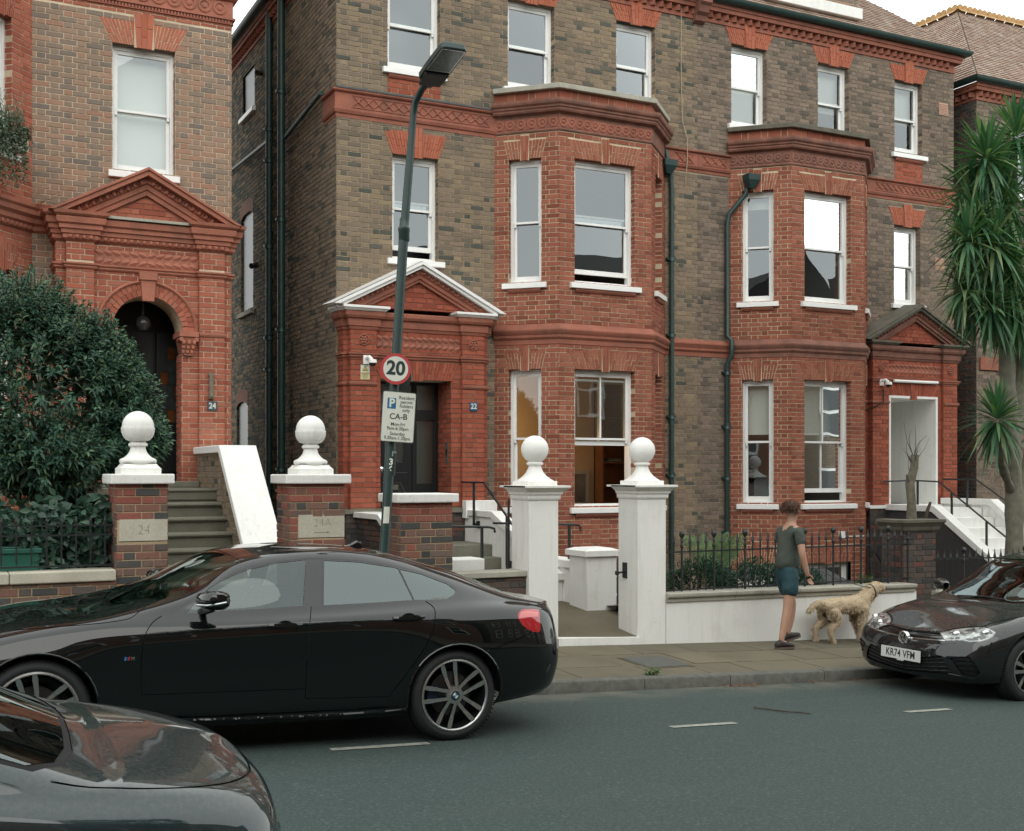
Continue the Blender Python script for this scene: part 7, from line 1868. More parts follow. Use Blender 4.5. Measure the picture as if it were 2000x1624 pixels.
# ================================================================== dark hatchback, nose towards us
PA, PBc = 8.73, 8.72
mP = Matrix.Translation((PA+.8, PBc, zroad(PA+.8)-.03)) @ Matrix.Rotation(PITCH, 4, 'Y') @ Matrix.Translation((-.8, 0, 0))
polo = empty('hatchback_car', (0, 0, 0), 'dark hatchback parked nose towards the viewer with plate KR74 VFM', 'car'); polo.matrix_world = mP; bpy.context.view_layer.update()
netp = [
 [(.06,0,.19),(.08,.40,.19),(.22,.68,.19),(.46,.78,.20),(.80,.80,.20),(1.2,.80,.19),(1.6,.80,.19),(2.1,.80,.19),(2.7,.80,.19),(3.3,.80,.21),(3.7,.78,.25),(3.95,.66,.28),(4.04,.36,.29),(4.05,0,.29)],
 [(.01,0,.26),(.045,.42,.26),(.18,.73,.265),(.46,.83,.29),(.80,.865,.30),(1.2,.862,.28),(1.6,.86,.28),(2.1,.86,.28),(2.7,.86,.28),(3.3,.865,.30),(3.7,.84,.34),(3.97,.70,.36),(4.06,.38,.37),(4.07,0,.37)],
 [(0,0,.40),(.03,.43,.40),(.155,.745,.415),(.45,.85,.46),(.80,.875,.50),(1.2,.868,.50),(1.6,.866,.50),(2.1,.866,.50),(2.7,.868,.52),(3.3,.875,.55),(3.7,.85,.56),(3.97,.72,.56),(4.06,.40,.56),(4.075,0,.56)],
 [(.025,0,.505),(.055,.43,.515),(.185,.735,.55),(.47,.842,.62),(.80,.872,.68),(1.2,.872,.71),(1.6,.872,.73),(2.1,.872,.75),(2.7,.874,.77),(3.3,.872,.79),(3.7,.84,.80),(3.95,.72,.80),(4.03,.42,.79),(4.05,0,.79)],
 [(.065,0,.575),(.10,.43,.59),(.245,.68,.645),(.52,.765,.735),(.82,.795,.80),(1.2,.80,.865),(1.6,.79,.905),(2.1,.785,.93),(2.7,.78,.95),(3.3,.76,.97),(3.68,.73,.98),(3.9,.66,.97),(3.98,.42,.96),(4.0,0,.955)],
 [(.085,0,.60),(.135,.37,.622),(.31,.55,.685),(.54,.61,.765),(.84,.64,.84),(1.16,.66,.905),(1.62,.655,1.10),(2.0,.61,1.30),(2.6,.585,1.375),(3.2,.575,1.355),(3.6,.57,1.28),(3.82,.56,1.12),(3.95,.40,1.0),(3.98,0,.985)],
 [(.115,0,.622),(.20,.20,.652),(.38,.29,.715),(.58,.31,.785),(.85,.32,.855),(1.12,.34,.905),(1.52,.35,1.12),(1.92,.345,1.325),(2.6,.33,1.40),(3.2,.32,1.39),(3.65,.32,1.32),(3.84,.32,1.15),(3.95,.25,1.02),(3.985,0,.995)],
 [(.15,0,.64),(.25,0,.675),(.42,0,.735),(.60,0,.795),(.86,0,.862),(1.10,0,.912),(1.50,0,1.125),(1.90,0,1.335),(2.6,0,1.41),(3.2,0,1.40),(3.66,0,1.33),(3.86,0,1.16),(3.96,0,1.03),(3.99,0,1.0)]]
skP = Skin(netp, mP, -1)
z4 = lambda pts: zp((1640, 1080), .19704, pts)
head = z4([(995,787),(1120,762),(1280,742),(1420,735),(1490,757),(1548,788),(1520,830),(1470,862),(1380,884),(1280,888),(1210,870),(1050,874),(1025,840)])
up_gr = z4([(372,742),(470,742),(600,757),(700,768),(850,782),(985,793),(1020,840),(1035,862),(850,848),(700,832),(560,815),(450,803),(372,788)])
strip_ = z4([(352,790),(450,805),(560,817),(700,836),(850,852),(1040,866),(1046,876),(850,862),(700,847),(560,828),(450,816),(350,799)])
low = z4([(262,957),(330,972),(420,1000),(560,1022),(780,1037),(1000,1022),(1050,1090),(1108,1190),(1080,1205),(800,1182),(560,1152),(380,1112),(245,1062)])
fog = z4([(1095,1045),(1190,1028),(1290,1030),(1335,1090),(1395,1190),(1345,1232),(1210,1200),(1150,1120)])
hoodgap = ribbon(smooth_poly(z4([(372,700),(470,722),(640,752),(760,772),(985,786),(1120,757),(1280,738),(1420,730),(1500,700),(1640,668),(1826,632)]), False), 1.6)
crs = smooth_poly(z4([(215,880),(330,915),(430,940)]), False)
wsP = [(1.085,-.05),(1.10,.2),(1.14,.42),(1.23,.60),(1.36,.665),(1.62,.63),(1.82,.59),(1.93,.56),(1.915,.3),(1.905,-.05)]
side_win = smooth_poly([(1.40,.955),(1.62,1.06),(1.9,1.22),(2.15,1.31),(2.5,1.345),(2.95,1.335),(3.3,1.28),(3.5,1.18),(3.52,1.06),(3.3,1.0),(2.6,.975),(2.0,.955)], True, 2)
feats = [('headlight', 'px', head, M['lampface'], .001, True), ('upper_grille', 'px', up_gr, M['trimblack'], .012, False), ('chrome_strip', 'px', strip_, M['chrome'], -.002, False), ('lower_intake', 'px', low, M['shut'], .02, False), ('fog_recess', 'px', fog, M['shut'], .015, True),
         ('shut_line', 'px', hoodgap, M['shut'], .006, True), ('windscreen', 'top', wsP, M['glasscar'], .003, False), ('side_window', 'side', side_win, M['glasstint'], .004, True),
         ('wheel_opening', 'side', circle((.80, .33), .345), None, 0, False), ('wheel_opening', 'side', circle((3.35, .33), .345), None, 0, False),
         ('shut_line', 'side', ribbon([(1.32,.90),(1.27,.78),(1.25,.5),(1.28,.32)], .006), M['shut'], .006, True), ('shut_line', 'side', ribbon([(2.35,.965),(2.36,.7),(2.36,.30)], .006), M['shut'], .006, True)]
cut_skin(polo, skP, feats, M['paintdark'], du=.08, dv=.1)
for x in (.80, 3.35):
    for sg in (-1, 1): wheel(polo, x, sg*.862, sg, .318, 'split', .215, .205)
wells(polo, (.80, 3.35), .347, .87)
mb = MB(); mb.box(.3, 3.8, -.72, .72, .18, .22); mb.build('underbody', M['shut'], polo)
cabin(polo, 1.2, 3.4, .28, .93, .70, colour='cabin')
# headlamp bowls and light signature behind the lens
for sg in (1, -1):
    hp = [skP.ev(np.array(u), np.array(v)) for u, v in skP.inv(z4([(1040,830),(1150,810),(1300,800),(1440,800),(1515,800)]), 'px')]
    for k in (1, 3):
        q = hp[k]; mb = MB(); mb.lathe([(.001, .02), (.025, .015), (.034, 0), (.036, -.02)], (0, 0, 0), 16); o = mb.build('headlamp_projector', M['chrome'], polo, smooth=True); o.location = (q[0]+.006, -sg*(q[1]-.006), q[2]+.002); o.rotation_euler = (0, R(-90), R(sg*20))
    pts = [skP.ev(np.array(u), np.array(v)) for u, v in skP.inv(z4([(1048,868),(1130,866),(1215,862),(1340,795)]), 'px')]; mb = MB(); mb.tube([(p[0]+.004, -sg*p[1], p[2]) for p in pts], .005, 6); mb.build('light_signature', M['chrome'], polo, smooth=True)
    pts = [skP.ev(np.array(u), np.array(v)) for u, v in skP.inv(z4([(1235,866),(1280,880),(1380,876),(1465,853),(1515,805)]), 'px')]; mb = MB(); mb.tube([(p[0]+.004, -sg*p[1], p[2]) for p in pts], .005, 6); mb.build('light_signature', M['chrome'], polo, smooth=True)
    for k in range(3):   # fins in the fog recess
        pts = [skP.ev(np.array(u), np.array(v)) for u, v in skP.inv(z4([(1130+25*k,1068+48*k),(1230+25*k,1066+48*k),(1325+22*k,1068+52*k)]), 'px')]; mb = MB(); mb.tube([(p[0]+.008, -sg*p[1], p[2]) for p in pts], .006, 6); mb.build('intake_fin', M['trimblack'], polo, smooth=True)
    pts = [skP.ev(np.array(u), np.array(v)) for u, v in skP.inv(z4([(1080,1200),(1180,1222),(1330,1250),(1420,1180)]), 'px')]; mb = MB(); mb.tube([(p[0]-.002, -sg*p[1], p[2]) for p in pts], .007, 6); mb.build('bumper_blade', M['paintdark'], polo, smooth=True)
# grid of the lower intake
for k in range(4):
    t = .15+.23*k
    a_ = [(262-17*t, 957+105*t), (560, 1022+130*t), (780, 1037+145*t), (1000+105*t, 1022+180*t)]; pts = [skP.ev(np.array(u), np.array(v)) for u, v in skP.inv(z4(smooth_poly(a_, False, 3)), 'px')]
    full = [(p[0]+.012, -p[1], p[2]) for p in pts]; mb = MB(); mb.tube(full, .0042, 5); mb.build('intake_bar', M['blackplas'], polo)
    mb = MB(); mb.tube([(x, -y, z) for x, y, z in full], .0042, 5); mb.build('intake_bar', M['blackplas'], polo)
for k in range(9):
    s_ = k/8; x = 330+700*s_; y0_, y1_ = 975+55*min(1, s_*2), 1085+110*min(1, s_*1.6)
    pts = [skP.ev(np.array(u), np.array(v)) for u, v in skP.inv(z4([(x, y0_), (x+18, (y0_+y1_)/2), (x+45, y1_)]), 'px')]; mb = MB(); mb.tube([(p[0]+.010, -p[1], p[2]) for p in pts], .0042, 5); mb.build('intake_bar', M['blackplas'], polo)
pl_ = empty('number_plate', (-.018, 0, .385), parent=polo); pl_.rotation_euler = (R(90), 0, R(-90))
rrect(.26, .0555, .006, -.006, 0).build('plate_board', M['platewhite'], pl_)
t = text_mesh('KR74 VFM', .105, M['signblack'], 'lettering', pl_, .83, sp=1.02, bold=.0012); t.location = (0, -.001, .0008)
t = text_mesh('DEALER', .012, M['signblack'], 'plate_footer', pl_, 1) ; bpy.data.objects.remove(t)
mb = MB(); mb.box(-.045, .045, -.068, -.057, -.004, .0); mb.build('plate_footer', M['platewhite'], pl_)
bdg = empty('front_badge', (.012, 0, .545), parent=polo); bdg.rotation_euler = (R(90), R(-8), R(-90))
mb = MB(); mb.lathe([(.066, -.03), (.066, -.004), (.058, .004), (.050, .002), (.048, -.002)], (0, 0, 0), 36); mb.build('badge_ring', M['chrome'], bdg, smooth=True)
mb = MB(); mb.lathe([(.001, -.001), (.049, -.001)], (0, 0, 0), 30); mb.build('badge_field', M['trimblack'], bdg)
def stroke(pts, w, mat, nm, par, z=.002):
    mb = MB()
    for (p, q) in zip(pts[:-1], pts[1:]):
        p, q = Vector(p), Vector(q); d = (q-p).normalized(); n = Vector((-d.y, d.x))*w/2; P = [p-n-d*w*.3, q-n+d*w*.3, q+n+d*w*.3, p+n-d*w*.3]; mb.prism([tuple(x) for x in P], lambda r: (r[0], r[1], z-.003), lambda r: (r[0], r[1], z+.002))
    return mb.build(nm, mat, par)
stroke([(-.024, .042), (0, .004), (.024, .042)], .0085, M['chrome'], 'badge_letter', bdg)
stroke([(-.044, .018), (-.020, -.042), (0, -.004), (.020, -.042), (.044, .018)], .0085, M['chrome'], 'badge_letter', bdg)
t = text_mesh('R', .03, M['chrome'], 'grille_letter', polo, 1.3, bold=.001); q = [skP.ev(np.array(u), np.array(v)) for u, v in skP.inv(z4([(395, 765)]), 'px')][0]; t.matrix_local = Matrix.Translation((q[0]-.006, -q[1], q[2])) @ Matrix.Rotation(R(-90), 4, 'Z') @ Matrix.Rotation(R(90), 4, 'X')
mirror(polo, 1.50, .99, .86, -1, .9, 'paintdark', False)
mb = MB(); mb.tube([(1.13, .35, .925), (1.16, 0, .945), (1.20, -.30, .93), (1.28, -.50, .93)], .009, 6); mb.build('wiper', M['rubber'], polo, smooth=True)

# ================================================================== small grey car at the near kerb (only its bonnet is in view)
mC = Matrix.Translation((1.02, 4.10, zroad(.9)-.015)) @ Matrix.Rotation(math.pi, 4, 'Z') @ Matrix.Rotation(-PITCH, 4, 'Y')
city = empty('compact_car', (0, 0, 0), 'dusty dark grey small car whose bonnet fills the lower corner', 'car'); city.matrix_world = mC; bpy.context.view_layer.update()
netc = [
 [(.05,0,.22),(.07,.36,.22),(.16,.62,.22),(.36,.74,.22),(.66,.76,.22),(.95,.76,.21),(1.3,.76,.20),(1.9,.76,.20),(2.6,.76,.20),(3.1,.74,.22),(3.4,.62,.28),(3.5,.32,.30),(3.52,0,.30)],
 [(.0,0,.36),(.02,.38,.36),(.10,.67,.36),(.34,.79,.36),(.66,.815,.36),(.95,.815,.34),(1.3,.815,.33),(1.9,.815,.33),(2.6,.815,.33),(3.1,.79,.36),(3.42,.66,.38),(3.52,.34,.40),(3.54,0,.40)],
 [(-.01,0,.58),(.01,.38,.58),(.09,.68,.585),(.33,.79,.60),(.66,.825,.62),(.95,.82,.63),(1.3,.82,.64),(1.9,.82,.66),(2.6,.82,.68),(3.1,.79,.68),(3.42,.66,.66),(3.52,.34,.66),(3.54,0,.66)],
 [(.01,0,.75),(.03,.37,.755),(.11,.64,.765),(.34,.765,.79),(.66,.80,.83),(.95,.80,.865),(1.3,.80,.90),(1.9,.80,.93),(2.6,.80,.95),(3.1,.78,.96),(3.40,.66,.95),(3.49,.34,.95),(3.51,0,.95)],
 [(.04,0,.835),(.06,.36,.84),(.15,.595,.85),(.36,.715,.875),(.64,.745,.905),(.90,.745,.94),(1.25,.735,1.0),(1.9,.72,1.06),(2.6,.70,1.08),(3.05,.66,1.10),(3.32,.58,1.10),(3.42,.32,1.10),(3.44,0,1.10)],
 [(.07,0,.875),(.11,.31,.885),(.22,.50,.90),(.35,.61,.915),(.52,.65,.938),(.70,.665,.968),(1.18,.635,1.14),(1.75,.575,1.36),(2.5,.55,1.44),(2.95,.53,1.40),(3.2,.50,1.28),(3.34,.30,1.2),(3.37,0,1.19)],
 [(.10,0,.90),(.18,.17,.922),(.30,.26,.942),(.40,.30,.953),(.52,.32,.968),(.66,.34,.99),(1.08,.33,1.17),(1.62,.31,1.385),(2.5,.30,1.48),(2.95,.30,1.45),(3.22,.28,1.32),(3.36,.2,1.22),(3.39,0,1.2)],
 [(.13,0,.918),(.22,0,.942),(.34,0,.962),(.42,0,.970),(.52,0,.984),(.635,0,1.002),(1.05,0,1.185),(1.58,0,1.395),(2.5,0,1.49),(2.95,0,1.46),(3.24,0,1.33),(3.37,0,1.23),(3.4,0,1.21)]]
skC = Skin(netc, mC, 1)
wsC = [(.655,-.05),(.66,.2),(.675,.40),(.72,.58),(.80,.655),(1.0,.645),(1.25,.61),(1.5,.58),(1.70,.53),(1.62,.3),(1.60,-.05)]
wsC2 = [(.635,-.05),(.64,.2),(.653,.42),(.695,.60),(.785,.68),(1.0,.675),(1.25,.645),(1.5,.61),(1.74,.55),(1.66,.3),(1.64,-.05)]
hg = ribbon(smooth_poly([(.74,.70),(.60,.70),(.45,.68),(.33,.64),(.21,.55),(.12,.40),(.085,.2),(.075,0)], False), .007)
sw_ = smooth_poly([(1.25,1.04),(1.5,1.16),(1.75,1.30),(2.1,1.38),(2.6,1.39),(2.95,1.30),(2.95,1.12),(2.4,1.09),(1.8,1.07)], True, 2)
feats = [('windscreen', 'top', wsC, M['glasscar'], .002, False), ('screen_seal', 'top', wsC2, M['shut'], .004, False), ('shut_line', 'top', hg, M['shut'], .006, True), ('side_window', 'side', sw_, M['glasscar'], .004, True),
         ('wheel_opening', 'side', circle((.66, .32), .34), None, 0, False), ('wheel_opening', 'side', circle((2.85, .32), .34), None, 0, False)]
cut_skin(city, skC, feats, M['paintgrey'], du=.08, dv=.1)
for x in (.66, 2.85):
    for sg in (-1, 1): wheel(city, x, sg*.80, sg, .305, 'split', .2, .185)
wells(city, (.66, 2.85), .342, .81)
mb = MB(); mb.box(.25, 3.3, -.68, .68, .2, .24); mb.build('underbody', M['shut'], city)
cabin(city, 1.0, 3.1, .3, 1.0, .66, colour='cabin')
for sg in (-1, 1):
    mb = MB(); mb.lathe([(.001, .02), (.05, .015), (.075, 0), (.075, -.03)], (0, 0, 0), 20); o = mb.build('headlight', M['lens'], city, smooth=True); o.location = (.09, sg*.58, .72); o.rotation_euler = (0, R(-80), R(-sg*35))
mirror(city, 1.22, 1.04, .80, 1, .8, 'paintgrey', False)
# ------------------------------------------------------------------ planting
def leaf_mat(name, c1, c2, trans=.25, rough=.45, c3=None):
    m, n, p = _nt(name)
    r = N(n, 'NewGeometry').outputs['Random Per Island']
    c = ramp(n, r, [(0, c1), (.7, c2), (1, c3 or c2)])
    n.links.new(c, p.inputs['Base Color']); p.inputs['Roughness'].default_value = rough; p.inputs['Specular IOR Level'].default_value = .4
    # leaf lets light through
    out = n.nodes['Material Output']; t = N(n, 'BsdfTranslucent'); mx = N(n, 'MixShader'); mx.inputs[0].default_value = trans
    n.links.new(mixc(n, 1, c, (.9, 1.1, .5), 'MULTIPLY'), t.inputs[0]); n.links.new(p.outputs[0], mx.inputs[1]); n.links.new(t.outputs[0], mx.inputs[2]); n.links.new(mx.outputs[0], out.inputs[0])
    return m
M['leafdark'] = leaf_mat('dark_shrub_leaf', (.026, .075, .055), (.058, .130, .085), .22, .45, (.13, .21, .10))
M['leafhedge'] = leaf_mat('hedge_leaf', (.016, .045, .032), (.045, .10, .068), .18, .35, (.075, .13, .085))
M['leafpalm'] = leaf_mat('cordyline_leaf', (.030, .095, .052), (.075, .185, .085), .28, .45, (.20, .26, .12))
M['leafgrey'] = leaf_mat('trailing_leaf', (.05, .085, .055), (.10, .14, .09), .2, .6, (.16, .19, .12))
M['leaffern'] = leaf_mat('fern_leaf', (.06, .13, .045), (.12, .20, .07), .3, .5, (.2, .26, .09))
M['leafyew'] = leaf_mat('garden_shrub_leaf', (.015, .05, .032), (.035, .085, .05), .2, .5)
M['leafbrown'] = leaf_mat('dead_leaf', (.10, .04, .018), (.20, .09, .04), .1, .8)
M['bark'] = plain('grey_bark', (.13, .115, .085), .95, .35, 12, fine=45, bmp=1.0)
M['barkpale'] = plain('pale_cordyline_bark', (.17, .165, .125), .95, .3, 10, fine=40, bmp=1.0)
M['twig'] = plain('dark_twig', (.045, .032, .022), .9, .3, 20)
class Leaves:
    def __init__(s): s.V = []; s.F = []; s.n = 0
    PROF = {1: (.0, 1.0, .0), 2: (.12, 1.0, .75, .0), 3: (.2, .9, 1.0, .6, .0)}
    def leaf(s, base, d, up, L, w, droop=.3, fold=.15, segs=2):
        dx, dy, dz = float(d[0]), float(d[1]), float(d[2]); q = math.sqrt(dx*dx+dy*dy+dz*dz)+1e-9; dx /= q; dy /= q; dz /= q
        ux, uy, uz = float(up[0]), float(up[1]), float(up[2])
        sx, sy, sz = dy*uz-dz*uy, dz*ux-dx*uz, dx*uy-dy*ux; q = math.sqrt(sx*sx+sy*sy+sz*sz)+1e-9; sx /= q; sy /= q; sz /= q
        nx, ny, nz = sy*dz-sz*dy, sz*dx-sx*dz, sx*dy-sy*dx; bx, by, bz = float(base[0]), float(base[1]), float(base[2])
        prof = s.PROF[segs]; n = len(prof); V = s.V; F = s.F; k = s.n
        for i in range(n):
            t = i/(n-1); hw = w*.5*prof[i]; cx, cy, cz = bx+dx*L*t, by+dy*L*t, bz+dz*L*t-droop*L*t*t; f = fold*hw
            V.append((cx-sx*hw+nx*f, cy-sy*hw+ny*f, cz-sz*hw+nz*f)); V.append((cx, cy, cz)); V.append((cx+sx*hw+nx*f, cy+sy*hw+ny*f, cz+sz*hw+nz*f))
        for i in range(n-1):
            o = k+i*3; F.append((o, o+3, o+4, o+1)); F.append((o+1, o+4, o+5, o+2))
        s.n = k+3*n
    def build(s, name, mat, parent, smooth=True):
        me = bpy.data.meshes.new(name); me.from_pydata(s.V, [], s.F); me.materials.append(mat)
        if smooth: me.polygons.foreach_set('use_smooth', [True]*len(me.polygons))
        o = bpy.data.objects.new(name, me); COL.objects.link(o); o.parent = parent; return o
rg = np.random.default_rng(11)
_pool = rg.normal(size=(200000, 3)); _pool /= np.linalg.norm(_pool, axis=1, keepdims=True); _pi = [0]
def rv(): _pi[0] = (_pi[0]+1) % 200000; return _pool[_pi[0]].copy()
# ---- big shrub tree in front of number 24: many leafy shoots over an uneven crown
tr24 = empty('shrub_tree', (0, 0, 0), 'dense dark green shrub tree in front of the arched porch', 'tree')
lv = Leaves(); tw = MB()
lobes = [((1.18, 12.95, 2.75), (1.0, .85, .95)), ((.95, 12.9, 3.45), (.55, .5, .52)), ((1.75, 12.9, 2.55), (.55, .55, .62)), ((.45, 12.9, 3.0), (.75, .7, .8)), ((1.45, 12.9, 3.15), (.5, .5, .5)), ((.2, 12.9, 2.4), (.8, .8, .65)), ((1.72, 12.75, 2.95), (.38, .4, .36)), ((1.1, 12.6, 2.15), (.8, .55, .42)), ((2.0, 12.85, 2.35), (.34, .4, .4))]
def inside(p, lb, k=1.0): return sum(((p[i]-lb[0][i])/(lb[1][i]*k))**2 for i in range(3)) < 1
shoots = 0; tries = 0
while shoots < 2500 and tries < 60000:
    tries += 1; lb = lobes[rg.integers(len(lobes))]; d = rv()
    if d[1] > .55: continue
    rad = rg.uniform(.66, 1.04)
    p = np.array(lb[0])+d*np.array(lb[1])*rad
    if any(inside(p, o_, .72) for o_ in lobes if o_ is not lb): continue
    g = math.sin(p[0]*7.3+p[2]*5.1)+math.sin(p[2]*9.7-p[0]*4.3+1.7)
    if g < -1.25 and rg.random() < .6: continue          # gaps between the boughs
    ax_ = d*.75+np.array([0, -.12, .62])+rg.normal(size=3)*.22; ax_ /= np.linalg.norm(ax_); Ls = rg.uniform(.13, .24)
    k = rg.integers(9, 15)
    for i in range(k):
        t = (i+.5)/k; az = i*2.4+rg.uniform(-.4, .4); o1 = np.cross(ax_, [0.3, .2, .9]); o1 /= np.linalg.norm(o1); o2 = np.cross(ax_, o1)
        out = o1*math.cos(az)+o2*math.sin(az); dd = ax_*(.25+.75*t)+out*(.95-.35*t)
        lv.leaf(p+ax_*Ls*t-ax_*Ls*.5, dd, ax_*.6+np.array([0, -.3, .6]), rg.uniform(.062, .108)*(1.05-.35*t), rg.uniform(.020, .031), droop=rg.uniform(.15, .5), fold=.35)
    tw.tube([tuple(p-ax_*Ls*1.4), tuple(p+ax_*Ls*.5)], .004, 3, cap=False)
    shoots += 1
lv.build('crown', M['leafdark'], tr24)
tr_ = MB(); tr_.tube([(1.05, 12.9, -.1), (1.08, 12.9, 1.3), (1.15, 12.92, 2.2), (1.2, 12.95, 3.0)], [.07, .06, .045, .02], 10)
for i in range(26):
    t = i/26; p0 = np.array((1.08+.1*t, 12.92, 1.35+1.5*t)); d = rv(); d[2] = abs(d[2])*.7+.3; tr_.tube([tuple(p0), tuple(p0+d*.45+np.array([0, 0, .05])), tuple(p0+d*.9*np.array([1, .8, 1]))], [.026, .016, .007], 6)
tr_.build('trunk', M['bark'], tr24, smooth=True)
o = build_fast(tw, 'twigs', [M['twig']], tr24); o['kind'] = 'stuff'
# dark heart of the crown so the wall behind does not glitter through everywhere
cr = MB()
lv = Leaves()
for _ in range(5200):
    lb = lobes[rg.integers(len(lobes))]; d = rv(); p = np.array(lb[0])+d*np.array(lb[1])*rg.uniform(.1, .72)**.7
    lv.leaf(p, rv()+np.array([0, 0, .2]), rv(), rg.uniform(.09, .14), rg.uniform(.04, .06), .3, .2, 1)
lv.build('inner_foliage', M['leafdark'], tr24)
# ---- hedge behind the railing
hg_ = empty('hedge', (0, 0, 0), 'broad leaved dark green hedge behind the low iron railing', 'hedge')
lv = Leaves()
for _ in range(3800):
    a_ = rg.uniform(-2.2, 1.64); zt = 1.72+.10*math.sin(a_*5)+.08*math.sin(a_*11+2) - (.12 if a_ > 1.3 else 0); z = rg.uniform(.95, zt); f = rg.random()
    b_ = 11.80+.07*math.sin(a_*9+z*7)+rg.exponential(.09)
    if z > zt-.12: b_ = 11.8+rg.uniform(0, .5)
    d = rv(); d[1] = -abs(d[1])*.8; d[2] *= .7
    lv.leaf((a_, b_, z), d, rv()+np.array([0, -1.2, .9]), rg.uniform(.07, .115), rg.uniform(.045, .068), rg.uniform(0, .3), .18, 3)
for _ in range(2600):
    a_ = rg.uniform(-2.2, 1.64); lv.leaf((a_, rg.uniform(11.95, 12.5), rg.uniform(.6, 1.66)), rv(), rv(), .12, .08, .1, .1, 1)
lv.build('foliage', M['leafhedge'], hg_)
tw = MB()
for i in range(26):
    a_ = -2+i*.14; tw.tube([(a_, 12.1, .1), (a_+rg.uniform(-.1, .1), 12.0, .9), (a_+rg.uniform(-.2, .2), 11.95, 1.5)], [.018, .012, .005], 5)
o = build_fast(tw, 'stems', [M['twig']], hg_); o['kind'] = 'stuff'
# ---- recycling box
rb_ = empty('recycling_box', (.80, 11.86, 1.05), 'green plastic recycling box with lid behind the iron railing', 'recycling box')
M['binplastic'] = plain('green_bin_plastic', (.02, .12, .085), .45, .1, 6)
mb = MB(); mb.add([(-.30, -.13, -.6), (.19, -.13, -.6), (.19, .15, -.6), (-.30, .15, -.6), (-.32, -.16, .16), (.215, -.16, .16), (.215, .18, .16), (-.32, .18, .16)], [(0, 3, 2, 1), (0, 1, 5, 4), (1, 2, 6, 5), (2, 3, 7, 6), (3, 0, 4, 7)]); mb.build('tub', M['binplastic'], rb_, bevel=.01)
mb = MB(); mb.box(-.34, .235, -.18, .20, .155, .20); mb.box(-.31, .205, -.155, .175, .20, .215); mb.build('lid', M['binplastic'], rb_, bevel=.012)
# ---- trailing plant at the window of number 24
tp = empty('window_box_plant', (0, 0, 0), 'trailing grey green plant spilling from the upper bay window box', 'plant')
lv = Leaves()
for s_ in range(60):
    p = np.array((.88+rg.uniform(-.25, .33), 15.93+rg.uniform(-.12, .1), 6.12+rg.uniform(-.05, .18))); p[1] += (p[0]-.88)*.75-.25; n_ = rg.integers(10, 34) if rg.random() < .75 else 6; d = np.array((rg.uniform(-.3, .4), -.5, .5))
    for i in range(n_):
        p = p+d*.028; d = d*.84+np.array((rg.uniform(-.1, .1), rg.uniform(-.05, .03), -.20))*.9
        for _ in range(3): lv.leaf(p+rg.normal(size=3)*.02, rv()+np.array([0, -.4, -.1]), rv()+np.array([0, -.5, .8]), rg.uniform(.03, .05), rg.uniform(.022, .034), .3, .2, 1)
for _ in range(900):
    p = np.array((.88+rg.uniform(-.3, .32), 0, 6.25+abs(rg.normal()*.13))); p[1] = 15.68+(p[0]-.88)*.75+rg.uniform(-.15, .1); lv.leaf(p, rv()*.5+np.array([0, 0, 1]), rv(), .06, .012, .1, .1, 1)
lv.build('foliage', M['leafgrey'], tp)
mb = MB(); fr_ = FC; mb.fbox(fr_, .22, .75, .02, .22, 6.06, 6.22); mb.build('trough', M['concrete'], tp)
fe = empty('wall_fern', (1.52, 16.52, 5.50), 'small fern rooted on the terracotta cornice', 'fern'); lv = Leaves()
for s_ in range(9):
    d = rv(); d[1] = -abs(d[1]); d[2] = rg.uniform(-.2, .9); p = np.zeros(3)
    for i in range(9):
        p = p+d*.035; d[2] -= .10
        for sg in (-1, 1): lv.leaf(p, np.cross(d, [0, 0, 1])*sg+d*.3, [0, -.3, 1], .05*(1-i/11), .016, .1, .1, 1)
lv.build('fronds', M['leafdark'], fe)
# ---- cordyline with several sword leaved heads
cd = empty('cordyline_palm', (0, 0, 0), 'tall cordyline palm with sword leaf heads beside the white stairs', 'palm')
def PXP(x, y, b): v = pp_(x, y, b); return np.array(v)
CB = 12.7
base_ = np.array((15.0, CB, -.4))
def trunk(pts, r0, r1):
    mb = MB(); P = smooth_poly([tuple(p) for p in pts], False, 5) if len(pts) > 2 else pts
    n = len(P); mb.tube(P, [r0+(r1-r0)*i/(n-1)+.012*math.sin(i*2.3) for i in range(n)], 12); mb.build('trunk', M['barkpale'], cd, smooth=True)
f1 = PXP(1975, 860, CB); f2 = PXP(1968, 560, CB)
trunk([base_, PXP(1982, 1040, CB), f1, PXP(1966, 690, CB), f2, PXP(1950, 420, CB)], .15, .085)
trunk([f1+np.array([.05, .03, -.15]), PXP(1995, 720, CB+.2), PXP(1990, 500, CB+.2), PXP(1975, 330, CB+.2)], .11, .07)
trunk([PXP(1982, 1000, CB), PXP(2010, 900, CB+.1), PXP(2040, 700, CB+.3)], .13, .08)
trunk([f2+np.array([0, 0, -.3]), PXP(1935, 480, CB-.1), PXP(1925, 330, CB-.15)], .075, .055)
trunk([PXP(1975, 960, CB), PXP(1955, 900, CB-.25), PXP(1948, 850, CB-.35)], .07, .045)
heads = [((1926, 305), -.15, 1.0, 140), ((1985, 262), .1, 1.0, 130), ((1905, 425), -.1, 1.0, 140), ((1960, 400), .0, 1.05, 130), ((1912, 520), .1, .95, 120), ((1975, 525), -.2, 1.0, 120), ((1948, 815), -.35, .85, 110), ((2030, 420), .2, 1.1, 80), ((2010, 640), .1, 1.0, 70), ((1948, 345), .15, .95, 100), ((1890, 465), -.25, .85, 90), ((1990, 600), -.3, .9, 90), ((1900, 370), .05, .95, 110), ((1940, 470), -.35, 1.0, 110), ((1885, 560), -.1, .8, 90), ((1935, 590), -.3, .9, 90)]
lv = Leaves()
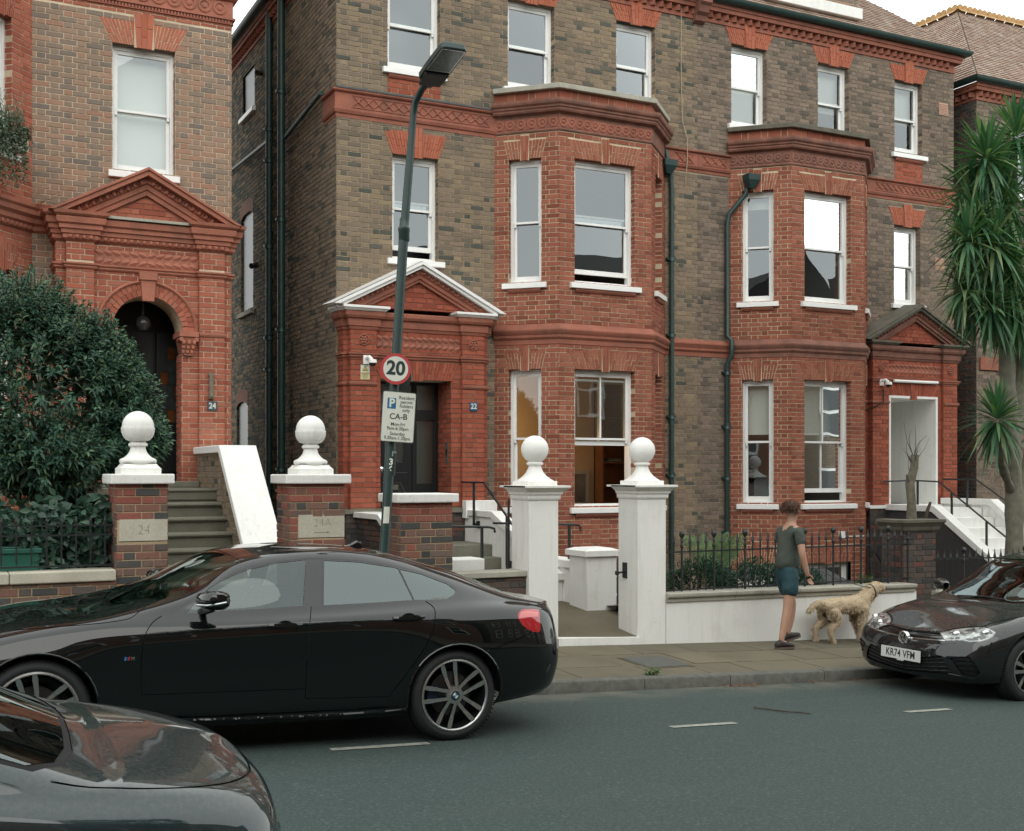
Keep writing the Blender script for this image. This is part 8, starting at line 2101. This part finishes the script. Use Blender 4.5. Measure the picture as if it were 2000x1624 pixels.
for (hx_, hy_), db, sc_, n_ in heads:
    c = PXP(hx_, hy_, CB+db)
    for i in range(n_):
        t = i/n_; el = R(82)-R(150)*t**1.15+rg.uniform(-.12, .12); az = i*2.399+rg.uniform(-.2, .2)
        d = np.array((math.cos(az)*math.cos(el), math.sin(az)*math.cos(el), math.sin(el))); L_ = sc_*rg.uniform(.58, .82)*(1.0 if t < .75 else .9)
        lv.leaf(c+d*.03+np.array([0, 0, -.10*t]), d, [0.01, .02, 1] if abs(d[2]) < .95 else [1, 0, 0], L_, rg.uniform(.045, .066), droop=rg.uniform(.04, .30)+.5*max(0, t-.35), fold=.35, segs=3)
# hanging skirts of old leaves
for (hx_, hy_), db, sc_, n_ in heads[2:6]+heads[:1]:
    c = PXP(hx_, hy_+28, CB+db)
    for i in range(70):
        az = rg.uniform(0, 6.28); d = np.array((math.cos(az)*.35, math.sin(az)*.35, -1)); q = c+np.array([0, 0, -rg.uniform(0, .55)])+d*np.array([.25, .25, 0])
        lv.leaf(q, d, [math.cos(az), math.sin(az), .3], rg.uniform(.5, .85), rg.uniform(.03, .042), .05, .3, 3)
lv.build('crown', M['leafpalm'], cd)
lv = Leaves()   # wispy spent flower panicles
for (x_, y_) in ((1905, 560), (1880, 500), (1925, 470), (1960, 600)):
    c = PXP(x_, y_, CB-.4)
    for i in range(60):
        d = rv(); d[2] = -abs(d[2])*.8; lv.leaf(c+rg.normal(size=3)*np.array([.14, .1, .22]), d, rv(), rg.uniform(.15, .3), .009, .3, .1, 1)
lv.build('panicles', M['leaffern'], cd)['kind'] = 'stuff'
# ---- garden of number 20
def bush(name, label, c, r, n, mat, lw=(.05, .09), ww=(.012, .02), cat='shrub', up=.4):
    e = empty(name, c, label, cat); lv = Leaves()
    for _ in range(n):
        d = rv(); d[1] = -abs(d[1]) if rg.random() < .7 else d[1]; q = d*np.array(r)*rg.uniform(.55, 1.05); 
        if q[2] < -r[2]*.9: continue
        for _k in range(3): lv.leaf(q+rg.normal(size=3)*.012, d+rv()*.7+np.array([0, 0, up]), rv()+np.array([0, -.5, .8]), rg.uniform(*lw), rg.uniform(*ww), .2, .2, 1)
    lv.build('foliage', mat, e); mb = MB()
    for i in range(7): d = rv(); mb.tube([(0, 0, -r[2]-.3), (d[0]*r[0]*.4, d[1]*r[1]*.4, 0), (d[0]*r[0]*.8, d[1]*r[1]*.8, r[2]*.6)], [.014, .01, .004], 5)
    mb.build('stems', M['twig'], e); return e
bush('garden_shrub', 'low dark feathery shrub behind the railings nearest the white pillar', (8.75, 12.15, .50), (.55, .28, .36), 1500, M['leafyew'])
bush('garden_shrub', 'low dark feathery shrub in the middle of the railed garden', (9.65, 12.2, .45), (.5, .28, .36), 1400, M['leafyew'])
bush('garden_shrub', 'low dark shrub at the far end of the railed garden', (10.45, 12.3, .38), (.42, .28, .30), 1000, M['leafyew'])
bush('garden_shrub', 'small leafy plant beside the dark planter pier', (11.35, 12.0, .42), (.14, .12, .14), 130, M['leaffern'], (.05, .08), (.02, .03))
fr2 = empty('garden_fern', (9.45, 12.75, .45), 'tall pale green fern growing against the red bay', 'fern'); lv = Leaves()
for s_ in range(16):
    az = rg.uniform(0, 6.28); d = np.array((math.cos(az)*.35, math.sin(az)*.3, 1.0)); p = np.zeros(3)
    for i in range(26):
        p = p+d*.038; d[2] -= .022; d[0] += .02*math.cos(az); L_ = .16*math.sin(math.pi*min(1, .12+i/27))
        for sg in (-1, 1): lv.leaf(p, np.cross(d, [.2, -1, .3])*sg+d*.35, [0, -1, .4], L_, .022, .15, .15, 1)
lv.build('fronds', M['leaffern'], fr2)
fl_ = empty('red_flower', (8.04, 12.0, .50), 'bright red flower head by the white pillar behind the railing', 'flower'); lv = Leaves()
for _ in range(46):
    d = rv(); lv.leaf(d*.02, d+np.array([0, -.3, .2]), rv(), rg.uniform(.06, .10), .05, .2, .3, 1)
m_, n_, p_ = _nt('red_petal'); p_.inputs['Base Color'].default_value = (.50, .025, .02, 1); p_.inputs['Roughness'].default_value = .6
lv.build('petals', m_, fl_); mb = MB(); mb.tube([(0, 0, -.6), (.02, .02, -.05)], .01, 5); mb.build('stem', M['leafyew'], fl_)
wf = empty('white_flowers', (9.55, 12.05, .42), 'small white flowers among the dark garden shrubs', 'flowers'); lv = Leaves()
for _ in range(90):
    c = np.array((rg.uniform(-.45, .5), rg.uniform(-.25, .0), rg.uniform(-.12, .18)))
    for k_ in range(4): lv.leaf(c, rv()+np.array([0, -.6, .3]), rv(), .024, .016, 0, .1, 1)
lv.build('petals', M['signwhite'], wf)
mb = MB(); mb.box(-.10, .10, -.07, .07, -.6, .28); mb.box(-.11, .11, -.085, -.07, .02, .25)
tag(mb.build('meter_box', plain('grey_green_box', (.075, .10, .095), .6, .15, 8), loc=(8.35, 13.2, .55), bevel=.01), 'small grey green meter box behind the railings', 'meter box')
mb = MB(); mb.box(14.62, 14.74, 16.04, 16.08, .78, .90); mb.build('junction_box', M['white'], h20); mb = MB(); mb.box(14.74, 15.22, 16.065, 16.08, .80, .815); mb.build('conduit', M['white'], h20)
mb = MB(); mb.tube([(15.35, 15.9, .5), (15.5, 15.8, .2), (15.7, 15.75, .15), (15.9, 15.7, .35), (16.1, 15.65, .4)], .03, 8); mb.build('garden_hose', M['blackplas'], h20, smooth=True)
ge = MB(); ge.add([(7.84, WB+.26, .36), (11.9, WB+.26, .32), (11.9, 15.9, .02), (7.84, 14.8, .06)], [(0, 1, 2, 3)]); o = ge.build('garden_ground', M['soil']); o['kind'] = 'structure'
# slate coal-hole roof beside the planter pier
mb = MB(); mb.add([(10.3, 12.6, .30), (12.1, 12.6, .24), (12.1, 13.6, .52), (10.3, 13.6, .54)], [(0, 1, 2, 3)]); tag(mb.build('lean_to_roof', M['slate']), 'low grey slate lean-to roof behind the railings', 'roof')
# ---- pollarded stump in the planter
sp_ = empty('pollarded_stump', (12.10, 11.88, 1.30), 'bare pollarded stump with thin twigs standing in the planter dish', 'tree')
mb = MB(); mb.tube([(0, 0, -.05), (.0, 0, .25), (-.03, 0, .5), (.05, 0, .72), (.06, 0, .89)], [.075, .058, .062, .055, .052], 12); mb.tube([(-.02, 0, .48), (-.08, -.02, .55), (-.10, -.02, .62)], [.03, .03, .018], 8); mb.build('trunk', M['bark'], sp_, smooth=True)
for i in range(15):
    a_ = rg.uniform(0, 6.28); b0_ = np.array((.04, 0, rg.choice([.55, .7, .86]))); d = np.array((math.cos(a_)*.35, math.sin(a_)*.35, .9)); P = [b0_]
    for k_ in range(5): P.append(P[-1]+d*.085); d = d+rg.normal(size=3)*.22; d[2] = abs(d[2])
    mb = MB(); mb.tube([tuple(p) for p in P], .006, 4, r2=.0015); mb.build('twig', M['twig'], sp_)
mb = MB(); mb.tube([(.18, -.05, -.02), (.24, -.06, .14), (.30, -.05, .24)], [.028, .024, .018], 7); mb.tube([(.2, -.05, .06), (.05, -.1, .12)], [.01, .004], 5); mb.build('broken_branch', M['twig'], sp_, smooth=True)
mb = MB(); mb.lathe([(.001, .012), (.18, .008), (.30, -.01)], (0, 0, 0), 12); mb.build('soil', M['soil'], sp_)
# ---- weeds, litter, stick
bush('wall_weed', 'small weed sprouting from the low dark wall behind the boot', (5.30, 11.5, .70), (.12, .07, .07), 60, M['leafdark'], (.03, .05), (.015, .025), 'weed')
bush('pavement_weed', 'tiny green weed growing at the kerb edge of the paving', (6.45, 9.72, zpave(6.45, 9.72)+.02), (.06, .04, .02), 36, M['leaffern'], (.03, .05), (.01, .016), 'weed')
lv = Leaves()
for _ in range(120):
    g_ = rg.random(); c = rg.choice([7.35, 7.5, 8.3, 8.9]); a_ = c+rg.normal()*.14; b_ = KB-.02-abs(rg.normal()*.06)
    lv.leaf((a_, b_, zrd(a_, b_)+rg.uniform(.004, .02)), [rg.normal(), rg.normal(), rg.uniform(-.1, .4)], [0, 0, 1], rg.uniform(.02, .05), rg.uniform(.012, .025), .2, .3, 1)
o = lv.build('leaf_litter', M['leafbrown'], None); tag(o, 'dry brown leaves gathered in the gutter', 'leaves', kind='stuff')
mb = MB(); P = [(6.55, 8.27), (6.62, 8.16), (6.66, 8.07), (6.70, 8.0), (6.78, 7.93), (6.83, 7.85)]; mb.tube([(x, y, zrd(x, y)+.012) for x, y in P], [.006, .006, .007, .006, .006, .004], 5)
tag(mb.build('fallen_twig', M['twig']), 'thin bent twig lying on the road', 'twig')
# ---- street tree across the road (mirrored in the glass)
ot = empty('street_tree', (5.2, -2.6, 0), 'leafy street tree across the road mirrored in the upper window', 'tree'); lv = Leaves()
for _ in range(5200):
    d = rv(); q = d*np.array((2.2, 1.7, 2.5))*rg.uniform(.5, 1.05)+np.array((0, 0, 7.2)); g = math.sin(q[0]*3.1)+math.sin(q[2]*2.7+1)+math.sin(q[1]*3.3)
    if g < -.6: continue
    lv.leaf(q, rv(), rv(), .22, .13, .2, .1, 1)
lv.build('crown', M['leafdark'], ot); mb = MB(); mb.tube([(0, 0, -.1), (.1, 0, 3), (0, .1, 6), (.1, 0, 8.5)], [.2, .16, .1, .03], 10); mb.build('trunk', M['bark'], ot, smooth=True)
# ------------------------------------------------------------------ dog walker and dog
def skinned(name, verts, edges, radii, mat, parent, sub=2, root=0):
    me = bpy.data.meshes.new(name); me.from_pydata([tuple(v) for v in verts], edges, [])
    o = bpy.data.objects.new(name, me); COL.objects.link(o)
    sk = o.modifiers.new('skin', 'SKIN'); sk.use_smooth_shade = True; sk.branch_smoothing = .6
    layer = me.skin_vertices[0] if me.skin_vertices else None
    if layer is None:
        bm = bmesh.new(); bm.from_mesh(me); bm.verts.layers.skin.verify(); bm.to_mesh(me); bm.free(); layer = me.skin_vertices[0]
    for i, r in enumerate(radii):
        layer.data[i].radius = r if isinstance(r, tuple) else (r, r); layer.data[i].use_root = (i == root)
    ss = o.modifiers.new('sub', 'SUBSURF'); ss.levels = sub; ss.render_levels = sub
    dg = bpy.context.evaluated_depsgraph_get(); dg.update()
    m2 = bpy.data.meshes.new_from_object(o.evaluated_get(dg)); bpy.data.objects.remove(o)
    m2.materials.clear(); m2.materials.append(mat); m2.polygons.foreach_set('use_smooth', [True]*len(m2.polygons))
    o = bpy.data.objects.new(name, m2); COL.objects.link(o); o.parent = parent; return o
M['skin_'] = plain('skin', (.42, .24, .165), .55, .08, 8); M['shirt'] = plain('grey_green_top', (.055, .068, .056), .9, .12, 6, fine=90, bmp=.3); M['shorts'] = plain('dark_teal_shorts', (.008, .042, .052), .8, .1, 8)
M['shoe'] = plain('dark_trainer', (.030, .022, .022), .7, .2, 20); M['sole'] = plain('shoe_sole', (.10, .075, .06), .8, .2, 20); M['hair'] = plain('brown_hair', (.085, .04, .022), .7, .3, 60, fine=150, bmp=.5)
from mathutils import noise as mn
def crease(o, amp, sc=(9, 9, 16)):
    me = o.data
    for v in me.vertices:
        c = v.co; k = mn.noise(Vector((c.x*sc[0], c.y*sc[1], c.z*sc[2])))+.6*mn.noise(Vector((c.x*sc[0]*2.3+5, c.y*sc[1]*2.3, c.z*sc[2]*2.1)))
        v.co = c+v.normal*(k*amp)
    me.update()
def furry(o, mat, n, L, w, parent, flow, nm='coat'):
    me = o.data; me.calc_loop_triangles(); lv = Leaves(); tri_ = [(t.vertices[:], t.area) for t in me.loop_triangles]; ar = np.array([a for _, a in tri_]); ar /= ar.sum()
    for i in rg.choice(len(tri_), n, p=ar):
        a, b, c = [me.vertices[k] for k in tri_[i][0]]; r1, r2 = rg.random(), rg.random()
        if r1+r2 > 1: r1, r2 = 1-r1, 1-r2
        p = a.co+(b.co-a.co)*r1+(c.co-a.co)*r2; nn = a.normal
        lv.leaf(p-nn*.004, np.array(nn)*.5+np.array(flow)+rg.normal(size=3)*.25, rv(), L*rg.uniform(.6, 1.3), w, .25, .1, 1)
    return lv.build(nm, mat, parent)
wa, wb_ = 9.02, 10.98; wz = zpave(9.05, 10.98)
pe = empty('person', (wa, wb_, wz), 'person in grey green top and dark teal shorts walking a dog past the white wall', 'person')
# x forward (+a), y into houses, z up ; planted leg behind, swinging leg ahead
V, E, Rr = [], [], []
def J(p, r, link=None):
    V.append(p); Rr.append(r); i = len(V)-1
    if link is not None: E.append((link, i))
    return i
pel = J((.17, 0, .93), (.125, .14)); wst = J((.185, 0, 1.06), (.10, .125), pel); ch = J((.205, 0, 1.26), (.115, .15), wst); up = J((.215, 0, 1.38), (.085, .13), ch); nk_ = J((.23, 0, 1.475), .052, up); hd_ = J((.25, 0, 1.555), (.075, .068), nk_); hd2 = J((.255, 0, 1.625), (.088, .075), hd_); hd3 = J((.248, 0, 1.69), (.062, .056), hd2)
# planted (near) leg
h1 = J((.165, -.09, .87), .092, pel); k1 = J((.10, -.10, .49), .058, h1); c1 = J((.065, -.10, .34), .054, k1); a1_ = J((.0, -.10, .09), .034, c1); t1 = J((.09, -.10, .045), .033, a1_)
h2 = J((.18, .09, .87), .092, pel); k2 = J((.33, .10, .50), .058, h2); c2 = J((.31, .10, .34), .054, k2); a2_ = J((.26, .10, .13), .034, c2); t2 = J((.36, .10, .11), .033, a2_)
# near arm hangs slightly forward, far arm holds the lead forward
s1 = J((.21, -.17, 1.385), .055, up); e1 = J((.20, -.235, 1.12), .042, s1); w1_ = J((.27, -.235, .90), .029, e1); p1_ = J((.295, -.232, .845), (.030, .017), w1_)
s2 = J((.22, .17, 1.385), .055, up); e2 = J((.26, .22, 1.12), .042, s2); w2_ = J((.46, .20, 1.02), .029, e2); p2_ = J((.515, .19, 1.005), (.018, .030), w2_)
body = skinned('body', V, E, Rr, M['skin_'], pe)
def hand(root, d, side, curl, nm):
    root, d, side = Vector(root), Vector(d).normalized(), Vector(side).normalized(); n = d.cross(side)
    for k in range(4):
        b0 = root+d*.03+side*(.021-.014*k); L_ = (.074, .082, .076, .06)[k]/3; P = [b0]; dd = d.copy()
        for _ in range(3): P.append(P[-1]+dd*L_); dd = (dd+n*curl).normalized()
        mb = MB(); mb.tube(P, [.0092, .0088, .008, .0062], 8); mb.build('finger', M['skin_'], pe, smooth=True)
    P = [root-d*.01+side*.024, root+d*.018+side*.046, root+d*.045+side*.052+n*.012]; mb = MB(); mb.tube(P, [.012, .010, .008], 8); mb.build('thumb', M['skin_'], pe, smooth=True)
hand((.295, -.232, .845), (.35, 0, -.93), (.93, 0, .35), .45, 'near'); hand((.515, .19, 1.005), (1, -.1, -.2), (0, -.2, 1), 1.1, 'far')
# face
mb = MB(); mb.add([(.335, 0, 1.645), (.335, -.017, 1.60), (.362, 0, 1.597), (.335, .017, 1.60), (.334, 0, 1.588)], [(0, 1, 2), (0, 2, 3), (1, 4, 2), (2, 4, 3)]); mb.build('nose', M['skin_'], pe, smooth=True)
for sg in (-1, 1):
    mb = MB(); mb.lathe([(.001, -.012), (.009, -.008), (.0115, 0), (.009, .008), (.001, .012)], (.322, sg*.033, 1.634), 10); mb.build('eye', M['signblack'], pe, smooth=True)
    mb = MB(); mb.lathe([(.001, -.03), (.012, -.022), (.017, 0), (.013, .024), (.001, .032)], (.245, sg*.078, 1.622), 10); mb.build('ear', M['skin_'], pe, smooth=True)
mb = MB(); mb.tube([(.328, -.024, 1.562), (.337, 0, 1.56), (.328, .024, 1.562)], .006, 6); mb.build('mouth', plain('lips', (.30, .10, .085), .5), pe, smooth=True)
mb = MB(); vs = []; n = 18
for i in range(9):
    t = i/8; el = R(-25)+R(115)*t
    for k in range(n):
        az = 2*math.pi*k/n; r_ = .092*math.cos(el)+.002; f = max(0, math.cos(az)); zz = 1.645+.088*math.sin(el)
        if f > .35 and zz < 1.68: rr = r_*.72
        else: rr = r_*(1.14+.035*math.sin(k*5+i))
        vs.append((.24+rr*1.02*math.cos(az), rr*.93*math.sin(az), zz))
mb.add(vs, [(i*n+k, i*n+(k+1) % n, i*n+n+(k+1) % n, i*n+n+k) for i in range(8) for k in range(n)]); hair_ = mb.build('hair', M['hair'], pe, smooth=True)
furry(hair_, M['hair'], 1500, .05, .006, pe, (-.5, 0, -.5), 'hair_strands')
# clothes
sv = [(.170, 0, .875), (.185, 0, 1.06), (.205, 0, 1.26), (.215, 0, 1.38), (.225, 0, 1.44), (.21, -.17, 1.39), (.203, -.215, 1.20), (.22, .17, 1.39), (.245, .205, 1.20)]
shirt_ = skinned('shirt', sv, [(0, 1), (1, 2), (2, 3), (3, 4), (3, 5), (5, 6), (3, 7), (7, 8)], [(.160, .185), (.140, .160), (.132, .165), (.10, .145), (.062, .068), .068, .06, .068, .06], M['shirt'], pe, 3); crease(shirt_, .009)
shorts_ = skinned('shorts', [(.175, 0, 1.02), (.168, 0, .90), (.155, -.092, .84), (.12, -.10, .60), (.182, .092, .84), (.285, .10, .60)], [(0, 1), (1, 2), (2, 3), (1, 4), (4, 5)], [(.125, .142), (.14, .158), .115, .10, .115, .10], M['shorts'], pe, 3); crease(shorts_, .008)
for (x, y, z, rot) in ((.0, -.10, 0, 0), (.27, .10, .055, -.22)):
    sh_ = bpy.data.objects.new('shoe', None); COL.objects.link(sh_); sh_.parent = pe; sh_.location = (x, y, z); sh_.rotation_euler = (0, rot, 0)
    mb = MB(); secs = [(-.075, .028, .06), (-.05, .036, .085), (.0, .037, .10), (.05, .040, .075), (.11, .045, .055), (.16, .040, .042), (.185, .022, .03)]; vs = []; n = 12
    for (xx, hw, h) in secs:
        for k in range(n): t = 2*math.pi*k/n; vs.append((xx, hw*math.cos(t), .018+max(0, h*.5*(1+math.sin(t)))))
    mb.add(vs, [(i*n+k, i*n+(k+1) % n, i*n+n+(k+1) % n, i*n+n+k) for i in range(len(secs)-1) for k in range(n)]+[tuple(range(n)), tuple(range(len(vs)-1, len(vs)-n-1, -1))]); mb.build('upper', M['shoe'], sh_, smooth=True)
    mb = MB(); pts = [(-.08, -.02), (-.08, .02), (-.05, .038), (.03, .038), (.11, .047), (.17, .04), (.19, .015), (.19, -.015), (.17, -.04), (.11, -.047), (.03, -.038), (-.05, -.038)]; mb.prism(pts, lambda p: (p[0], p[1], 0), lambda p: (p[0], p[1], .024)); mb.build('sole', M['sole'], sh_)
# ---- dog
da_, db_ = 9.93, 11.22; dz_ = zpave(10.3, 11.22)
dg_ = empty('dog', (da_, db_, dz_), 'cream coloured medium dog on a lead walking behind the hatchback bonnet', 'dog')
M['fur'] = plain('cream_fur', (.46, .36, .235), .85, .18, 9, fine=130, bmp=.8)
V, E, Rr = [], [], []
pv_ = J((.10, 0, .50), (.13, .12)); mid = J((.33, 0, .475), (.135, .12), pv_); chs = J((.58, 0, .46), (.165, .13), mid); shd = J((.70, 0, .51), (.13, .11), chs); nck = J((.80, 0, .61), .095, shd); hdg = J((.89, 0, .69), (.09, .082), nck); muz = J((.98, 0, .66), .052, hdg); nos = J((1.04, 0, .648), .036, muz)
tl = J((-.03, 0, .52), .045, pv_); tl2 = J((-.13, 0, .47), .042, tl); tl3 = J((-.22, 0, .40), .022, tl2)
for (y, fw) in ((-.085, 1), (.085, -1)):
    hp_ = J((.10, y, .43), .105, pv_); kn = J((.17+.03*fw, y, .29), .064, hp_); hk = J((.02+.05*fw, y, .19), .036, kn); pw = J((.05+.06*fw, y, .04), .033, hk); tt = J((.10+.06*fw, y, .026), .028, pw)
    sh_ = J((.63, y, .40), .08, chs); eb = J((.60, y, .29), .052, sh_); wr = J((.63-.05*fw, y, .14), .036, eb); pf = J((.64-.07*fw, y, .035), .033, wr); tf = J((.685-.07*fw, y, .026), .028, pf)
dbody = skinned('body', V, E, Rr, M['fur'], dg_)
m_, n_, p_ = _nt('cream_coat'); n_.links.new(ramp(n_, N(n_, 'NewGeometry').outputs['Random Per Island'], [(0, (.30, .215, .13)), (.5, (.47, .37, .245)), (1, (.60, .50, .36))]), p_.inputs['Base Color']); p_.inputs['Roughness'].default_value = .8
furry(dbody, m_, 9000, .034, .007, dg_, (-.75, 0, -.55))
for sg in (-1, 1):
    mb = MB(); mb.add([(.86, sg*.045, .735), (.90, sg*.055, .735), (.90, sg*.085, .64), (.86, sg*.085, .63), (.88, sg*.075, .61)], [(0, 1, 2, 3), (3, 2, 4)]); mb.build('ear', plain('darker_fur%d' % sg, (.36, .25, .15), .9, .2, 9), dg_)
    mb = MB(); mb.lathe([(.001, -.009), (.008, 0), (.001, .009)], (.945, sg*.042, .695), 8); mb.build('eye', M['signblack'], dg_, smooth=True)
mb = MB(); mb.lathe([(.001, -.014), (.016, -.006), (.016, .006), (.001, .014)], (1.052, 0, .652), 8); mb.build('nose', M['signblack'], dg_, smooth=True)
mb = MB(); pts = [(.79+.02*math.cos(t)*0+.0, .1*math.cos(t), .60+.1*math.sin(t)-.0) for t in [2*math.pi*k/20 for k in range(21)]]; mb.tube(pts, .009, 6); mb.build('collar', M['signblack'], dg_)
h0 = Vector((wa+.56, wb_+.19, wz+1.0)); h1_ = Vector((da_+.80, db_-.05, dz_+.66)); mid_ = (h0+h1_)/2-Vector((0, 0, .06))
mb = MB(); mb.tube([h0, (h0*2+mid_)/3-Vector((0, 0, .015)), mid_, (h1_*2+mid_)/3-Vector((0, 0, .01)), h1_], .005, 5)
tag(mb.build('dog_lead', M['signblack']), 'thin dark dog lead between hand and collar', 'lead')
